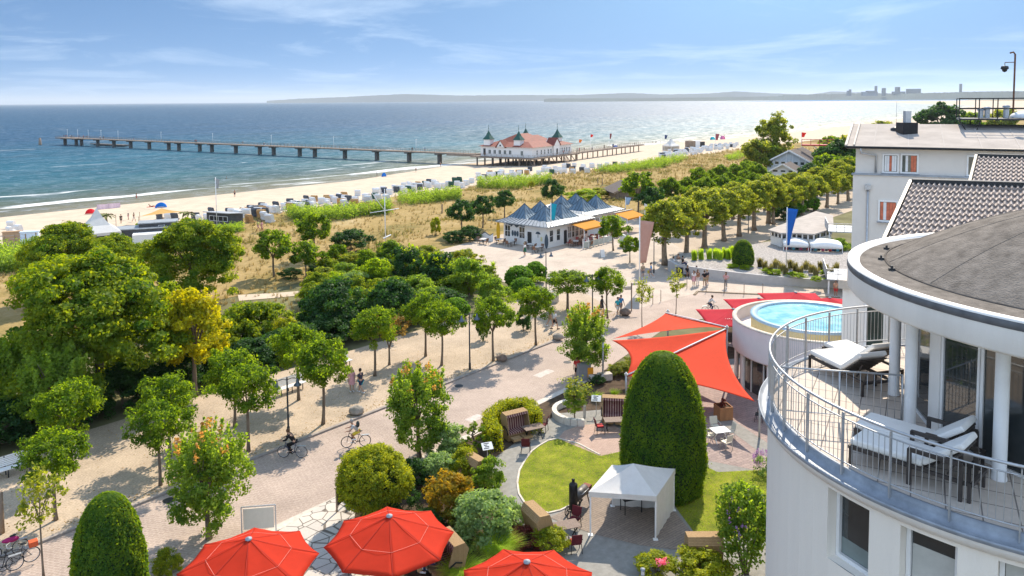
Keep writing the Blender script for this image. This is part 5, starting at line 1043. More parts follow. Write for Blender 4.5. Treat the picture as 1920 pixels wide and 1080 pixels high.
# slender pale tree, buddleia, cloud pine
t = tree('young', 0, P(1078, 792, 0), 0, (1.1, 1.1, .62), 'slender pale leaved tree in the round planter'); g_ = clumps((.75, .6, 1.35), 50, .22, 50, (0, 0, 2.5), .4, .8); o = meshobj('crown', leaf_mesh('crown', g_[0], g_[1], .065, g_[2], LM['silver']), LM['fresh'], t)
t = thing('buddleia', 'tall buddleia with purple spikes beside the white tower', 'shrub', P(1398, 1075, 0)); g_ = join(clumps((1.15, 1.15, 1.9), 100, .32, 44, (0, 0, 2.3), .4, .9, -.9), shoots(40, 1.1, 2.2, 3.2, .9, 30, rr=.12)); g2 = shoots(20, 1.3, 2.0, 3.4, .35, 16, rr=.05)
meshobj('foliage', leaf_mesh('foliage', g_[0], g_[1], .085, g_[2], LM['fresh']), LM['fresh'], t); meshobj('blossoms', leaf_mesh('blossoms', *[x for x in (g2[0], g2[1])], .04, g2[2], LM['purple']), LM['purple'], t); s_ = MB()
for i in range(6): a = i*1.05; s_.tube([(.1*math.cos(a), .1*math.sin(a), 0), (.5*math.cos(a), .5*math.sin(a), 1.8), (.8*math.cos(a), .8*math.sin(a), 3.4)], [.05, .03, .01], 5)
s_.obj('stem', m_bark, t)
t = thing('lavender_bush', 'purple flowering bush where lawn meets the tower', 'shrub', P(1434, 888, 0)); g_ = join(clumps((.7, .7, .5), 30, .2, 40, (0, 0, .5))); g2 = shoots(40, .7, .6, 1.0, .4, 16, rr=.04); meshobj('foliage', leaf_mesh('foliage', g_[0], g_[1], .05, g_[2], LM['silver']), LM['silver'], t); meshobj('blossoms', leaf_mesh('blossoms', g2[0], g2[1], .035, g2[2], LM['purple']), LM['purple'], t)
t = thing('cloud_pine', 'cloud pruned pine with rounded needle pads', 'tree', P(888, 848, 0)); s_ = MB(); s_.tube([(0, 0, 0), (.15, 0, .5), (-.1, .1, 1.0), (.1, 0, 1.5)], [.08, .07, .05, .03], 7); gs = []
for x, y, z in ((.0, 0, 1.65), (.5, .1, 1.4), (-.5, 0, 1.3), (.45, -.3, 1.0), (-.4, -.3, .9), (.75, .1, .8), (-.05, .4, 1.2), (.2, -.5, .65)): gs.append(clumps((.30, .30, .14), 12, .1, 46, (x, y, z), .6)); s_.tube([(0, 0, max(.3, z-.35)), (x, y, z-.08)], [.03, .015], 5)
g_ = join(*gs); meshobj('foliage', leaf_mesh('foliage', g_[0], g_[1], .035, g_[2], LM['yew']), LM['yew'], t); s_.obj('trunk', m_bark, t)
# clipped garden hedge
def hedge(name, label, pts, wd, h, kind, ls=.055, dens=800):
    P3 = []; N3 = []
    for a, b in zip(pts, pts[1:]):
        d = (b-a); ln = d.length; d.normalize(); sd = Vector((-d.y, d.x, 0)); n = int(dens*ln*(wd+2*h)/2)
        t = NR.random(n)*ln; f = NR.random(n)*(wd+2*h); side = np.where(f < h, -1, np.where(f > h+wd, 1, 0)); zz = np.where(side == 0, h, np.where(f < h, f, f-h-wd)); xx = np.where(side == 0, f-h-wd/2, side*wd/2)
        j = NR.normal(0, .05, (n, 3)); xx = xx*np.where(NR.random(n) < .35, NR.random(n), 1); P3.append(np.array(a)[None]+np.outer(t, d)+np.outer(xx, sd)+np.outer(zz, (0, 0, 1))+j); N3.append(np.outer(side, sd)+np.outer(side == 0, (0, 0, 1))+.6*NR.normal(size=(n, 3)))
    p = np.concatenate(P3); nr = unit(np.concatenate(N3)); t = thing(name, label, 'hedge', pts[0]); p = p-np.array(pts[0]); meshobj('foliage', leaf_mesh('foliage', p, nr, ls*(.7+.6*NR.random(len(p))), np.clip(NR.normal(.5, .25, len(p)), 0, 1), LM[kind]), LM[kind], t)
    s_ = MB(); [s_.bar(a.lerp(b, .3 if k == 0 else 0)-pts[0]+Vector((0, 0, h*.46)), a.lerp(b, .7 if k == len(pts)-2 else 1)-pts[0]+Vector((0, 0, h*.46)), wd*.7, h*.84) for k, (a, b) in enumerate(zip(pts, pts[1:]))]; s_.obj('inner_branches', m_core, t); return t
hedge('clipped_hedge', 'clipped yellow green hedge wrapping behind a wicker beach chair', [P(930, 850), P(915, 815), P(950, 790), P(990, 787), P(1006, 815)], .75, 1.35, 'golden')
# ---- grasses
def tuft(n, r, h, arch, per=4, wd=.012):
    P_, F_, T_ = [], [], []
    for i in range(n):
        a = random.uniform(0, 6.283); b0 = r*.35*math.sqrt(random.random()); x0, y0 = b0*math.cos(a*1.7), b0*math.sin(a*1.7); H_ = h*random.uniform(.6, 1.1); o = arch*random.uniform(.4, 1.1); w_ = wd*random.uniform(.7, 1.4); px_, py_ = -math.sin(a)*w_, math.cos(a)*w_; k = len(P_); tt = random.random()
        for j in range(per):
            t = j/(per-1); q = 1-.9*t; x = x0+math.cos(a)*o*t*t; y = y0+math.sin(a)*o*t*t; z = H_*(t-.30*arch/h*t*t*t)
            P_ += [(x-px_*q, y-py_*q, z), (x+px_*q, y+py_*q, z)]; T_ += [tt, tt]
        for j in range(per-1): F_.append((k+2*j, k+2*j+1, k+2*j+3, k+2*j+2))
    return P_, F_, T_
def grass_mesh(name, parts, m):
    V, F, T = [], [], []
    for (off, sc, (p, f, t)) in parts:
        k = len(V); c, s_ = math.cos(off[3]), math.sin(off[3]); V += [(off[0]+(x*c-y*s_)*sc, off[1]+(x*s_+y*c)*sc, off[2]+z*sc) for x, y, z in p]; F += [tuple(i+k for i in g) for g in f]; T += t
    me = bpy.data.meshes.new(name); me.from_pydata(V, [], F); me.materials.append(m); a = me.attributes.new('tint', 'FLOAT', 'POINT'); a.data.foreach_set('value', T); me.update(); return me
for px, py, r_, h_, n, lb, kd in ((930, 1046, 1.25, 1.15, 2200, 'bright green fountain grass behind the rightmost red parasol', 'grass'), (866, 1092, 1.2, 1.1, 1900, 'bright green fountain grass between the red parasols', 'grass'), (1120, 752, .55, .7, 420, 'yellow green grass clump by the orange sign', 'grass'), (1152, 745, .5, .65, 380, 'yellow green grass clump beside the striped beach chair', 'grass'), (925, 503, .5, 1.0, 160, 'tall grass tuft at the plaza step', 'grass'), (960, 512, .5, .9, 160, 'tall grass tuft behind the round balls', 'grass'), (1055, 520, .9, .8, 200, 'dull grass patch behind the white notice sign', 'sedge')):
    t = thing('grass_clump', lb, 'grass clump', P(px, py, 0)); meshobj('blades', grass_mesh('blades', [((0, 0, 0, 0), 1, tuft(n, r_, h_, r_, 5, .012 if py > 700 else .03))], LM[kd]), LM[kd], t)
gt = grass_mesh('blades', [((0, 0, 0, 0), 1, tuft(520, .85, 1.35, .30, 4, .03))], LM['grass'])
for i, (px, py) in enumerate(((1302, 489), (1315, 487), (1330, 486), (1341, 485), (1350, 487), (1358, 484), (1366, 486), (1372, 481))):
    t = thing('tall_grass', 'tall upright green grass clump in the row left of the clipped cone', 'grass clump', P(px, py, 1.1), i, 'row of upright grasses behind the wall'); o = bpy.data.objects.new('blades', gt); COL.objects.link(o); o.parent = t
gs2 = grass_mesh('blades', [((0, 0, 0, 0), 1, tuft(300, .8, 1.15, .4, 4, .03))], LM['sedge'])
for i in range(16):
    px = 1425+i*9.5; t = thing('bed_grass', 'reedy grass clump on the gravel bed near the flag pole', 'grass clump', P(px, 500+(i % 3)*5+i*.6, 1.0), i, 'reedy clumps on the gravel bed'); o = bpy.data.objects.new('blades', gs2); COL.objects.link(o); o.parent = t
for i, (px, py) in enumerate(((1375, 503), (1398, 505), (1440, 511), (1452, 514), (1486, 519), (1500, 521), (1550, 515), (1532, 527))):
    tree('sh_lime', i, P(px, py, 1.0), i, (.75, .6, .28), 'low yellow green cushion plant on the gravel bed', 'cushion plants on the gravel bed', 'foliage')
# dune willows: upright thickets along the beach edge
def thicket(poly, n, h, label, kind='willow'):
    xs = [x for x, y in poly]; ys = [y for x, y in poly]; pts = []
    def inside(x, y):
        c = False
        for (x1, y1), (x2, y2) in zip(poly, poly[1:]+poly[:1]):
            if (y1 > y) != (y2 > y) and x < (x2-x1)*(y-y1)/(y2-y1)+x1: c = not c
        return c
    while len(pts) < n:
        x, y = random.uniform(min(xs), max(xs)), random.uniform(min(ys), max(ys))
        if inside(x, y): pts.append(PT(x, y))
    b = np.array(pts); o0 = b.mean(0); per = 26; L_ = h*(.55+.6*NR.random((n, 1, 1))); t = NR.random((n, per, 1))
    p = (b[:, None, :]-o0)+np.array([0, 0, 1])*t*L_+NR.normal(size=(n, per, 3))*np.array([.32, .32, .12]); nr = unit(NR.normal(size=(n*per, 3))+np.array([0, 0, .3]))
    ti = np.clip(.25+.5*t.reshape(-1)+np.repeat(NR.normal(0, .15, n), per), 0, 1); tg = thing('willow_thicket', label, 'thicket', o0); meshobj('foliage', leaf_mesh('foliage', p.reshape(-1, 3), nr, .17*(.7+.6*NR.random(n*per)), ti, LM[kind], asp=.4), LM[kind], tg)
thicket([(530, 404), (620, 404), (700, 398), (732, 390), (732, 400), (650, 412), (560, 416)], 520, 2.2, 'long bright green thicket behind the left beach chairs')
thicket([(748, 374), (860, 366), (864, 374), (800, 384), (750, 384)], 330, 2.2, 'bright green thicket below the pier piles')
thicket([(896, 346), (1030, 338), (1034, 346), (960, 356), (896, 354)], 420, 2.4, 'bright green thicket in front of the pier restaurant')
thicket([(1112, 323), (1190, 312), (1285, 296), (1290, 301), (1240, 316), (1150, 326)], 520, 2.2, 'long green thicket beside the boardwalk to the pier')
thicket([(-40, 478), (40, 476), (84, 470), (82, 488), (40, 510), (-40, 520)], 380, 2.2, 'green thicket at the left edge before the beach club fence')
thicket([(395, 436), (452, 428), (455, 436), (400, 444)], 110, 1.3, 'low green thicket right of the beach kiosk')
thicket([(1358, 296), (1400, 286), (1404, 294), (1370, 304)], 120, 1.5, 'small green thicket before the beach tents')
# dry dune grass as one ground cover
random.seed(21); tf = [tuft(9, .5, .62, .35, 3, .035) for _ in range(6)]; parts = []
for i in range(9500):
    d = random.random(); u = 25+290*d**1.4; w_ = random.uniform(66, 137) if u > 66 else random.uniform(60, 137)
    if 74 < u < 108 and w_ < 84: continue
    if u > 66 and w_ < 76 and u < 120: continue
    p = W(u, w_, H(u, w_)); parts.append(((p.x, p.y, p.z-.03, random.uniform(0, 6.28)), random.uniform(.6, 1.25)*(1+.4*(u > 140)), tf[i % 6]))
o = meshobj('dune_grass', grass_mesh('dune_grass', parts, LM['straw']), LM['straw']); o['kind'] = 'stuff'
parts = []
for i in range(60):
    u = random.uniform(40, 240); w_ = random.uniform(84, 132); 
    for j in range(34):
        uu, ww = u+random.gauss(0, 2.2), w_+random.gauss(0, 1.6); p = W(uu, ww, H(uu, ww)); parts.append(((p.x, p.y, p.z-.03, random.uniform(0, 6.28)), random.uniform(.8, 1.6), tf[j % 6]))
o = meshobj('marram_grass', grass_mesh('marram_grass', parts, LM['sedge']), LM['sedge']); o['kind'] = 'stuff'
# ------------------------------------------------ hotel garden: ground sheets
m_path = mat('grey_gravel', (.27, .26, .235), .95, .14, 3, .5, 40, .1, detail=9)
m_lawn = mat('lawn_grass', (.145, .185, .022), .9, .2, 1.1, .9, 60, .1, col2=(.30, .30, .035), detail=9)
m_deck = pattern('brown_paving', 'brick', (.30, .24, .19), (.255, .205, .165), (.16, .13, .11), 1, .9, .14, .012, .85, .25, .2, R(12))
m_pink = pattern('pink_brick', 'brick', (.47, .33, .26), (.40, .275, .215), (.30, .22, .175), 1, .24, .12, .010, .85, .15, .2, R(35))
m_terr = pattern('terrace_brick', 'brick', (.38, .285, .25), (.30, .225, .205), (.20, .16, .14), 1, .5, .25, .012, .85, .25, .2, R(20))
m_flag = pattern('flagstone', 'voronoi', (.60, .54, .47), (.50, .46, .41), (.28, .26, .24), 1.55, ms=.025, noise=.12)
usheet('planting_bed', [(-20, 32.02), (46, 32.02), (56, 32.5), (64, 30), (78, 24), (90, 4), (90, -20), (-20, -20)], .002, m_soil)
psheet('garden_path', [(900, 900), (915, 868), (950, 842), (1000, 805), (1026, 790), (1045, 775), (1165, 765), (1300, 700), (1300, 680), (1500, 660), (1500, 1100), (1000, 1100), (1030, 1045), (985, 990), (940, 960), (930, 925)], .006, m_path)
LAWN = [(970, 905), (974, 882), (985, 862), (997, 846), (1012, 835), (1028, 826), (1046, 822), (1085, 832), (1125, 853), (1168, 846), (1250, 900), (1325, 875), (1345, 885), (1450, 880), (1455, 940), (1440, 1010), (1345, 1008), (1310, 1010), (1270, 955), (1240, 905), (1140, 905), (1100, 925), (1075, 945), (1050, 957), (1028, 962), (1004, 956), (985, 945), (973, 926)]
lw = psheet('lawn', LAWN, .014, m_lawn)
psheet('lawn_edging', [(x+(x-1070)*.022, y+(y-895)*.022) for x, y in LAWN[21:]+LAWN[:8]]+LAWN[7::-1]+LAWN[:20:-1], .012, m_stone) if 0 else None
psheet('tent_paving', [(1030, 970), (1062, 955), (1100, 922), (1145, 903), (1262, 955), (1312, 1016), (1300, 1030), (1262, 1030), (1200, 1022), (1120, 1003), (1066, 985)], .020, m_deck)
psheet('brick_circle', [(1046, 822), (1058, 808), (1085, 798), (1118, 794), (1150, 797), (1166, 806), (1168, 846), (1125, 855)], .020, m_pink)
psheet('garden_terrace', [(1168, 800), (1190, 770), (1300, 690), (1480, 670), (1480, 800), (1430, 884), (1320, 862), (1168, 845)], .010, m_terr)
psheet('garden_path_strip', [(1325, 775), (1345, 768), (1450, 838), (1450, 866)], .016, m_path)
psheet('flagstone_terrace', [(505, 1005), (640, 925), (668, 945), (662, 990), (720, 1100), (560, 1120), (280, 1120), (410, 1055)], .010, m_flag)
eb = MB(); EP = [P(x, y, .02) for x, y in LAWN[21:]+LAWN[:9]]
for a, b in zip(EP, EP[1:]): eb.bar(a, b, .10, .07)
struct(eb.obj('lawn_kerb', m_stone))
psheet('dune_path', [(446, 553), (520, 549), (590, 543), (592, 551), (520, 558), (448, 564)], .012, m_sand)
# short grass blades over the lawn
bl = []; random.seed(5); LW = [P(x, y, .014) for x, y in LAWN]; lx = [p.x for p in LW]; ly = [p.y for p in LW]
def inpoly(x, y, Q):
    c = False
    for p, q in zip(Q, Q[1:]+Q[:1]):
        if (q.y > y) != (p.y > y) and x < (p.x-q.x)*(y-q.y)/(p.y-q.y)+q.x: c = not c
    return c
gtf = [tuft(4, .09, .055, .04, 3, .006) for _ in range(5)]
while len(bl) < 5200:
    x, y = random.uniform(min(lx), max(lx)), random.uniform(min(ly), max(ly))
    if inpoly(x, y, LW): bl.append(((x, y, .012, random.uniform(0, 6.28)), random.uniform(.8, 1.5), gtf[len(bl) % 5]))
o = meshobj('lawn_blades', grass_mesh('lawn_blades', bl, LM['grass']), LM['grass']); o['kind'] = 'stuff'
# ------------------------------------------------ red parasols
def fabric(name, c, tr=.35):
    if name in MATS: return MATS[name]
    m = mat(name, c, .8, .05, 3, .25, 220, .15); t = m.node_tree; n = t.nodes; l = t.links; b = n['Principled BSDF']; out = n['Material Output']
    q = n.new('ShaderNodeBsdfTranslucent'); q.inputs[0].default_value = lin(c); ms = n.new('ShaderNodeMixShader'); ms.inputs[0].default_value = tr; l.new(b.outputs[0], ms.inputs[1]); l.new(q.outputs[0], ms.inputs[2]); l.new(ms.outputs[0], out.inputs[0]); return m
m_redf = fabric('red_canvas', (.62, .042, .016), .32); m_redp = fabric('crimson_canvas', (.55, .025, .045), .25); m_sail = fabric('orange_red_sailcloth', (.80, .085, .035), .30)
m_seamf = mat('pale_seam', (.75, .28, .22), .8, .05, 5)
def parasol(name, label, c, Rr, za, zr, n=8, rot=0, m=m_redf, conc=.035, group=None, seam=True):
    t = thing(name, label, 'parasol', c, rot, group); px_s = c[0]; s_ = MB(); K = 10
    f = lambda r_, a: zr+(za-zr)*(1-r_)**1.0
    for k in range(n):
        a0, a1 = 2*math.pi*k/n, 2*math.pi*(k+1)/n; vs = []; fs = []
        for i in range(K+1):
            for j in range(K+1):
                r_ = i/K; u = j/K; p0 = Vector((math.cos(a0), math.sin(a0), 0)); p1 = Vector((math.cos(a1), math.sin(a1), 0)); q = p0.lerp(p1, u); bow = 4*u*(1-u)
                q = q*(Rr*r_*(1-conc*bow*r_*r_)); vs.append((q.x, q.y, zr+(za-zr)*(1-r_)-.05*bow*r_-.03*math.sin(math.pi*r_)+bow*(.014*math.sin(9*r_+2.3*k+px_s)+.010*math.sin(17*r_*u+k))))
        for i in range(K):
            for j in range(K): fs.append((i*(K+1)+j, (i+1)*(K+1)+j, (i+1)*(K+1)+j+1, i*(K+1)+j+1))
        s_.smooth = True; s_.add(vs, fs); s_.smooth = False
    o = s_.obj('canopy', m, t); so = o.modifiers.new('t', 'SOLIDIFY'); so.thickness = .012; so.offset = -1
    if seam:
        s_ = MB(); rr = .60; L_ = lambda r_, k: Vector((Rr*r_*math.cos(2*math.pi*k/n), Rr*r_*math.sin(2*math.pi*k/n), zr+(za-zr)*(1-r_)-.03*math.sin(math.pi*r_)+.008))
        for k in range(n):
            s_.bar(L_(.06, k), L_(.99, k), .014, .008)
        s_.obj('panel_seam', mat('dark_red_seam', (.42, .03, .02), .8, .05, 5), o); s_ = MB()
        for k in range(n): s_.bar(L_(rr, k), L_(rr, k+1)-Vector((0, 0, .0)), .010, .006)
        s_.obj('seam', m_seamf, o)
    s_ = MB(); s_.tube([(0, 0, .05), (0, 0, za-.02)], .045, 10); s_.obj('pole', m_galv, t)
    s_ = MB()
    for k in range(n): a = 2*math.pi*k/n; s_.bar((.05*math.cos(a), .05*math.sin(a), za-.16), (Rr*.97*math.cos(a), Rr*.97*math.sin(a), zr-.03), .03)
    s_.obj('ribs', m_galv, t)
    s_ = MB(); s_.lathe([(.13, za-.03), (.13, za+.02), (.06, za+.03), (.05, za+.06), (0, za+.06)], n=16); s_.obj('cap', m_zinc, t)
    s_ = MB(); s_.bb(-.4, .4, -.4, .4, .0, .08); s_.obj('base', m_stone, t)
    return t
for (px, py), lb, rot in (((466, 1010), 'large red octagonal parasol, leftmost at the bottom edge', .25), ((730, 967), 'large red octagonal parasol, middle one fully in view', .2), ((988, 1053), 'large red octagonal parasol, rightmost, cut by the bottom edge', .35)):
    q = P(px, py, 3.4); parasol('red_parasol', lb, (q.x, q.y, 0), 2.68, 3.4, 2.38, rot=rot)
for (px, py), lb, s_r in (((1423, 559), 'crimson square parasol behind the pool house, middle one', 2.9), ((1492, 548), 'crimson square parasol behind the pool, tallest one', 3.1), ((1375, 579), 'crimson square parasol nearest the cyclist with white script', 3.0), ((1556, 558), 'crimson square parasol at the hotel corner, right one', 2.8)):
    q = P(px, py, 3.1); t = parasol('crimson_parasol', lb, (q.x, q.y, 0), s_r*1.22, 3.1, 2.35, 4, .75, m_redp, .04, seam=False)
    if px == 1375:
        me = MB(); rd = random.Random(2)
        for i in range(12): me.bar((-.9+.15*i, -1.45, 2.62), (-.9+.15*i+.06, -1.45+.10*(-1)**i, 2.625), .05, .008)
        me.obj('script', m_paint, t, (0, 0, .04), -.75-.1)
# ------------------------------------------------ shade sails
def sail(tri, conc, n=28):
    a, b, c = tri; g = (a+b+c)/3; vs = []; idx = {}; fs = []
    for i in range(n+1):
        for j in range(n+1-i):
            la, lb_ = i/n, j/n; lc = 1-la-lb_; p = a*la+b*lb_+c*lc
            for (l1, l2, l3, e0, e1, k) in ((la, lb_, lc, a, b, conc[0]), (lb_, lc, la, b, c, conc[1]), (lc, la, lb_, c, a, conc[2])):
                if k: p = p+(g-(e0+e1)/2)*(k*4*l1*l2*(1-l3)**2)
            p = p-Vector((0, 0, .35*27*la*lb_*lc/3+.05*math.sin(9*la/(la+lb_+.15)+2*lb_)*min(1, 6*lc+.2))); idx[(i, j)] = len(vs); vs.append(p)
    for i in range(n):
        for j in range(n-i):
            fs.append((idx[(i, j)], idx[(i+1, j)], idx[(i, j+1)]))
            if j < n-i-1: fs.append((idx[(i+1, j)], idx[(i+1, j+1)], idx[(i, j+1)]))
    return vs, fs
A1, A2, A3 = PY(1149, 635, 55.5), PY(1248, 587, 60), PY(1363, 614, 54.5)
B1, B2, B3, B4 = PY(1147, 638, 55), PY(1363, 616.5, 54), PY(1416, 753, 45.5), PY(1174, 705, 51)
def sailthing(name, label, tris, org):
    t = thing(name, label, 'shade sail', org); s_ = MB(); s_.smooth = True
    for tr, cc in tris: vs, fs = sail(tr, cc); s_.add([v-org for v in vs], fs)
    o = s_.obj('cloth', m_sail, t); o.modifiers.new('t', 'SOLIDIFY').thickness = .008; return t
t = sailthing('shade_sail', 'upper orange red shade sail with white edge spar', [((A1, A2, A3), (.22, .0, .42))], A1)
s_ = MB(); s_.tube([A2-A1+Vector((0, 0, .03)), A3-A1+Vector((0, 0, .03))], .05, 8); s_.obj('spar', m_paint, t)
t = sailthing('shade_sail', 'lower orange red shade sail folded along a white spar', [((B1, B2, B4), (.16, 0, .30)), ((B3, B4, B2), (.20, 0, .26))], B2)
s_ = MB(); s_.tube([Vector((0, 0, .04)), B4-B2+Vector((0, 0, .04))], .05, 8); s_.obj('spar', m_paint, t)
for q, lb in ((B4, 'leaning galvanised post at the low left corner of the sails'), (B2, 'galvanised post between the sails and pool house'), (A2+Vector((.2, .1, 0)), 'galvanised post at the back corner of the upper sail'), (B3+Vector((.25, -.1, 0)), 'short galvanised post at the sail corner by the tower'), (B1+Vector((-.6, .3, 0)), 'galvanised post at the left tip of the sails')):
    t = thing('sail_post', lb, 'post', (q.x, q.y, 0)); s_ = MB(); s_.tube([(0, 0, 0), (0, 0, q.z+.25)], .07, 8); s_.obj('pole', m_galv, t); s_ = MB(); s_.box((0, 0, q.z+.1), (.2, .2, .12)); s_.obj('fitting', m_galv, t)
# ------------------------------------------------ white garden tent
fr, fl, br = P(1229, 1012), P(1107, 1003), P(1263, 957); bl_ = fl+br-fr
tn = thing('garden_tent', 'small white canvas garden tent with open front', 'tent', fl); E_ = 2.12; AP = 2.95
c4 = [p-fl for p in (fl, fr, br, bl_)]; ctr = sum(c4, Vector())/4; up = lambda v, z: Vector((v.x, v.y, z))
m_tentc = fabric('tent_canvas', (.76, .73, .68), .18)
s_ = MB(); ov = [ctr+(v-ctr)*1.04 for v in c4]; n_ = 8; s_.smooth = True
for k in range(4):
    a, b = ov[k], ov[(k+1) % 4]; vs = []; fs = []
    for i in range(n_+1):
        for j in range(n_+1):
            q = a.lerp(b, j/n_).lerp(ctr, i/n_); sag = -.10*math.sin(math.pi*i/n_)*(1-.6*abs(2*j/n_-1)); vs.append(up(q, E_+(AP-E_)*(i/n_)+sag))
    for i in range(n_):
        for j in range(n_): fs.append((i*(n_+1)+j, i*(n_+1)+j+1, (i+1)*(n_+1)+j+1, (i+1)*(n_+1)+j))
    s_.add(vs, fs)
s_.smooth = False
for k in range(4): a, b = ov[k], ov[(k+1) % 4]; s_.add([up(a, E_+.01), up(b, E_+.01), up(b, E_-.24), up(a, E_-.24)], [(0, 1, 2, 3)])
o = s_.obj('roof', m_tentc, tn)
for k in range(4): s_ = MB(); s_.bar(up(c4[k], 0), up(c4[k], E_), .07); s_.box(up(c4[k], .015), (.22, .22, .03)); s_.obj('post', m_paint, tn)
for (i, j) in ((1, 2), (2, 3)):
    a, b = c4[i], c4[j]; s_ = MB(); vs = []; N_ = 24
    nr = Vector((-(b-a).y, (b-a).x, 0)).normalized()
    for k in range(N_+1): q = a.lerp(b, k/N_)+nr*.02*math.sin(k*1.3); vs += [up(q, .05+.02*math.sin(k)), up(q, E_-.02)]
    s_.smooth = True; s_.add(vs, [(2*k, 2*k+2, 2*k+3, 2*k+1) for k in range(N_)]); s_.obj('side_curtain', m_tentc, tn)
bq = fl+ctr+(c4[3]-c4[0])*.36+(c4[0]-c4[1])*.15; fb = thing('folding_table', 'dark folding table inside the white tent', 'table', (bq.x, bq.y, .02), .3); s_ = MB(); s_.bb(-.5, .5, -.3, .3, .70, .74); s_.obj('tabletop', m_black, fb)
for x in (-.45, .45):
    for y in (-.26, .26): s_ = MB(); s_.bar((x, y, 0), (x, y, .70), .035); s_.obj('leg', m_black, fb)
# ------------------------------------------------ barrel smoker
bb_ = thing('barrel_smoker', 'black barrel smoker with tall chimney drum on the lawn edge', 'grill', P(1075, 968, .02), R(58))
s_ = MB(); s_.lathe([(.02, .36), (.21, .38), (.21, 1.62), (.19, 1.66), (.08, 1.70), (.07, 1.86), (.09, 1.88), (0, 1.9)], n=22); s_.obj('smoke_drum', m_black, bb_)
s_ = MB(); s_.tube([(.25, 0, .85), (1.25, 0, .85)], .24, 18); o = s_.obj('barrel', mat('worn_steel', (.12, .115, .11), .5, .4, 5, metal=.6), bb_)
s_ = MB(); s_.tube([(.4, -.22, .98), (.4, -.30, 1.02), (1.1, -.30, 1.02), (1.1, -.22, .98)], .015, 6); s_.obj('handle', m_galv, o)
s_ = MB(); s_.bb(1.26, 1.66, -.2, .2, .62, .95); s_.obj('fire_box', mat('rusty_firebox', (.20, .07, .045), .8, .35, 6), bb_)
for x, y, x2 in ((.35, -.18, .25), (.35, .18, .25), (1.2, -.18, 1.32), (1.2, .18, 1.32)): s_ = MB(); s_.bar((x, y*.8, .68), (x2, y*1.5, 0), .05); s_.obj('leg', m_black, bb_)
for y in (-.32, .32):
    s_ = MB(); s_.tube([(-.05+.22*math.cos(R(a)), y, .22+.22*math.sin(R(a))) for a in range(0, 361, 20)], .025, 6, False)
    for a in range(0, 180, 45): s_.bar((-.05+.21*math.cos(R(a)), y, .22+.21*math.sin(R(a))), (-.05-.21*math.cos(R(a)), y, .22-.21*math.sin(R(a))), .015)
    s_.obj('wheel', m_black, bb_)
s_ = MB(); s_.bar((-.05, -.32, .22), (-.05, .32, .22), .04); s_.bar((-.05, 0, .22), (1.0, 0, .4), .05); s_.obj('axle', m_black, bb_)
# ------------------------------------------------ wicker beach chairs (two seat, hooded) -> local front is +Y
m_wick = pattern('tan_wicker', 'brick', (.50, .33, .17), (.44, .285, .14), (.24, .15, .07), 1, .06, .03, .006, .8, .15, .5)
def stripe(name, c1, c2, sc=16):
    if name in MATS: return MATS[name]
    m = bpy.data.materials.new(name); m.use_nodes = True; t = m.node_tree; n = t.nodes; l = t.links; b = n['Principled BSDF']; b.inputs['Roughness'].default_value = .9
    c = n.new('ShaderNodeTexCoord'); w_ = n.new('ShaderNodeTexWave'); w_.wave_type = 'BANDS'; w_.bands_direction = 'X'; w_.inputs['Scale'].default_value = 2.0; l.new(c.outputs['Object'], w_.inputs[0])
    r = n.new('ShaderNodeValToRGB'); r.color_ramp.interpolation = 'CONSTANT'; r.color_ramp.elements[0].color = lin(c1); r.color_ramp.elements[1].color = lin(c2); r.color_ramp.elements[1].position = .62; l.new(w_.outputs[0], r.inputs[0]); l.new(r.outputs[0], b.inputs['Base Color']); MATS[name] = m; return m
m_strp = stripe('maroon_striped_fabric', (.105, .018, .022), (.42, .28, .24))
m_maroon = mat('maroon_fabric', (.11, .016, .022), .9, .15, 5)
def korb_parts(mb_body, mb_in, w_=.72, tilt=0.0):
    W2 = w_
    side = [(-.36, .42), (.34, .42), (.35, .80), (.20, 1.28), (.10, 1.55), (-.42, 1.58), (-.60, 1.28), (-.46, .80)]
    for sx in (-1, 1): mb_body.extr([(sx*W2, y, z) for y, z in side], (sx*.05, 0, 0))
    bk = [(-.36, .42), (-.46, .80), (-.60, 1.28), (-.42, 1.58), (.10, 1.55)]
    for (y0, z0), (y1, z1) in zip(bk, bk[1:]): mb_body.bar((0, y0, z0), (0, y1, z1), 2*W2, .045, up=(1, 0, 0)) if 0 else mb_body.add([(-W2, y0, z0), (W2, y0, z0), (W2, y1, z1), (-W2, y1, z1), (-W2, y0*.93, z0*.985), (W2, y0*.93, z0*.985), (W2, y1*.93, z1*.975), (-W2, y1*.93, z1*.975)], [(0, 1, 2, 3), (7, 6, 5, 4), (0, 4, 5, 1), (3, 2, 6, 7)])
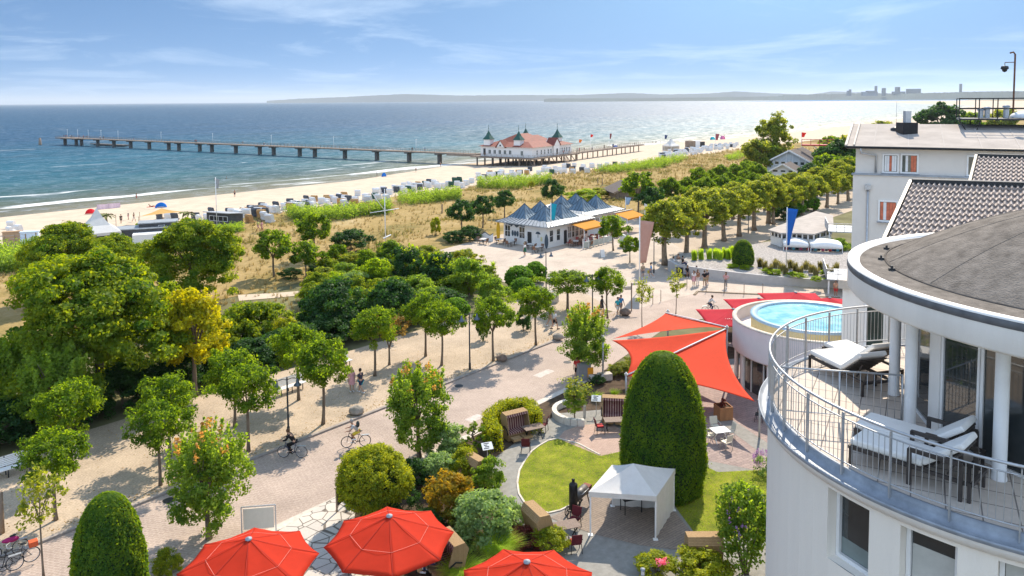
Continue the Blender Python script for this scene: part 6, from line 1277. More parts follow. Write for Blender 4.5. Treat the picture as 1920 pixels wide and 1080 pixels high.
def garden_korb(label, loc, rz):
    t = thing('wicker_beach_chair', label, 'beach chair', loc, rz); b = MB(); i = MB(); korb_parts(b, i); b.obj('hood', m_wick, t)
    s_ = MB(); s_.bb(-.77, .77, -.42, .42, .06, .418); base = s_.obj('base', m_wick, t)
    s_ = MB(); s_.bb(-.70, .70, -.30, .40, .421, .52); s_.extr([(-.70, -.28, .52), (-.70, -.18, .52), (-.70, -.30, 1.35), (-.70, -.40, 1.32)], (1.40, 0, 0)); s_.obj('cushion', m_strp, t)
    s_ = MB(); s_.extr([(-.70, -.40, 1.52), (-.70, .08, 1.50), (-.70, .10, 1.38), (-.70, .04, 1.46)], (1.40, 0, 0)); s_.extr([(-.715, .09, 1.53), (-.715, .12, 1.53), (-.715, .16, 1.40), (-.715, .13, 1.40)], (1.43, 0, 0)); s_.obj('hood_lining', m_strp, t)
    for x in (-.36, .36): s_ = MB(); s_.bb(x-.3, x+.3, .43, .85, .16, .30); s_.obj('footrest', m_wick, t)
    for sx in (-1, 1): s_ = MB(); s_.tube([(sx*.80, -.25, .75), (sx*.82, .05, .86), (sx*.82, .35, .70), (sx*.80, .38, .45)], .035, 8); s_.obj('armrest', m_black, t)
    return t
garden_korb('wicker beach chair with striped seat facing the garden path before the hedge', P(968, 820, .01), R(-150))
garden_korb('wicker beach chair with maroon stripes beside the giant clipped yew', P(1152, 790, .01), R(172))
garden_korb('tan wicker beach chair seen from behind at the lawn corner', P(1012, 1012, .01), R(-62))
garden_korb('tan wicker beach chair half hidden behind the garden shrubs', P(893, 905, .01), R(-50))
garden_korb('tan wicker beach chair cut off near the bottom right bushes', P(1318, 1062, .01), R(0))
garden_korb('tan wicker beach chair under the middle red parasol', P(842, 1072, .01), R(120))
# tables and chairs
m_tabw = mat('slatted_table_wood', (.20, .145, .115), .7, .2, 4, stretch=(6, 1, 1)); m_crm = mat('cream_plastic', (.62, .57, .46), .45, .04, 3)
def table(label, loc, rz, L_=1.3, Wd=.75, m=m_tabw, lm=m_black, things=()):
    t = thing('garden_table', label, 'table', loc, rz); s_ = MB(); ns = 7
    for i in range(ns): y0 = -Wd/2+Wd*i/ns; s_.bb(-L_/2, L_/2, y0+.004, y0+Wd/ns-.004, .71, .74)
    s_.bb(-L_/2+.1, L_/2-.1, -.03, .03, .68, .709); s_.obj('tabletop', m, t)
    for sx in (-1, 1): s_ = MB(); s_.bar((sx*L_*.36, -Wd*.4, 0), (sx*L_*.36, Wd*.4, .69), .04); s_.bar((sx*L_*.36+.003, Wd*.4, 0), (sx*L_*.36+.003, -Wd*.4, .69), .04); s_.obj('leg', lm, t)
    return t
CHAIRS = {}
def chair(label, loc, rz, m, lm, emblem=False, cush=None, group=None, name='garden_chair'):
    key = (m.name, emblem)
    if key in CHAIRS: return dup(CHAIRS[key], loc, rz, label, group)
    t = thing(name, label, 'chair', loc, rz, group)
    s_ = MB(); s_.bb(-.24, .24, -.22, .24, .42, .47); s_.obj('seat', m, t, bevel=.015)
    s_ = MB(); s_.extr([(-.25, -.20, .50), (.25, -.20, .50), (.25, -.30, .95), (-.25, -.30, .95)], (0, -.035, 0)); s_.obj('backrest', m, t, bevel=.012)
    if cush: s_ = MB(); s_.bb(-.22, .22, -.18, .22, .472, .52); s_.obj('cushion', cush, t, bevel=.02)
    for sx in (-1, 1):
        s_ = MB(); s_.tube([(sx*.27, -.24, .66), (sx*.28, .18, .66), (sx*.26, .2, .45)], .018, 6); s_.obj('armrest', lm, t)
        for y in (-.20, .22): s_ = MB(); s_.tube([(sx*.23, y, .43), (sx*.26, y*1.15, 0)], .018, 6); s_.obj('leg', lm, t)
    if emblem: s_ = MB(); s_.tube([(.09*math.cos(R(a)), -.318, .76+.09*math.sin(R(a))) for a in range(0, 361, 20)], .018, 5, False); s_.tube([(0, -.306, .76), (0, -.345, .76)], .035, 8); s_.obj('emblem', m_crm, t)
    CHAIRS[key] = t; return t
m_redc = mat('red_cushion', (.45, .04, .04), .9, .08, 5)
pA = P(1000, 822, .01); table('dark slatted table in front of the hedge beach chair', pA, R(25)); chair('maroon chair with round pale emblem at the hedge table', P(1019, 808, .01), R(70), m_maroon, m_black, True); chair('maroon chair with red cushion at near side of the hedge table', P(986, 848, .01), R(-5), m_maroon, m_black, False, m_redc)
pB = P(1062, 1012, .01); table('dark slatted table between tan beach chair and tent', pB, R(18), 1.2); chair('maroon chair with round emblem beside the smoker', P(1077, 990, .01), R(150), m_maroon, m_black, True); chair('maroon chair with its back to the bottom red parasol', P(1079, 1034, .01), R(10), m_maroon, m_black, False)
pC = P(1140, 805, .01); table('dark table before the striped beach chair by the yew', P(1152, 808, .01), R(5)); chair('maroon chair in shade left of the yew table', P(1124, 812, .01), R(-80), m_maroon, m_black, False)
tb = table('white square table under the orange sail', P(1350, 828, .012), R(15), 1.0, .8, m_paint, m_paint)
for i, (px, py, rz, lb) in enumerate(((1330, 828, -75, 'cream chair left of the white table'), (1341, 812, 190, 'cream chair behind the white table'), (1368, 822, 100, 'cream chair right of the white table'), (1362, 842, 30, 'cream chair in front of the white table'))): chair(lb, P(px, py, .012), R(rz), m_crm, m_crm, False)
chair('dark chair alone below the pool house columns', P(1424, 790, .012), R(60), m_dark, m_black, False)
pl = thing('wooden_planter', 'square wooden planter box with a small dark plant', 'planter', P(1356, 784, .012), R(12)); s_ = MB()
for k in range(5):
    z = .02+k*.17
    s_.bb(-.45, .45, -.45, -.40, z, z+.16); s_.bb(-.45, .45, .40, .45, z, z+.16); s_.bb(-.45, -.40, -.40, .40, z, z+.16); s_.bb(.40, .45, -.40, .40, z, z+.16)
s_.obj('box', mat('orange_wood', (.36, .17, .075), .75, .2, 4, stretch=(1, 1, .3)), pl); s_ = MB(); s_.bb(-.40, .40, -.40, .40, .02, .78); s_.obj('soil', m_soil, pl); g_ = clumps((.25, .25, .3), 14, .1, 30, (0, 0, 1.0)); meshobj('plant', leaf_mesh('plant', g_[0], g_[1], .05, g_[2], LM['red']), LM['red'], pl)
# bollard lights, lecterns, notice boards
def bollard(label, p):
    t = thing('bollard_light', label, 'bollard light', p); s_ = MB(); s_.lathe([(.09, 0), (.09, .72)], n=16); s_.obj('post', m_galv, t); s_ = MB(); s_.lathe([(.075, .72), (.075, .90)], n=16); s_.obj('diffuser', m_blind, t); s_ = MB(); s_.lathe([(.10, .90), (.10, .96), (0, .985)], n=16); s_.obj('cap', m_zinc, t)
bollard('grey bollard light left of the hedge beach chair', P(939, 836, .01)); bollard('grey bollard light beside the slender pale tree', P(1096, 783, .01)); bollard('grey bollard light among the yellow green bushes at bottom', P(1205, 1108, .01))
def lectern(label, p, rz):
    t = thing('information_lectern', label, 'sign', p, rz); s_ = MB(); s_.bar((0, 0, 0), (0, 0, 1.05), .04); s_.obj('post', m_galv, t)
    s_ = MB(); s_.box((0, 0, 1.1), (.62, .46, .03), rx=R(35)); o = s_.obj('board', m_paint, t); s_ = MB()
    for i in range(4): s_.box((-.08+.05*(i % 2), -.12+.08*i, 1.118-.0+(-.12+.08*i)*.7), (.32-.06*(i % 3), .05, .008), rx=R(35))
    s_.obj('print', m_dark, o)
lectern('white lectern sign on a thin post by the cloud pine', P(914, 872, .01), R(20)); lectern('white lectern sign beside the striped beach chair', P(1118, 778, .01), R(-10))
t = thing('notice_board', 'grey steel frame with blank beige panel at the road edge', 'sign', P(486, 1004, 0), R(8)); s_ = MB()
for x in (-.78, .78): s_.bar((x, 0, 0), (x, 0, 1.45), .05)
s_.bar((-.78, 0, 1.45), (.78, 0, 1.45), .05); s_.obj('frame', m_galv, t); s_ = MB(); s_.bb(-.70, .70, -.02, .02, .35, 1.36); s_.obj('panel', mat('beige_panel', (.66, .60, .50), .8, .04, 4), t)
t = thing('menu_board', 'dark menu board in wooden frame on the flagstones', 'sign', P(641, 952, .01), R(70)); s_ = MB()
for x in (-.45, .45): s_.bar((x, 0, 0), (x, 0, 1.25), .07)
s_.bar((-.45, 0, 1.22), (.45, 0, 1.22), .06); s_.obj('frame', m_wood, t); s_ = MB(); s_.bb(-.41, .41, -.02, .02, .3, 1.18); s_.obj('panel', m_dark, t)
s_ = MB()                                                    # curved planter wall of pale stone
ctr_ = P(1088, 778, 0); 
for i in range(11):
    a0, a1 = R(118+i*14.2), R(118+(i+.94)*14.2); r0, r1 = 1.55, 1.85; s_.prism([(r0*math.cos(a0), r0*math.sin(a0)), (r1*math.cos(a0), r1*math.sin(a0)), (r1*math.cos(a1), r1*math.sin(a1)), (r0*math.cos(a1), r0*math.sin(a1))], 0, .42)
tag(s_.obj('planter_wall', mat('limestone', (.62, .57, .50), .85, .12, 4, .3), None, ctr_), 'low curved planter wall of pale stone blocks', 'planter wall')
t = thing('utility_cabinet', 'grey utility cabinet behind the street maple near the sails', 'cabinet', P(1094, 712, .0), R(20)); s_ = MB(); s_.bb(-.5, .5, -.25, .25, 0, 1.25); s_.obj('body', mat('cabinet_grey', (.24, .24, .25), .6, .08, 5), t, bevel=.02); s_ = MB(); s_.bb(-.46, .46, -.27, -.252, .1, 1.18); s_.obj('door', mat('cabinet_grey', (.24, .24, .25)), t)
t = thing('orange_sign', 'small orange sign panel near the utility cabinet', 'sign', P(1107, 713, 0), R(15)); s_ = MB(); s_.bb(-.22, .22, -.03, .03, .25, .95); s_.obj('panel', mat('orange_plastic', (.75, .30, .02), .5, .05, 4), t); s_ = MB(); s_.bar((0, 0, 0), (0, 0, .25), .06); s_.obj('post', m_dark, t)
for i, (px, py) in enumerate(((1118, 716), (1134, 712))):
    t = thing('stone_bench', ('pale stone block seat beside the orange sign', 'second pale stone block seat by the orange sign')[i], 'bench', P(px, py, 0), R(15)); s_ = MB(); s_.bb(-.5, .5, -.3, .3, 0, .5); s_.obj('block', m_stone, t, bevel=.03)
# boulders
for i, (px, py, r_, lb) in enumerate(((669, 776, .5, 'pale boulder on the kerb right of the fifth linden'), (941, 676, .45, 'brown boulder beside the linden right of the lamp'), (1046, 636, .48, 'dark boulder near the strolling pedestrians'), (1172, 590, .55, 'reddish boulder behind the couple in blue'), (1140, 700, .3, 'small stone by the sail post'))):
    s_ = MB(); s_.ell((0, 0, r_*.45), (r_, r_*.8, r_*.62), 14, 9, .22, i); o = s_.obj('boulder', mat(('pale_boulder', 'brown_boulder')[i % 2 if i < 4 else 1], ((.30, .27, .23), (.20, .145, .115))[i % 2 if i < 4 else 1], .9, .3, 3, .6, 12), None, P(px, py, .1 if i < 4 else 0)); tag(o, lb, 'boulder')
# ------------------------------------------------ street lamps, benches, signs, flags
def lamp(label, p, h, arms=2, rz=0, m=m_dark):
    t = thing('street_lamp', label, 'street lamp', p, rz); s_ = MB(); s_.tube([(0, 0, 0), (0, 0, .5), (0, 0, .55), (0, 0, h)], [.09, .09, .06, .045], 10); s_.obj('pole', m, t)
    for k in range(arms):
        sx = (-1, 1)[k]; s_ = MB(); s_.tube([(0, 0, h-.15), (sx*.3, 0, h-.08), (sx*.62, 0, h-.16)], .022, 6); s_.obj('arm', m, t)
        s_ = MB(); s_.lathe([(.03, -.02), (.07, -.10), (.10, -.30), (.24, -.44), (.24, -.48), (0, -.47)], (sx*.62, 0, h-.12), 14); s_.obj('lamp_shade', mat('lamp_grey_blue', (.10, .13, .16), .4, .1, 5, metal=.3), t)
for px, py, h, lb, n_ in ((541, 815, 3.6, 'dark street lamp with twin shades beside the white bench', 2), (881, 693, 4.4, 'dark street lamp with twin shades between two lindens', 2), (1111, 600, 4.3, 'dark street lamp with twin shades right of the ivy linden', 2), (1024, 548, 4.4, 'dark street lamp with hanging shade at the plaza steps', 2), (62, 800, 4.0, 'dark street lamp in the shrub belt at the far left', 2), (1226, 512, 5.0, 'dark street lamp behind the man in blue', 1), (1403, 437, 5.0, 'dark street lamp inside the plane tree allee', 1)): lamp(lb, P(px, py, .1 if px < 1130 else .01), h, n_, R(25))
def bench(label, p, rz, L_=2.2):
    t = thing('slatted_bench', label, 'bench', p, rz)
    s_ = MB()
    for i in range(5): s_.bb(-L_/2, L_/2, -.24+.10*i, -.16+.10*i, .43, .47)
    s_.obj('seat', m_paint, t); s_ = MB()
    for i in range(6): s_.box((0, .30+.03*i, .54+.085*i), (L_, .03, .07), rx=R(-15))
    s_.obj('backrest', m_paint, t)
    for x in (-L_*.36, 0, L_*.36): s_ = MB(); s_.bar((x, -.2, 0), (x, -.2, .43), .05); s_.bar((x, .24, 0), (x, .46, 1.0), .05); s_.bar((x, -.2, .415), (x, .26, .415), .04); s_.obj('leg', m_dark, t)
bench('white slatted bench at the left edge below the shrubs', P(14, 893, .1), R(49+180+180), 2.9); bench('white slatted bench behind the lamp with twin shades', P(545, 735, .1), R(49), 2.4)
bench('white slatted bench in the shade at the end of the belt', P(640, 690, .1), R(49), 1.8)
t = thing('signpost', 'wooden signpost with three direction boards at the plaza', 'signpost', P(1184, 583, .01)); s_ = MB(); s_.bar((0, 0, 0), (0, 0, 2.75), .11); s_.obj('post', m_wood, t)
for k, (z, a, l_) in enumerate(((2.62, 15, 1.2), (2.35, 195, 1.0), (2.18, 185, .7))): s_ = MB(); s_.box((l_/2*math.cos(R(a)), l_/2*math.sin(R(a)), z), (l_, .05, .2), rz=R(a)); s_.obj('direction_board', mat('pale_board', (.55, .50, .45), .8, .1, 4), t)
def flagpole(name, label, p, h, z0, z1, wd, m, cat='flag', rz=0, taper=.6):
    t = thing(name, label, cat, p, rz); s_ = MB(); s_.tube([(0, 0, 0), (0, 0, h)], .06 if h > 3 else .03, 8); s_.obj('pole', m_paint, t)
    s_ = MB(); s_.smooth = True; n_ = 12; vs = []
    for i in range(n_+1):
        q = i/n_; z = z1+(z0-z1)*q
        for j in range(9): u = j/8; wq = wd*(1-(1-taper)*q); vs.append((.07+u*wq, .10*wd*math.sin(u*5+q*4)*u, z-.12*u*wd*(1-q)))
    s_.add(vs, [(9*i+j, 9*i+j+1, 9*i+j+10, 9*i+j+9) for i in range(n_) for j in range(8)]); o = s_.obj('flag', m, t); o.modifiers.new('t', 'SOLIDIFY').thickness = .006; return t
m_fp = fabric('faded_pink_flag', (.55, .37, .31), .4); m_fb = fabric('blue_flag', (.03, .16, .52), .35); m_ft = fabric('turquoise_flag', (.03, .40, .52), .4)
flagpole('banner_flag', 'tall faded pink banner flag on the plaza', P(1199, 545, .01), 8.0, 3.0, 7.6, 1.45, m_fp, taper=.45)
flagpole('banner_flag', 'tall bright blue banner flag on the gravel bed', P(1474, 502, 1.0), 7.0, 2.6, 6.9, 1.15, m_fb, taper=.25)
flagpole('small_flag', 'turquoise pennant on the roof edge of the restaurant', PY(1033, 425, 105), 3.3, .9, 3.2, .75, m_ft); flagpole('small_flag', 'small white and blue flag right of the restaurant', P(1173, 410, .01), 3.8, 2.4, 3.7, .9, fabric('pale_blue_flag', (.45, .6, .75), .4)); flagpole('small_flag', 'small white flag beside the light green round tree', P(1209, 420, .01), 3.4, 2.5, 3.3, .7, fabric('white_flag', (.7, .7, .7), .4))
mp_ = PT(723, 462); t = thing('signal_mast', 'white signal mast with cross spar on the dune', 'mast', mp_, R(20)); s_ = MB(); s_.tube([(0, 0, 0), (0, 0, 8.2)], [.09, .05], 8); s_.obj('pole', m_paint, t); s_ = MB(); s_.tube([(-2.1, 0, 4.9), (2.0, 0, 5.3)], .06, 6); s_.obj('spar', m_paint, t); s_ = MB(); s_.tube([(0, 0, 5.1), (-2.0, 0, 8.0)], .045, 6); s_.obj('gaff', m_paint, t); s_ = MB(); s_.box((.25, 0, 1.4), (1.2, .5, .06), ry=R(-22)); s_.obj('panel', m_blind, t)
# plaza wall, gravel bed, bins
wp = [P(1252, 508), P(1267, 516.5), P(1330, 524), P(1420, 532), P(1500, 537.5), P(1590, 541)]; tp = [1.35, 1.30, 1.15, 1.0, .9, .85]
s_ = MB()
for (a, za), (b, zb) in zip(zip(wp, tp), zip(wp[1:], tp[1:])):
    d = (b-a).normalized(); n_ = Vector((-d.y, d.x, 0))*.32; s_.add([a, b, b+n_, a+n_]+[v+Vector((0, 0, z)) for v, z in ((a, za), (b, zb), (b+n_, zb), (a+n_, za))], [(0, 1, 5, 4), (1, 2, 6, 5), (2, 3, 7, 6), (3, 0, 4, 7), (4, 5, 6, 7)])
tag(s_.obj('retaining_wall', mat('pale_concrete', (.44, .425, .41), .85, .10, 1.2, .2, 30)), 'long low pale concrete wall along the plaza', 'wall')
q = [v+Vector((0, .31, z-.08)) for v, z in zip(wp, tp)]; bk = [PY(1272, 492, 96), PY(1380, 488, 100), PY(1440, 478, 104), PY(1560, 482, 103), PY(1620, 500, 92)]; bk = [Vector((v.x, v.y, 1.05)) for v in bk]
s_ = MB(); s_.add(q+bk[::-1], [tuple(range(len(q)+len(bk)))]); struct(s_.obj('gravel_bed', mat('slate_gravel', (.34, .31, .285), .95, .5, 5, .9, 20, detail=12)))
t = thing('litter_bin', 'dark grey litter bin against the concrete wall', 'bin', P(1274, 518, .01), R(20)); s_ = MB(); s_.bb(-.3, .3, -.25, .25, 0, .95); s_.obj('body', m_dark, t, bevel=.03); s_ = MB(); s_.bb(-.33, .33, -.28, .28, .955, 1.02); s_.obj('lid', m_dark, t)
for i, (px, py) in enumerate(((1288, 541), (1239, 565), (1224, 570), (1324, 548), (1358, 550), (1395, 553), (1430, 552))):
    s_ = MB(); s_.tube([(0, 0, 0), (0, 0, 1.15)], .035, 8); s_.ell((0, 0, 1.15), (.04, .04, .04), 8, 6); tag(s_.obj('bollard', m_wood, None, P(px, py, .01)), 'thin brown bollard post at the plaza road edge', 'bollard', 'thin bollards at the plaza edge')
kb = MB(); kp_ = [P(1302, 553, .03), P(1308, 546.5, .03), P(1400, 551, .03), P(1575, 558, .03)]
for a, b in zip(kp_, kp_[1:]): kb.bar(a, b, .25, .12)
struct(kb.obj('plaza_kerb', mat('brown_kerb', (.22, .165, .11), .9, .2, 4)))
t = thing('notice_sign', 'white notice sign with blue heading at plaza corner', 'sign', P(1037, 543, .01), R(10)); s_ = MB()
for x in (-.42, .42): s_.bar((x, 0, 0), (x, 0, 1.7), .06)
s_.obj('post', m_galv, t); s_ = MB(); s_.bb(-.52, .52, -.06, -.032, .75, 1.72); o = s_.obj('panel', m_paint, t); s_ = MB(); s_.bb(-.44, .44, -.072, -.062, 1.45, 1.6); s_.bb(-.35, .35, -.072, -.062, .92, .98); s_.obj('heading', mat('sign_blue', (.04, .10, .40), .6, .1, 4), o)
t = thing('steel_shelter', 'small grey arched steel rack at the plaza corner', 'rack', P(1030, 570, .01), R(30)); s_ = MB(); s_.tube([(-1.1, 0, .0), (-1.1, 0, 1.0), (-.6, 0, 1.25), (.6, 0, 1.25), (1.1, 0, 1.0), (1.1, 0, 0)], .04, 6); s_.obj('arch', m_galv, t)
for x in (-.8, .6): s_ = MB(); s_.bb(x-.3, x+.3, -.3, .3, .0, .95); s_.obj('bin', m_galv, t, bevel=.02)
lw_ = MB(); lw_.bar(P(868, 507, .14), P(920, 509, .14), .35, .3); tag(lw_.obj('plaza_step', m_stone), 'low stone step at the plaza end near grass tufts', 'step')
# ------------------------------------------------ restaurant terrace: awnings, tables, fence
m_awo = fabric('orange_awning', (.78, .38, .06), .4)
for x0, x1, y0, lb in ((4.8, 10.2, -3.0, 'orange awning over the restaurant terrace, larger front one'), (16.5, 21.5, -2.6, 'orange awning at the far end of the restaurant')):
    t = thing('awning', lb, 'awning', kp(x0, 0, 0), kz); s_ = MB(); L_ = x1-x0; s_.add([(0, y0, 2.35), (L_, y0, 2.35), (L_, -.2, 2.95), (0, -.2, 2.95)], [(0, 1, 2, 3)]); s_.add([(0, y0, 2.35), (L_, y0, 2.35), (L_, y0, 2.12), (0, y0, 2.12)], [(0, 1, 2, 3)]); o = s_.obj('canvas', m_awo, t); o.modifiers.new('t', 'SOLIDIFY').thickness = .02
    s_ = MB(); s_.bb(-.1, L_+.1, -.3, -.12, 2.96, 3.1); s_.obj('roller', m_galv, t)
    for x in (.05, L_-.05): s_ = MB(); s_.bar((x, y0+.05, 0), (x, y0+.05, 2.33), .08); s_.obj('post', m_paint, t)
for i in range(7):
    x = 2.6+i*1.25; t = thing('terrace_post', 'white post of the low glass fence round the restaurant terrace', 'post', kp(x, -4.3, 0), kz, 'white terrace fence posts'); s_ = MB(); s_.bar((0, 0, 0), (0, 0, 1.45), .10); s_.obj('shaft', m_paint, t)
    if i < 6: s_ = MB(); s_.bb(.06, 1.19, -.015, .015, .12, .95); s_.obj('glass_panel', m_glassg if 0 else mat('clear_panel', (.35, .42, .42), .1, .1, 2, spec=.8), t)
tt = None
for i, (x, y) in enumerate(((-1.6, 7.2), (-1.7, 5.0), (-1.8, 1.4), (-2.6, -.6), (-3.0, 9.2), (4.0, -2.0), (6.0, -2.6), (8.2, -2.0), (9.6, -3.2), (11.5, -2.4), (4.6, -3.5), (13.2, -2.8))):
    q = kp(x, y, .01)
    if tt is None:
        tt = thing('cafe_table', 'pale topped cafe table outside the white restaurant', 'table', q, kz, 'cafe tables outside the restaurant'); s_ = MB(); s_.bb(-.6, .6, -.4, .4, .72, .75); s_.obj('tabletop', mat('pale_tabletop', (.55, .52, .48), .5, .06, 4), tt); s_ = MB(); [s_.bar((sx*.5, sy*.3, 0), (sx*.5, sy*.3, .72), .05) for sx in (-1, 1) for sy in (-1, 1)]; s_.obj('frame', m_dark, tt)
    else: dup(tt, q, kz+.3*(i % 3))
    for sx, rz_ in ((-.85, -90), (.85, 90)):
        qq = kp(x+sx*(.9 if i % 2 else .2), y+(.75 if sx > 0 else -.75)*(1 if i % 2 == 0 else .1), .01); chair('brown wicker cafe chair at a restaurant table', qq, kz+R(rz_ if i % 2 else (180 if sx > 0 else 0)), mat('brown_wicker', (.22, .12, .075), .8, .2, 5), m_dark, False, None, 'cafe chairs outside the restaurant', 'cafe_chair')
t = thing('surfboard_sign', 'yellow curved surfboard shaped sign at the restaurant corner', 'sign', kp(-.35, 8.6, 0), kz+R(90)); s_ = MB(); s_.extr([(.32*math.sin(R(a)), 0, 1.55-1.5*math.cos(R(a))) for a in range(0, 360, 18)], (0, .10, 0)); s_.obj('board', mat('yellow_paint', (.68, .38, .02), .4, .06, 4), t)
t = thing('wave_fence', 'white wave topped screen left of the restaurant', 'fence', kp(-.6, 9.4, 0), kz+R(100)); s_ = MB(); s_.extr([(0, 0, 0), (3.4, 0, 0)]+[(3.4-3.4*i/14, 0, 1.0+.18*math.sin(i*.95)) for i in range(15)], (0, .08, 0)); s_.obj('panel', m_paint, t); s_ = MB(); s_.tube([(3.4-3.4*i/14, .04, 1.06+.18*math.sin(i*.95)) for i in range(15)], .07, 6); s_.obj('rim', mat('slate_blue_paint', (.06, .085, .11)), t)
t = thing('sculpture', 'white lumpy play sculpture right of the terrace', 'sculpture', P(1172, 463, .01)); s_ = MB(); s_.ell((0, 0, .6), (.9, .6, .6), 14, 9, .3, 3); s_.ell((.9, .2, .5), (.6, .5, .5), 12, 8, .3, 4); s_.ell((-.3, .1, 1.3), (.5, .4, .5), 12, 8, .3, 5); s_.obj('body', m_paint, t)
t = thing('easel_board', 'white A board standing at the terrace end', 'sign', P(1129, 482, .01), .4); s_ = MB(); s_.box((0, .1, .5), (.6, .03, 1.0), rx=R(14)); s_.box((0, -.14, .5), (.6, .03, 1.0), rx=R(-14)); s_.obj('board', m_paint, t)

# clutter on the restaurant terrace
for i in range(9):
    q = kp(3.4+i*.95, -1.2-1.9*(i % 2), .01); chair('dark red chair under the orange awning', q, kz+.9*i, mat('terrace_red', (.38, .07, .06), .7, .1, 5), m_dark, False, None, 'red chairs under the orange awning', 'terrace_chair')
t = thing('life_ring_sign', 'blue surfboard leaning at the restaurant corner', 'surfboard', kp(-.35, -.25, 0), kz+R(-45)); s_ = MB(); s_.extr([(.26*math.sin(R(a)), 0, 1.05-1.0*math.cos(R(a))) for a in range(0, 360, 20)], (0, .08, 0)); s_.obj('board', mat('slate_blue_paint', (.06, .085, .11)), t)

# leaf litter blown along the kerb and under the lindens, drain covers in the road
rl_ = np.random.default_rng(8); n_ = 2600; uu = rl_.uniform(4, 62, n_); ww = np.where(rl_.random(n_) < .5, 39.9+np.abs(rl_.normal(0, .5, n_)), 40+rl_.random(n_)*10); lp_ = np.array([tuple(W(a, b, .112)) for a, b in zip(uu, ww)])
o = meshobj('fallen_leaves', leaf_mesh('fallen_leaves', lp_, unit(rl_.normal(0, .25, (n_, 3))+np.array([0, 0, 1])), .045*(.6+.8*rl_.random(n_)), rl_.random(n_), LM['brown']), LM['brown']); o['kind'] = 'stuff'
for u, w_ in ((17.5, 38.8), (27.0, 36.0), (38.5, 38.6), (47.5, 35.6)):
    b = MB(); b.lathe([(.32, .004), (0, .0045)], W(u, w_, 0), 20); tag(b.obj('drain_cover', m_dark), 'round dark iron drain cover set in the road paving', 'drain cover', 'drain covers in the road')
# ------------------------------------------------ people (skin-grown continuous bodies; +Y is forward)
def skin(name, chains, radii, sub=1):
    """chains: joint name -> (pos, parent); radii: joint -> r"""
    names = list(chains); ix = {n: i for i, n in enumerate(names)}
    me = bpy.data.meshes.new(name); me.from_pydata([chains[n][0] for n in names], [(ix[n], ix[chains[n][1]]) for n in names if chains[n][1]], [])
    o = bpy.data.objects.new(name, me); COL.objects.link(o); o.modifiers.new('s', 'SKIN')
    for n in names:
        sv = me.skin_vertices[0].data[ix[n]]; r = radii[n]; sv.radius = r if isinstance(r, tuple) else (r, r); sv.use_root = (chains[n][1] is None)
    if sub: o.modifiers.new('u', 'SUBSURF').levels = sub
    dg = bpy.context.evaluated_depsgraph_get(); m2 = bpy.data.meshes.new_from_object(o.evaluated_get(dg)); bpy.data.objects.remove(o)
    m2.polygons.foreach_set('use_smooth', [True]*len(m2.polygons)); m2.name = name; return m2
V = Vector
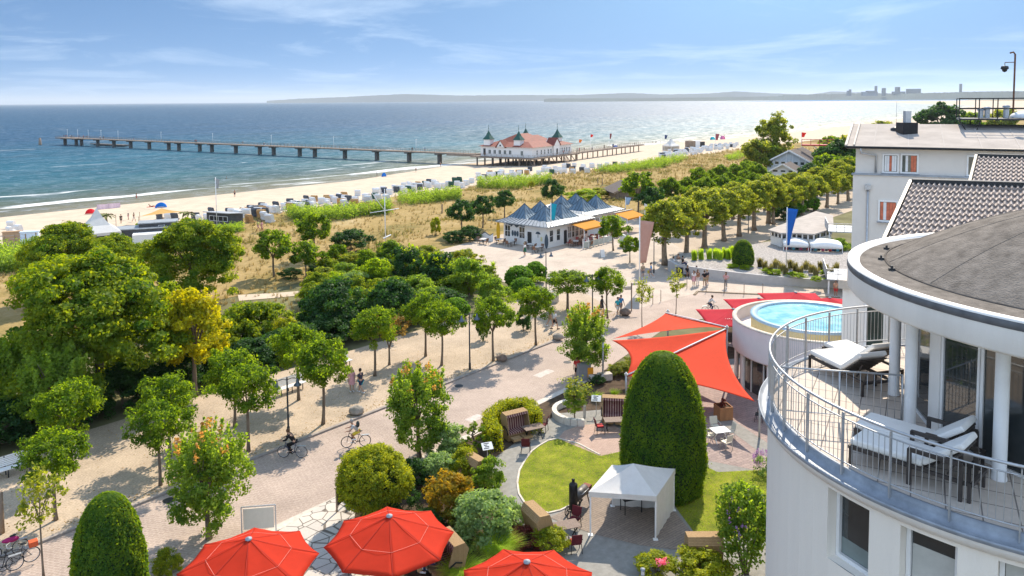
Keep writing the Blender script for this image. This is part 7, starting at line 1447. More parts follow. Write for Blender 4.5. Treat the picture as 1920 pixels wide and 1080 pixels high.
def pose_joints(kind):
    lean = 0; hip = V((0, 0, .93)); J = {}
    legs = {'stand': ((.10, .0, .0), (-.10, .02, .0), .0, .0), 'walk': ((.09, .30, .0), (-.09, -.30, .06), .06, .02), 'wide': ((.17, .02, 0), (-.17, 0, 0), 0, 0)}
    if kind in ('stand', 'walk', 'arms', 'bag'):
        f1, f2, b1, b2 = legs['walk' if kind in ('walk', 'bag') else 'stand']; f1, f2 = V(f1), V(f2)
        ft = [f1, f2]; kn = [V((.095, f1.y*.55+.05, .49)), V((-.095, f2.y*.35+.06, .50))]
    elif kind == 'sit': hip = V((0, 0, .52)); ft = [V((.13, .42, 0)), V((-.13, .46, 0))]; kn = [V((.14, .44, .50)), V((-.14, .44, .50))]
    elif kind == 'cycle': hip = V((0, -.12, .98)); lean = .34; ft = [V((.10, .18, .20)), V((-.10, .08, .46))]; kn = [V((.11, .24, .62)), V((-.11, .30, .82))]
    elif kind == 'lie': hip = V((0, 0, .12)); ft = [V((.12, .88, .06)), V((-.12, .86, .06))]; kn = [V((.11, .42, .28)), V((-.11, .43, .14))]
    tw = {'lie': V((0, -.42, .30)), 'cycle': V((0, .30, .42))}.get(kind, V((0, -.02 if kind == 'sit' else .03, .50)))
    ch = hip+tw*.72; nk = hip+tw; hd = nk+({'lie': V((0, -.10, .17)), 'cycle': V((0, .07, .20))}.get(kind, V((0, .03, .21))))
    J.update(hip=(hip, None), belly=(hip+tw*.36, 'hip'), chest=(ch, 'belly'), neck=(nk+V((0, 0, .03)), 'chest'), jaw=(hd-V((0, -.035, .075)), 'neck'), head=(hd+V((0, .0, .02)), 'jaw'), crown=(hd+V((0, -.02, .09)), 'head'), nose=(hd+V((0, .115, -.005)), 'head'))
    for s, i in ((1, 0), (-1, 1)):
        p = 'l' if s > 0 else 'r'
        J[p+'hip'] = (hip+V((s*.10, 0, -.05)), 'hip'); J[p+'knee'] = (kn[i], p+'hip'); an = ft[i]+V((0, -.05, .09)); J[p+'ank'] = (an, p+'knee'); J[p+'toe'] = (ft[i]+V((0, .13, .035)), p+'ank')
        sh = ch+tw.normalized()*.09+V((s*.19, 0, 0)); J[p+'sho'] = (sh, 'chest')
        if kind == 'walk': el = sh+V((s*.05, -s*.10, -.27)); ha = el+V((0, -s*.05+.10, -.23))
        elif kind == 'arms': el = sh+V((s*.16, -.06, -.22)); ha = V((s*.15, .14, hip.z+.10))
        elif kind == 'bag': el = sh+V((s*.05, .02, -.28)); ha = el+V((0, .12, -.20))
        elif kind == 'sit': el = sh+V((s*.05, .10, -.24)); ha = V((s*.12, .36, .58))
        elif kind == 'cycle': el = sh+V((s*.08, .16, -.22)); ha = V((s*.26, .50, 1.10))
        elif kind == 'lie': el = sh+V((s*.10, -.12, -.20)); ha = sh+V((s*.14, .12, -.25))
        else: el = sh+V((s*.05, -.02, -.28)); ha = el+V((-s*.01, .06, -.24))
        J[p+'elb'] = (el, p+'sho'); J[p+'wri'] = (ha, p+'elb'); d = (ha-el).normalized(); J[p+'palm'] = (ha+d*.07, p+'wri')
        side = V((0, 1, 0)) if abs(d.y) < .8 else V((1, 0, 0)); b = ha+d*.09
        for k, ln in enumerate((.075, .085, .08, .065)):
            off = side*(.028-.019*k); J[p+'f%da' % k] = (b+off+d*ln*.5, p+'palm'); J[p+'f%db' % k] = (b+off+d*ln*.85-V((s*.022, 0, 0)), p+'f%da' % k)
        J[p+'tha'] = (ha+d*.035+side*.045, p+'wri'); J[p+'thb'] = (ha+d*.07+side*.058, p+'tha')
    return J
RAD = dict(hip=(.135, .10), belly=(.125, .095), chest=(.155, .105), neck=.055, jaw=(.062, .062), head=(.085, .095), crown=(.07, .075), nose=.016)
for p_ in 'lr': RAD.update({p_+'hip': .092, p_+'knee': .060, p_+'ank': .042, p_+'toe': (.040, .032), p_+'sho': .060, p_+'elb': .042, p_+'wri': .029, p_+'palm': (.036, .02), p_+'tha': .011, p_+'thb': .009}); RAD.update({p_+'f%d%s' % (k, q): .009 for k in range(4) for q in 'ab'})
BODY = {}
def bodyset(kind):
    if kind in BODY: return BODY[kind]
    J = pose_joints(kind); pos = lambda n: J[n][0]; mid = lambda a, b, t=.5: pos(a).lerp(pos(b), t)
    body = skin('body', J, RAD)
    sel = {'hip': (pos('hip'), None), 'belly': (pos('belly'), 'hip'), 'chest': (pos('chest'), 'belly'), 'neck': (mid('chest', 'neck', .72), 'chest')}; r = {'hip': (.158, .122), 'belly': (.150, .118), 'chest': (.178, .128), 'neck': (.085, .075)}
    for p in 'lr': sel[p+'sho'] = (pos(p+'sho'), 'chest'); sel[p+'elb'] = (mid(p+'sho', p+'elb', .75), p+'sho'); r[p+'sho'] = .080; r[p+'elb'] = .066
    top = skin('shirt', sel, r)
    s2 = dict(sel); r2 = dict(r)
    for p in 'lr': s2[p+'elb'] = (pos(p+'elb'), p+'sho'); s2[p+'wri'] = (mid(p+'elb', p+'wri', .9), p+'elb'); r2[p+'elb'] = .060; r2[p+'wri'] = .046
    jacket = skin('jacket', s2, r2)
    out = {}
    for nm, tt in (('shorts', .85), ('trousers', 1)):
        q = {'hip': (pos('hip')+V((0, 0, .06)), None)}; rr = {'hip': (.150, .118)}
        for p in 'lr':
            q[p+'hip'] = (pos(p+'hip'), 'hip'); rr[p+'hip'] = .112
            if nm == 'shorts': q[p+'knee'] = (mid(p+'hip', p+'knee', .85), p+'hip'); rr[p+'knee'] = .088
            else: q[p+'knee'] = (pos(p+'knee'), p+'hip'); q[p+'ank'] = (mid(p+'knee', p+'ank', .93), p+'knee'); rr[p+'knee'] = .076; rr[p+'ank'] = .060
        out[nm] = skin(nm, q, rr)
    dm = MB(); h = pos('hip'); c = pos('belly'); dm.lathe([(.235, h.z-.34), (.20, h.z-.10), (.165, h.z+.10), (.155, c.z+.05)], (h.x, h.y, 0), 18); out['skirt'] = dm.mesh('skirt', m_white)
    hr = MB(); hd = pos('head'); hr.lathe([(0, .125), (.06, .115), (.095, .07), (.105, .01), (.10, -.05), (.085, -.08)], (hd.x, hd.y-.022, hd.z), 14); short = hr.mesh('hair', m_black)
    hr = MB(); hr.lathe([(0, .13), (.065, .118), (.10, .07), (.112, .0), (.105, -.10), (.09, -.22), (.06, -.30)], (hd.x, hd.y-.045, hd.z), 14); longh = hr.mesh('hair', m_black)
    hr = MB(); hr.lathe([(0, .14), (.08, .12), (.115, .06), (.115, .045), (.17, .04), (.17, .03), (.1, .03)], (hd.x, hd.y, hd.z), 16); hat = hr.mesh('hat', m_black)
    fc = MB()
    for s in (-1, 1): fc.ell((hd.x+s*.034, hd.y+.088, hd.z+.022), (.012, .008, .008), 8, 6); fc.ell((hd.x+s*.092, hd.y-.0, hd.z-.0), (.012, .022, .034), 8, 6)
    fc.ell((hd.x, hd.y+.088, hd.z-.052), (.026, .009, .008), 8, 6); face = fc.mesh('face', m_black)
    shs = []
    for p in 'lr':
        a, b = pos(p+'ank'), pos(p+'toe'); sh_ = MB(); sh_.tube([a-V((0, .05, .05)), a+V((0, .0, -.03)), b+V((0, .03, .005))], [.046, .055, .042], 8); shs.append(sh_.mesh('shoe', m_black))
    BODY[kind] = dict(body=body, shirt=top, jacket=jacket, short=short, long=longh, hat=hat, face=face, shoes=shs, **out); return BODY[kind]
SK = mat('skin', (.46, .27, .18), .6, .06, 5); SKT = mat('tanned_skin', (.36, .19, .12), .6, .06, 5); FACE = mat('face_features', (.16, .07, .055), .6, .1, 8)
HAIRC = {'b': mat('brown_hair', (.08, .045, .025), .6, .2, 20), 'k': mat('dark_hair', (.022, .017, .015), .6, .2, 20), 'y': mat('blond_hair', (.36, .25, .12), .6, .2, 20), 'g': mat('grey_hair', (.35, .33, .31), .6, .1, 20)}
CL = {}
def cloth(c):
    if c not in CL:
        nm = 'cloth_%02x%02x%02x' % tuple(int(x*255) for x in c); CL[c] = mat(nm, c, .9, .12, 6, .3, 60, .1)
    return CL[c]
BLACK, WHITE, BLUE, TURQ, PINK, GREY, NAVY, YEL, RED, KHAKI, GREEN, BRNC = (.018, .018, .02), (.72, .71, .69), (.05, .22, .48), (.04, .40, .50), (.62, .33, .34), (.20, .20, .21), (.03, .045, .10), (.62, .48, .06), (.55, .05, .05), (.33, .27, .18), (.03, .13, .07), (.30, .17, .11)
def person(label, loc, rz, kind, top, bottom, tc, bc, hair='b', hs='short', sc=1.0, skinm=None, shoes=True, group=None):
    B = bodyset(kind); t = thing('person', label, 'person', loc, rz, group); t.scale = (sc,)*3
    def add(nm, me, m):
        o = bpy.data.objects.new(nm, me); COL.objects.link(o); o.parent = t
        if not me.materials: me.materials.append(m)
        o.material_slots[0].link = 'OBJECT'; o.material_slots[0].material = m; return o
    add('body', B['body'], skinm or SK)
    if top: add(top, B[top], cloth(tc))
    if bottom: add(bottom, B[bottom], cloth(bc))
    add('hat' if hs == 'hat' else 'hair', B[hs], cloth(KHAKI) if hs == 'hat' else HAIRC[hair]); add('face', B['face'], FACE)
    if shoes: [add('shoe', s, cloth(BLACK if bc == BLACK else WHITE)) for s in B['shoes']]
    return t
g0 = .1; g1 = .014
person('person strolling in olive top and khaki shorts by the dark boulder', P(1160/1.0*0+1031, 612, g0), R(120+180), 'walk', 'shirt', 'shorts', (.16, .17, .08), KHAKI, 'g')
person('person strolling in white top and black skirt by the dark boulder', P(1040, 618, g0), R(120+180), 'walk', 'shirt', 'shorts', WHITE, BLACK, 'g')
person('person walking in a short dark dress on the plaza edge', P(1128, 588, g1), R(-110), 'walk', 'shirt', 'skirt', (.05, .05, .06), (.05, .05, .06), 'k')
person('person in turquoise top and white shorts walking by the boulder', P(1158, 591, g1), R(-160), 'walk', 'shirt', 'shorts', TURQ, WHITE, 'b')
t = person('person in blue top with red backpack beside the turquoise walker', P(1164, 587, g1), R(-160), 'walk', 'shirt', 'shorts', BLUE, GREY, 'b'); s_ = MB(); s_.ell((0, -.24, 1.28), (.15, .10, .22), 10, 8); s_.obj('backpack', cloth((.35, .10, .09)), t)
person('person in pink dress on the promenade behind the linden', P(660, 735, g0), R(30), 'stand', 'shirt', 'skirt', PINK, PINK, 'y', 'long')
t = person('person in dark clothes carrying a turquoise bag on the promenade', P(677, 737, g0), R(60), 'bag', 'shirt', 'shorts', (.05, .05, .07), NAVY, 'k'); s_ = MB(); s_.box((.30, .30, .75), (.08, .5, .38), rx=R(25)); s_.obj('beach_bag', cloth(TURQ), t)
person('person in black shorts mostly hidden behind the utility cabinet', P(1082, 712, .0), R(20), 'stand', 'shirt', 'shorts', RED, BLACK, 'b')
person('person in white shirt and dark jeans standing under the plane tree', P(1263, 508, g1), R(100), 'arms', 'shirt', 'trousers', WHITE, NAVY, 'k')
person('person in brown top behind the concrete wall end', P(1272, 503, g1), R(150), 'stand', 'shirt', 'shorts', BRNC, GREY, 'b')
person('person in black sitting on the end of the concrete wall', P(1280, 501, 1.0), R(-80), 'sit', 'shirt', 'trousers', BLACK, NAVY, 'k')
person('person in grey shirt standing beside the pink banner pole', P(1205, 522, g1), R(200), 'stand', 'shirt', 'shorts', KHAKI, GREY, 'g', 'hat')
t = person('person in bright blue top holding a yellow bag on the plaza', P(1221, 521, g1), R(80), 'bag', 'shirt', 'shorts', (.04, .32, .66), GREY, 'b'); s_ = MB(); s_.box((.30, .28, .62), (.14, .3, .34)); s_.obj('yellow_bag', cloth(YEL), t)
person('person in dark shirt and shorts sitting before the concrete wall', P(1289, 519, g1), R(180), 'sit', 'shirt', 'shorts', BLACK, GREY, 'b', skinm=SKT)
person('person in red bikini top sitting at the wall', P(1306, 520, g1), R(190), 'sit', 'shirt', 'shorts', (.45, .17, .10), RED, 'b', skinm=SKT)
for x in (1289, 1306): t = thing('wall_bench', ('low grey seat under the person in dark shirt', 'low grey seat under the person in red top')[x > 1300], 'bench', P(x, 519, .01), R(8)); s_ = MB(); s_.bb(-.5, .5, -.2, .25, .36, .42); s_.obj('seat', m_galv, t); s_ = MB(); s_.bb(-.4, .4, -.1, .15, 0, .36); s_.obj('leg', m_dark, t)
person('person in white top and pink skirt standing in the wall group', P(1301, 537, g1), R(150), 'stand', 'shirt', 'skirt', WHITE, PINK, 'b', 'long')
person('person in grey top and white trousers beside the pink skirt', P(1308, 535, g1), R(190), 'stand', 'shirt', 'trousers', BRNC, WHITE, 'b', 'long')
person('person in black T shirt and pale shorts on the plaza', P(1321, 538, g1), R(10), 'arms', 'shirt', 'shorts', BLACK, KHAKI, 'b', sc=1.04)
person('person in dark top close behind the black T shirt', P(1326, 535, g1), R(30), 'stand', 'shirt', 'shorts', (.05, .05, .06), KHAKI, 'y')
person('person standing alone in dark leggings with hand on hip', P(1361, 540, g1), R(140), 'arms', 'shirt', 'trousers', PINK, GREY, 'b', 'long')
person('person in green apron standing at the restaurant tables', P(984, 480, g1), R(60), 'stand', 'shirt', 'skirt', WHITE, GREEN, 'y', 'hat')
person('person with bare shoulders sitting high behind the crimson parasols', P(1567, 557, .01), R(150), 'stand', 'shirt', 'shorts', (.55, .30, .20), RED, 'b', skinm=SKT)
# diners under the middle parasol
for i, (px, py, c, lb) in enumerate(((745, 1090, BLACK, 'diner in black under the middle red parasol'), (785, 1088, WHITE, 'diner in white under the middle red parasol'), (815, 1096, (.34, .30, .36), 'diner in mauve top at the right under the parasol'), (660, 1090, RED, 'diner in red at the left under the parasol'))):
    q = P(px, py-22, .01); person(lb, q, R(40*i), 'sit', 'shirt', 'trousers', c, NAVY, 'bkgy'[i]); chair('dark wicker chair of a diner under the middle parasol', q+Vector((0, -.0, .0)), R(40*i), mat('brown_wicker', (.22, .12, .075)), m_dark, False, None, 'diners chairs under the parasol')
# ------------------------------------------------ bicycles (+Y forward)
def bicycle(label, loc, rz, fc, group=None, basket=None):
    t = thing('bicycle', label, 'bicycle', loc, rz, group); m_f = cloth(fc)
    for y in (-.52, .54):
        s_ = MB(); s_.tube([(0, y+.335*math.cos(R(a)), .35+.335*math.sin(R(a))) for a in range(0, 361, 15)], .019, 6, False); wheel = s_.obj('wheel', m_black, t)
        s_ = MB(); s_.tube([(0, y+.31*math.cos(R(a)), .35+.31*math.sin(R(a))) for a in range(0, 361, 15)], .011, 5, False)
        for a in range(0, 180, 20): s_.tube([(0, y+.31*math.cos(R(a)), .35+.31*math.sin(R(a))), (0, y-.31*math.cos(R(a)), .35-.31*math.sin(R(a)))], .0025, 3, False)
        s_.obj('rim', m_galv, wheel)
    s_ = MB(); bb, st, hd, hb = V((0, -.06, .30)), V((0, -.20, .82)), V((0, .40, .86)), V((0, .44, .72)); rx = V((0, -.52, .35)); fx = V((0, .54, .35))
    for a, b, r in ((bb, st, .018), (bb, hb, .02), (st-V((0, -.02, .08)), hd, .018), (hd, hb, .02), (hb, fx, .015), (bb, rx, .013), (st-V((0, 0, .05)), rx, .011), (st, st+V((0, -.03, .12)), .013), (hd, hd+V((0, -.04, .16)), .014)): s_.tube([a, b], r, 8)
    s_.obj('frame', m_f, t)
    s_ = MB(); q = hd+V((0, -.04, .16)); s_.tube([q+V((-.28, -.14, .04)), q+V((-.16, .02, .02)), q+V((.16, .02, .02)), q+V((.28, -.14, .04))], .013, 6); s_.obj('handlebar', m_galv, t)
    s_ = MB(); s_.ell(st+V((0, -.05, .14)), (.085, .14, .035), 12, 6); s_.obj('saddle', m_black, t)
    s_ = MB(); s_.tube([bb+V((.03, 0, 0)), bb+V((.05, .12, -.10))], .012, 6); s_.box(bb+V((.10, .12, -.11)), (.10, .09, .02)); s_.tube([bb+V((-.03, 0, 0)), bb+V((-.05, -.12, .10))], .012, 6); s_.box(bb+V((-.10, -.12, .11)), (.10, .09, .02)); s_.obj('pedals', m_dark, t)
    s_ = MB(); s_.tube([rx+V((0, .02, .37)), rx+V((0, -.18, .36)), rx+V((0, .30, .36))], .01, 5); s_.bb(-.07, .07, -.78, -.30, .70, .72); s_.obj('carrier', m_galv, t)
    if basket: s_ = MB(); s_.bb(-.16, .16, .52, .80, .72, .95) if basket != 'rear' else s_.bb(-.16, .16, -.78, -.44, .725, .95); s_.obj('basket', cloth((.62, .12, .05)), t)
    return t
def cyclist(px, py, z, rz, fc, label, bl, **k):
    p = P(px, py, z); bicycle(bl, p, rz, fc); return person(label, p+V((0, 0, .0)), rz, 'cycle', k.get('top', 'jacket'), k.get('bot', 'trousers'), k['tc'], k['bc'], k.get('hair', 'k'), skinm=k.get('sk'))
cyclist(549, 858, 0, R(49+38), NAVY, 'cyclist in black jacket riding along the promenade kerb', 'blue bicycle with pale wheels under the cyclist in black', tc=BLACK, bc=BLACK, hair='b')
t = cyclist(668, 838, 0, R(49+52), (.04, .04, .045), 'cyclist in grey T shirt and yellow shorts on the road', 'dark bicycle under the cyclist in yellow shorts', tc=(.45, .45, .45), bc=YEL, top='shirt', bot='shorts', hair='g', sk=SKT)
s_ = MB(); s_.ell((0, -.12, 1.38), (.14, .11, .20), 10, 8, 0); s_.obj('backpack', cloth((.05, .06, .06)), t)
cyclist(1331, 587, .01, R(-78), (.03, .03, .03), 'cyclist in white shirt and dark trousers crossing the street', 'black bicycle under the cyclist in white shirt', tc=WHITE, bc=NAVY, hair='b')
bicycle('parked bicycle with orange rear basket at the lower left edge', P(34, 1062, .1), R(130), (.08, .08, .09), None, 'rear'); bicycle('parked silver bicycle with magenta cover behind the orange basket one', P(14, 1046, .1), R(125), (.4, .4, .4)); bicycle('parked dark bicycle at the very lower left corner', P(2, 1078, .1), R(128), (.05, .05, .05))
t = thing('rear_bag', 'magenta bag lying on the parked silver bicycle', 'bag', P(22, 1046, .1)+V((0, 0, .85)), R(125)); s_ = MB(); s_.ell((0, 0, 0), (.14, .34, .12), 12, 8, .15, 2); s_.obj('cloth_bag', cloth((.34, .03, .12)), t)
s_ = MB(); s_.tube([(0, 0, 0), (0, 0, 2.0)], .16, 12); tag(s_.obj('wooden_post', m_wood, None, P(2, 1000, .1)), 'thick wooden post at the far left edge by the bicycles', 'post')
ar = MB(); q = [UW(P(x, y, 0)) for x, y in ((20, 1078), (108, 1058), (90, 1068), (60, 1078), (110, 1072), (112, 1080))]
ar.sheet([(u, w_, .006) for u, w_ in ((13.2, 37.6), (15.4, 36.9), (13.2, 36.2), (13.2, 36.5), (14.6, 36.9), (13.2, 37.3))][::-1]); struct(ar.obj('road_marking', mat('road_paint', (.62, .60, .57), .8, .15, 6), rz=ANG))
for px, py, w2 in ((1020, 700, .9), (890, 784, .6)): ar = MB(); u, w_ = UW(P(px, py, 0)); ar.sheet([(u-w2, w_-.35, .005), (u+w2, w_-.35, .005), (u+w2, w_+.35, .005), (u-w2, w_+.35, .005)]); struct(ar.obj('road_patch', mat('pale_road_patch', (.52, .45, .40), .9, .2, 4), rz=ANG))

# ------------------------------------------------ terrace loungers
m_cush = mat('white_cushion', (.80, .78, .74), .9, .03, 3, .3, 9); m_lf = mat('taupe_frame', (.060, .050, .045), .55, .15, 6)
def lounger(label, loc, rz, L_=1.95, Wd=.72, arms=False, bk=R(38)):
    t = thing('sun_lounger', label, 'sun lounger', loc, rz); s_ = MB()
    for y in (-Wd/2, Wd/2): s_.bar((-L_/2, y, .30), (L_/2, y, .30), .045, .06)
    for x in (-L_/2, L_/2): s_.bar((x, -Wd/2, .30), (x, Wd/2, .30), .045, .06)
    s_.obj('frame', m_lf, t)
    for x in (-L_/2+.03, L_/2-.03):
        for y in (-Wd/2, Wd/2): s_ = MB(); s_.bar((x, y, 0), (x, y, .28), .05); s_.obj('leg', m_lf, t)
    hx = L_/2-.75; s_ = MB(); s_.bb(-L_/2, hx, -Wd/2+.01, Wd/2-.01, .335, .45); o = s_.obj('seat_cushion', m_cush, t, bevel=.035)
    c = V((hx+.38*math.cos(bk), 0, .41+.38*math.sin(bk))); s_ = MB(); s_.box(c, (.78, Wd-.02, .11), ry=-bk); s_.obj('back_cushion', m_cush, t, bevel=.035)
    s_ = MB()
    for i in range(7): q = V((hx+.11*i*math.cos(bk)+.05, 0, .33+.11*i*math.sin(bk))); s_.box(q, (.06, Wd, .03), ry=-bk)
    s_.bar((hx+.35, -Wd*.3, .30), (hx+.62*math.cos(bk)+.05, -Wd*.3, .30+.55*math.sin(bk)), .03); s_.obj('back_slats', m_lf, t)
    if arms:
        for y in (-Wd/2-.04, Wd/2+.04): s_ = MB(); s_.bar((hx-.18, y, 0), (hx-.18, y, .62), .06); s_.bar((hx-.2, y, .60), (hx+.62, y, .60), .06); s_.bar((hx+.60, y, 0), (hx+.60, y, .6), .06); s_.obj('armrest', m_lf, t)
    return t
ZF = 14.0
def TP(px, py): return P(px, py, ZF)
pa, pb_ = TP(1540, 690), TP(1645, 745)
lounger('white cushioned sun lounger on the sunny side of the terrace', (pa+pb_)/2+V((.05, .1, 0)), math.atan2(pb_.y-pa.y, pb_.x-pa.x), 1.9, .72)
lounger('second white sun lounger half hidden behind the terrace column', (pa+pb_)/2+V((.62, .72, 0)), math.atan2(pb_.y-pa.y, pb_.x-pa.x), 1.9, .72)
qa, qb = TP(1632, 868), TP(1815, 928)
lounger('white daybed with dark arm frame near the terrace railing', (qa+qb)/2+V((.02, .12, 0)), math.atan2(qb.y-qa.y, qb.x-qa.x), 1.95, .74, True)
lounger('white daybed by the glass door behind the railing daybed', (qa+qb)/2+V((.42, .80, 0)), math.atan2(qb.y-qa.y, qb.x-qa.x), 1.95, .74, True)
# ------------------------------------------------ the beach
m_kw, m_kg, m_ko, m_kn = mat('white_wicker', (.72, .71, .69), .7, .06, 4), mat('slate_wicker', (.075, .085, .10), .7, .2, 4), mat('honey_wicker', (.45, .26, .10), .75, .15, 4), mat('green_wicker', (.03, .09, .06), .7, .2, 4)
def beach_korb(m, inner):
    b = MB(); korb_parts(b, None); b.bb(-.77, .77, -.42, .42, .04, .418); b.mi(1).bb(-.70, .70, -.30, .40, .421, .52); b.extr([(-.70, -.28, .52), (-.70, -.18, .52), (-.70, -.30, 1.35), (-.70, -.40, 1.32)], (1.40, 0, 0)); b.mi(0); b.bb(-.62, -.06, .43, .85, .14, .30); b.bb(.06, .62, .43, .85, .14, .30); return b.mesh('beach_chair', [m, inner])
KM = {'w': beach_korb(m_kw, stripe('blue_striped_fabric', (.08, .16, .38), (.7, .7, .7))), 'g': beach_korb(m_kg, stripe('grey_striped_fabric', (.10, .11, .13), (.55, .55, .55))), 'o': beach_korb(m_ko, m_maroon), 'n': beach_korb(m_kn, stripe('grey_striped_fabric', (.1, .11, .13), (.55, .55, .55)))}
KL = {'w': ('white wicker beach chair on the sand', 'white beach chairs on the sand'), 'g': ('slate grey wicker beach chair on the sand', 'grey beach chairs on the sand'), 'o': ('honey coloured wicker beach chair on the sand', 'honey coloured beach chairs on the sand'), 'n': ('dark green wicker beach chair on the sand', 'green beach chairs on the sand')}
rk = random.Random(9)
def korb(c, px, py):
    o = bpy.data.objects.new('beach_chair', KM[c]); COL.objects.link(o); o.location = PT(px, py); o.rotation_euler.z = R(-67+180)*0+math.atan2(SDIR.y, SDIR.x)-R(90)+rk.uniform(-.5, .5); o.scale = (.95,)*3; tag(o, KL[c][0], 'beach chair', KL[c][1])
KP = dict(g=[(471, 398), (492, 392), (518, 390), (544, 384), (575, 378), (327, 413), (367, 412), (397, 402), (431, 403), (471, 397), (299, 411), (805, 345), (976, 327), (1091, 322), (1153, 312), (485, 398), (1265, 289), (540, 392)],
 o=[(590, 378), (613, 377), (491, 408), (639, 384), (646, 371), (665, 387), (468, 418), (545, 395), (458, 402)], n=[(797, 349), (853, 342), (862, 341), (744, 360), (766, 359), (1035, 326)],
 w=[(446, 405), (458, 402), (496, 394), (485, 404), (496, 412), (506, 417), (513, 399), (519, 400), (534, 393), (541, 391), (558, 388), (573, 385), (556, 394), (584, 389), (603, 382), (614, 384), (615, 388), (637, 374), (647, 377), (646, 382), (646, 388), (667, 380), (671, 367), (689, 374), (691, 380), (704, 363), (710, 377), (719, 360), (725, 378), (751, 358), (757, 352), (768, 350), (776, 358), (707, 364), (770, 353), (820, 352), (840, 349), (857, 349), (867, 352), (885, 343), (897, 337), (920, 334), (938, 332), (960, 331), (897, 332), (916, 331), (925, 331), (939, 328), (960, 327), (989, 326), (1010, 328), (1019, 322), (1030, 321), (1041, 319), (1060, 314), (1077, 313), (1095, 316), (1109, 313), (1059, 324), (1075, 326), (1101, 324), (1093, 319), (1111, 314), (1125, 316), (1138, 312), (1169, 312), (317, 413), (374, 417), (390, 414), (435, 404), (447, 406), (459, 404), (20, 440), (22, 428), (36, 436), (30, 447), (830, 353), (875, 347), (905, 338), (950, 334)])
for c, ps in KP.items(): [korb(c, *p) for p in ps]
KX = [(440, 408), (520, 397), (600, 384), (680, 374), (760, 356), (840, 347), (900, 334), (1000, 324), (1110, 316)]
for i in range(70):
    x = rk.uniform(440, 1105); y = np.interp(x, [a for a, b in KX], [b for a, b in KX])+rk.uniform(-5, 5); korb(rk.choice('wwwwwggon'), x, y)
for i in range(95):
    t = rk.random(); x = 1236+t*152; y = 292-t*22+rk.uniform(-1, 9)*(1-t*.35)-rk.random()*3; korb('g' if rk.random() < .12 else 'w', x, y)
def beachobj(name, label, cat, px, py, bld, m, rz=0): b = MB(); bld(b); o = b.obj(name, m, None, PT(px, py), rz); return tag(o, label, cat)
m_rt, m_bt = fabric('red_tent_fabric', (.70, .03, .05), .3), fabric('blue_tent_fabric', (.02, .18, .62), .3)
def dome(b, r=1.1, h=1.2): b.lathe([(r*math.cos(R(t)), h*math.sin(R(t))) for t in range(0, 91, 10)], n=16, a0=R(-130), a1=R(130))
beachobj('beach_tent', 'red dome beach shelter near the waterline', 'beach tent', 170, 401, lambda b: dome(b, 1.1, 1.15), m_rt, R(100)); beachobj('beach_tent', 'bright blue beach shelter on the open sand', 'beach tent', 302, 389, lambda b: dome(b, 1.3, 1.2), m_bt, R(120)); beachobj('beach_tent', 'small blue beach shelter near the far waterline', 'beach tent', 720, 331, lambda b: dome(b, .8, 1.3), m_bt, R(120)); beachobj('beach_tent', 'small dark blue shelter right of the pier restaurant', 'beach tent', 1154, 278, lambda b: dome(b, 1.5, 1.6), m_bt, R(120))
beachobj('beach_tent', 'turquoise shelter far along the beach', 'beach tent', 1336, 262, lambda b: dome(b, 1.5, 1.8), fabric('turquoise_flag', (.03, .40, .52)), R(120)); beachobj('beach_tent', 'pink parasol shelter far along the beach', 'beach tent', 1355, 261, lambda b: dome(b, 1.6, 2.2), fabric('pink_tent', (.6, .2, .4), .3), R(120))
def brk(b): b.smooth = True; vs = []; [vs.extend([(i*.42-2.5, .12*math.sin(i*1.2), 0), (i*.42-2.5, .12*math.sin(i*1.2), 1.15)]) for i in range(13)]; b.add(vs, [(2*i, 2*i+2, 2*i+3, 2*i+1) for i in range(12)]); b.smooth = False; [b.bar((i*1.25-2.5, 0, 0), (i*1.25-2.5, 0, 1.35), .05) for i in range(5)]
beachobj('windbreak', 'pale lilac windbreak standing near the waterline', 'windbreak', 204, 391, brk, fabric('lilac_cloth', (.62, .50, .58), .3), R(40))
def pag(b, r=2.4, e=2.2, h=5.2):
    prf = [(r, e), (r*.55, e+(h-e)*.28), (r*.25, e+(h-e)*.6), (.04, h)]; vs = []
    for q, z in prf: vs += [(-q, -q, z), (q, -q, z), (q, q, z), (-q, q, z)]
    b.smooth = False; b.add(vs, [(4*i+j, 4*i+(j+1) % 4, 4*i+4+(j+1) % 4, 4*i+4+j) for i in range(3) for j in range(4)]); b.add([(-r, -r, e), (r, -r, e), (r, r, e), (-r, r, e), (-r, -r, e-.4), (r, -r, e-.4), (r, r, e-.4), (-r, r, e-.4)], [(j, j+4, (j+1) % 4+4, (j+1) % 4) for j in range(4)])
for px, py, lb, r_ in ((184, 462, 'white pagoda tent beside the beach club', 2.75), (1258, 282, 'pale pagoda tent far along the beach', 2.8)):
    t = thing('pagoda_tent', lb, 'tent', PT(px, py), R(35)); b = MB(); pag(b, r_, 2.3, 5.6); b.obj('roof', m_tentc, t)
    for sx in (-1, 1):
        for sy in (-1, 1): b = MB(); b.bar((sx*r_*.97, sy*r_*.97, -.3), (sx*r_*.97, sy*r_*.97, 2.3), .1); b.obj('post', m_paint, t)
    b = MB(); b.bb(-r_*.95, r_*.95, r_*.93, r_*.95, 0, 1.95); b.bb(r_*.93, r_*.95, -r_*.9, r_*.9, 0, 1.95); b.obj('side_curtain', m_tentc, t)
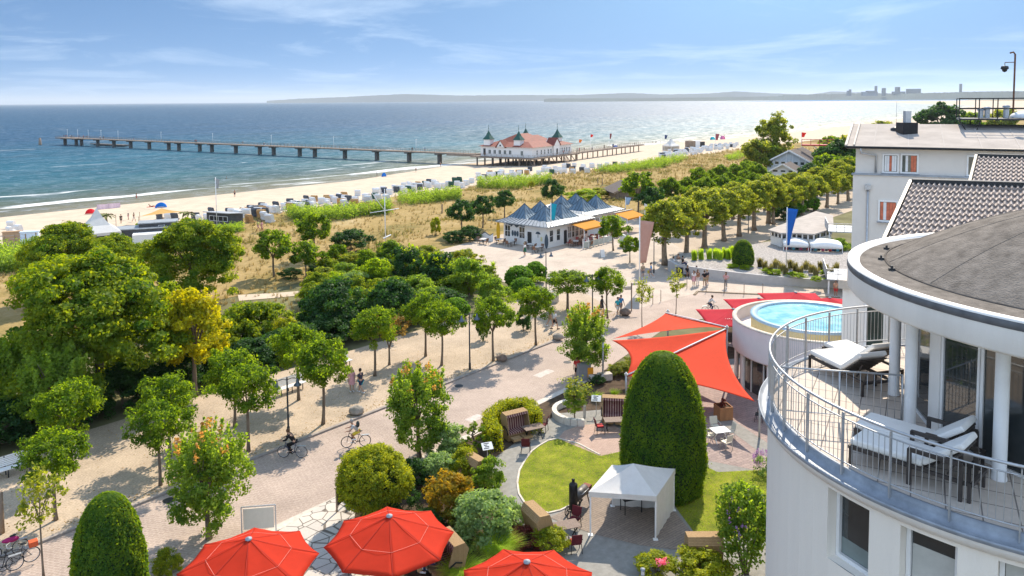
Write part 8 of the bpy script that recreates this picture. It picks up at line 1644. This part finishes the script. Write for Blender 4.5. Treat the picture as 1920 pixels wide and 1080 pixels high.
PEO = [(256, 375, 'walk', None, 'shorts', WHITE, RED, 'person in red trunks wading at the waterline'), (440, 369, 'stand', None, 'shorts', WHITE, NAVY, 'person in swimwear walking on the wet sand'), (227, 419, 'stand', 'shirt', 'shorts', BLACK, BLACK, 'person in black standing left of the beach club'), (241, 412, 'stand', 'shirt', 'shorts', GREY, PINK, 'person in grey top standing on the sand behind beach club'), (251, 416, 'walk', 'shirt', 'shorts', BRNC, WHITE, 'person in brown top walking behind the beach club'), (707, 332, 'stand', 'shirt', 'shorts', GREY, GREY, 'person standing beside the small blue shelter'), (780, 323, 'walk', None, 'shorts', GREY, BLACK, 'person stooping at the waterline below the pier'), (826, 313, 'stand', None, 'shorts', GREY, NAVY, 'person standing in the shallows left of pier piles'), (484, 434, 'walk', 'shirt', 'shorts', (.5, .55, .2), PINK, 'person in lime top on the dune path'), (491, 435, 'walk', 'shirt', 'shorts', PINK, PINK, 'person in pink on the dune path'), (1190, 273, 'stand', 'shirt', 'trousers', NAVY, NAVY, 'person in navy near the far waterline'), (1176, 276, 'sit', None, 'shorts', NAVY, NAVY, 'person crouching on the far beach'), (1224, 271, 'stand', None, 'shorts', NAVY, RED, 'person at the far waterline left of pair'), (1230, 270, 'stand', 'shirt', 'shorts', BLACK, BLACK, 'person in black at the far waterline'), (1239, 270, 'stand', None, 'shorts', BLACK, BLUE, 'person near the pale pagoda tent at the waterline'), (1285, 272, 'stand', 'shirt', 'shorts', GREY, BLACK, 'person in grey right of the pale pagoda tent'), (1331, 279, 'stand', None, 'shorts', GREY, BLACK, 'person in trunks among far beach chairs'), (1352, 258, 'stand', None, 'shorts', GREY, NAVY, 'person left of the pink parasol shelter'), (1359, 257, 'stand', None, 'shorts', GREY, BLACK, 'person right of the pink parasol shelter'), (1391, 254, 'stand', 'shirt', 'shorts', GREY, BLACK, 'person at the waterline far right'), (1303, 245, 'stand', None, 'shorts', BLACK, NAVY, 'bather standing in glittering water far right')]
for i, (px, py, kd, tp_, bt, tc, bc, lb) in enumerate(PEO): person(lb, PT(px, py), rk.uniform(0, 6), kd, tp_, bt, tc, bc, 'bkyg'[i % 4], skinm=SKT if i % 2 else SK, shoes=False, sc=1.05)
for px, py, lb, c in ((146, 421, 'sunbather lying on a red towel near the pagoda tent', RED), (284, 388, 'sunbather lying on a red towel beside the blue shelter', RED), (134, 423, 'sunbather on a dark towel near the red towel', GREY)):
    p = PT(px, py); person(lb, p+V((0, 0, .02)), R(-60), 'lie', None, 'shorts', c, BLACK, 'b', skinm=SKT, shoes=False); b = MB(); b.bb(-.5, .5, -1.0, 1.0, 0, .03); o = b.obj('beach_towel', cloth(c), None, p, R(-60)); tag(o, 'towel under the '+lb[:lb.index(' ')]+' '+{146: 'right of the pagoda tent on red cloth', 284: 'beside the blue shelter', 134: 'on dark cloth'}[px], 'towel')
for px, py, lb in ((403, 338, 'swimmer standing chest deep, left one'), (425, 335, 'swimmer standing chest deep, right one')): q = P(px, py, SEA); person(lb, q-V((0, 0, 1.05)), 2, 'stand', None, 'shorts', NAVY, NAVY, 'k', shoes=False)
# people on the pier and boardwalk
pc = [(3.8, y, .42) for y in (337, 335, 333, 331, 329, 326, 320, 316, 312, 296, 294, 262, 206, 205, 168, 152, 60, 54)]+[(x, .2, 0) for x in (34, 36, 40, 47, 58, 66, 67)]+[(20, -1.6, 0), (24, -1.8, 0), (27, -1.4, 0), (-1.6, 20, 0)]
for i, (x, y, dz_) in enumerate(pc): person('person strolling on the pier planks' if y > 30 else 'visitor on the boardwalk around the pier restaurant', pw_(x+rk.uniform(-.8, .8)*(y > 30), y, DZ+dz_), rk.uniform(0, 6), ('walk', 'stand')[i % 2], 'shirt', 'trousers', (NAVY, RED, GREY, WHITE, BLACK, BLUE)[i % 6], (NAVY, BLACK, KHAKI)[i % 3], 'bkyg'[i % 4], group='visitors on the pier' if y > 30 else 'visitors around the pier restaurant')
# beach club: low dark huts, screens, fence, palms, kiosk
t = thing('beach_club_hut', 'long low dark grey beach club hut with flat roof', 'hut', PT(240, 452), R(22)); b = MB(); b.bb(-5.5, 5.5, -1.6, 1.6, 0, 1.9); b.obj('wall', mat('anthracite_boards', (.085, .085, .09), .8, .2, 3, .2, 20), t); b = MB(); b.bb(-5.7, 5.7, -1.8, 1.8, 1.905, 2.05); b.obj('roof', m_zl, t)
t = thing('beach_club_hut', 'small grey container hut with door behind the maple', 'hut', PT(298, 444), R(22)); b = MB(); b.bb(-2.6, 2.6, -1.4, 1.4, 0, 2.3); b.obj('wall', mat('anthracite_boards', (.085, .085, .09)), t); b = MB(); b.bb(-2.75, 2.75, -1.55, 1.55, 2.305, 2.45); b.obj('roof', m_zl, t); window(t, (.5, -1.41, 1.0), .9, 2.0, 0, m_paint, m_dark, name='door')
t = thing('container', 'low white container below the grey hut', 'container', PT(285, 458), R(22)); b = MB(); b.bb(-2.5, 2.5, -1.2, 1.2, 0, 1.7); b.obj('body', m_paint, t)
for px, py, lb, c_ in ((262, 420, 'cream stretched sunshade of the beach club, left one', (.62, .54, .42)), (305, 424, 'ochre stretched sunshade of the beach club, right one', (.60, .38, .14))):
    t = thing('sunshade', lb, 'sunshade', PT(px, py), R(25)); vs, fs = sail((V((-4, -1.5, 2.3)), V((4, -1, 2.6)), V((0, 2.4, 3.1))), (.15, .15, .15), 8); b = MB(); b.smooth = True; b.add(vs, fs); b.obj('cloth', fabric('shade_%d' % px, c_, .3), t)
    b = MB(); [b.bar((x, y, 0), (x, y, z), .08) for x, y, z in ((-4, -1.5, 2.3), (4, -1, 2.6), (0, 2.4, 3.1))]; b.obj('post', m_wood, t)
def palm(label, p, h, sc=1):
    t = thing('palm_tree', label, 'palm', p); b = MB(); b.tube([(0, 0, 0), (.1, 0, h*.5), (0, 0, h)], [.18*sc, .14*sc, .12*sc], 8); b.obj('trunk', m_bark, t); b = MB()
    for k in range(16):
        a = k*2.4; e = .4+.6*((k*7) % 5)/5; pr_ = None
        for j in range(6):
            q = j/5; r_ = 1.7*sc*q; z = h+sc*(e*1.3*q-1.1*q*q); c = V((r_*math.cos(a), r_*math.sin(a), z)); sd = V((-math.sin(a), math.cos(a), -.25))*(.30*sc*math.sin(math.pi*min(1, q*.85+.12)))
            if pr_: b.add([pr_[0], c+sd, c, pr_[1]], [(0, 1, 2, 3)]); b.add([pr_[2], pr_[1], c, c-sd], [(0, 1, 2, 3)])
            pr_ = (c+sd, c, c-sd)
    b.obj('fronds', mat('palm_frond', (.12, .13, .03), .7, .3, 4), t)
palm('palm with arching fronds right of the white pagoda tent', PT(200, 430), 2.6, 1.1); palm('small palm between the beach kiosk and maple crown', PT(352, 425), 2.2, .9)
tree('sh_lime', 0, PT(266, 437), 0, (1, 1, .9), 'potted green shrub on the beach club deck', None, 'foliage')
t = thing('beach_kiosk', 'dark beach kiosk with pale sloping roof and serving hatch', 'kiosk', PT(422, 421), R(-25)); t.scale = (.82, .82, .78); b = MB(); b.extr([(-3.2, -1.6, 0), (-3.2, 1.6, 0), (-3.2, 1.6, 2.2), (-3.2, -1.6, 2.7)], (6.4, 0, 0)); b.obj('wall', mat('anthracite_boards', (.085, .085, .09)), t); b = MB(); b.extr([(-3.5, -2.3, 2.75), (-3.5, 1.9, 2.3), (-3.5, 1.9, 2.42), (-3.5, -2.3, 2.9)], (7, 0, 0)); b.obj('roof', m_galv, t); window(t, (0, -1.63, 1.5), 4.8, 1.1, 0, m_paint, m_black, .08, bars=(3, 0), name='serving_hatch')
flagpole('small_flag', 'white mast with small flag behind the beach kiosk', PT(407, 428), 8.2, 6.4, 8.0, .6, fabric('grey_flag', (.4, .42, .45), .4)); flagpole('small_flag', 'red and yellow rescue flag at the boardwalk', pw_(31.5, -2, DZ), 5.4, 4.0, 5.3, 1.3, fabric('rescue_flag', (.75, .25, .03), .4)); flagpole('small_flag', 'red flag flying right of the pier restaurant', PT(1107, 293), 9.5, 8.2, 9.4, 1.3, fabric('red_flag', (.75, .06, .04), .4))
flagpole('small_flag', 'dark striped flag on a pole before the far beach', PT(1143, 290), 9.5, 7.0, 9.3, .9, fabric('maroon_flag', (.3, .1, .09), .4)); flagpole('small_flag', 'blue flag beside the pale pagoda tent', PT(1246, 283), 7.5, 5.5, 7.3, 1.3, fabric('navy_flag', (.05, .08, .2), .4)); flagpole('small_flag', 'red white blue flag among the far beach chairs', PT(1341, 291), 8, 5.5, 7.8, 1.4, fabric('tricolour_flag', (.45, .15, .18), .4)); flagpole('small_flag', 'red flag by the scissor lift beyond the chalets', P(1502, 292, 0), 8.5, 6.6, 8.3, 1.6, fabric('red_flag', (.75, .06, .04), .4))
fn = thing('beach_fence', 'wire fence with brown posts before the beach club chairs', 'fence', PT(-10, 474)); a, b2 = PT(-10, 474), PT(88, 463)
for i in range(6): q = a.lerp(b2, i/5)-a; b = MB(); b.bar(q, q+V((0, 0, 2.2)), .12); b.obj('post', m_wood, fn)
b = MB(); [b.tube([V((0, 0, z)), b2-a+V((0, 0, z))], .02, 4) for z in (.5, 1.1, 1.7, 2.15)]; b.obj('wire', m_galv, fn)
for px, c_, lb in ((57, (.5, .62, .75), 'pale blue changing screen behind the fence'), (24, (.40, .27, .16), 'brown wooden stall behind the fence')): t = thing('screen', lb, 'screen', PT(px, 458), R(20)); b = MB(); b.bb(-1.3, 1.3, -.5, .5, 0, 2.1); b.bb(-1.4, 1.4, -.6, .6, 2.103, 2.2); b.obj('panel', mat('screen_%d' % px, c_, .8, .1, 4), t)
t = thing('beach_toilet_block', 'brown and white cabins on the far beach', 'cabin', PT(1300, 276), R(30)); b = MB(); b.bb(-4, 0, -1.5, 1.5, 0, 3.2); b.obj('wall', m_wood, t); b = MB(); b.bb(.02, 3, -1.5, 1.5, 0, 3.2); b.obj('white_cabin', m_paint, t); b = MB(); b.bb(3.4, 6.5, -1.2, 1.2, 0, 2.6); b.obj('dark_cabin', m_dark, t)
# red scissor lift beyond the chalets
sl = thing('scissor_lift', 'red scissor lift platform on white crossed arms', 'lift', P(1535, 322, 0), R(-20)); b = MB()
for k in range(3): z = .8+k*2.1; b.bar((-1.4, -.4, z), (1.4, -.4, z+2.1), .22); b.bar((1.4, -.35, z), (-1.4, -.35, z+2.1), .22)
b.obj('scissor_arms', m_paint, sl); b = MB(); b.bb(-4.6, 4.6, -1.2, 1.2, 7.2, 7.6); [b.bar((x, -1.2, 7.6), (x, -1.2, 9.0), .14) for x in (-4.5, -2.2, 0, 2.2, 4.5)]; b.bar((-4.5, -1.2, 9.0), (4.5, -1.2, 9.0), .14); b.bar((-4.5, -1.2, 8.3), (4.5, -1.2, 8.3), .12); b.obj('platform', mat('lift_red', (.50, .05, .04), .5, .1, 3), sl); b = MB(); b.bb(-2, 2, -1, 1, .1, .8); b.obj('chassis', m_dark, sl)
# thin posts on the dune
for px, py in ((829, 399), (1121, 345), (1129, 347), (1316, 319)): b = MB(); b.bar((0, 0, 0), (0, 0, 1.6), .22); tag(b.obj('dune_post', m_wood, None, PT(px, py)), 'short dark post standing in the dune grass', 'post', 'marker posts on the dune')
# ------------------------------------------------ sea air
m_haze = bpy.data.materials.new('sea_haze'); m_haze.use_nodes = True; t_ = m_haze.node_tree; t_.nodes.remove(t_.nodes['Principled BSDF'])
pv = t_.nodes.new('ShaderNodeVolumePrincipled'); pv.inputs['Color'].default_value = (.80, .90, 1.0, 1); pv.inputs['Density'].default_value = 5.0e-5; pv.inputs['Anisotropy'].default_value = .2
t_.links.new(pv.outputs[0], t_.nodes['Material Output'].inputs['Volume'])
hz = MB(); hz.bb(-45000, 45000, -3000, 62000, -12, 340); ho = hz.obj('haze', m_haze); ho['kind'] = 'stuff'
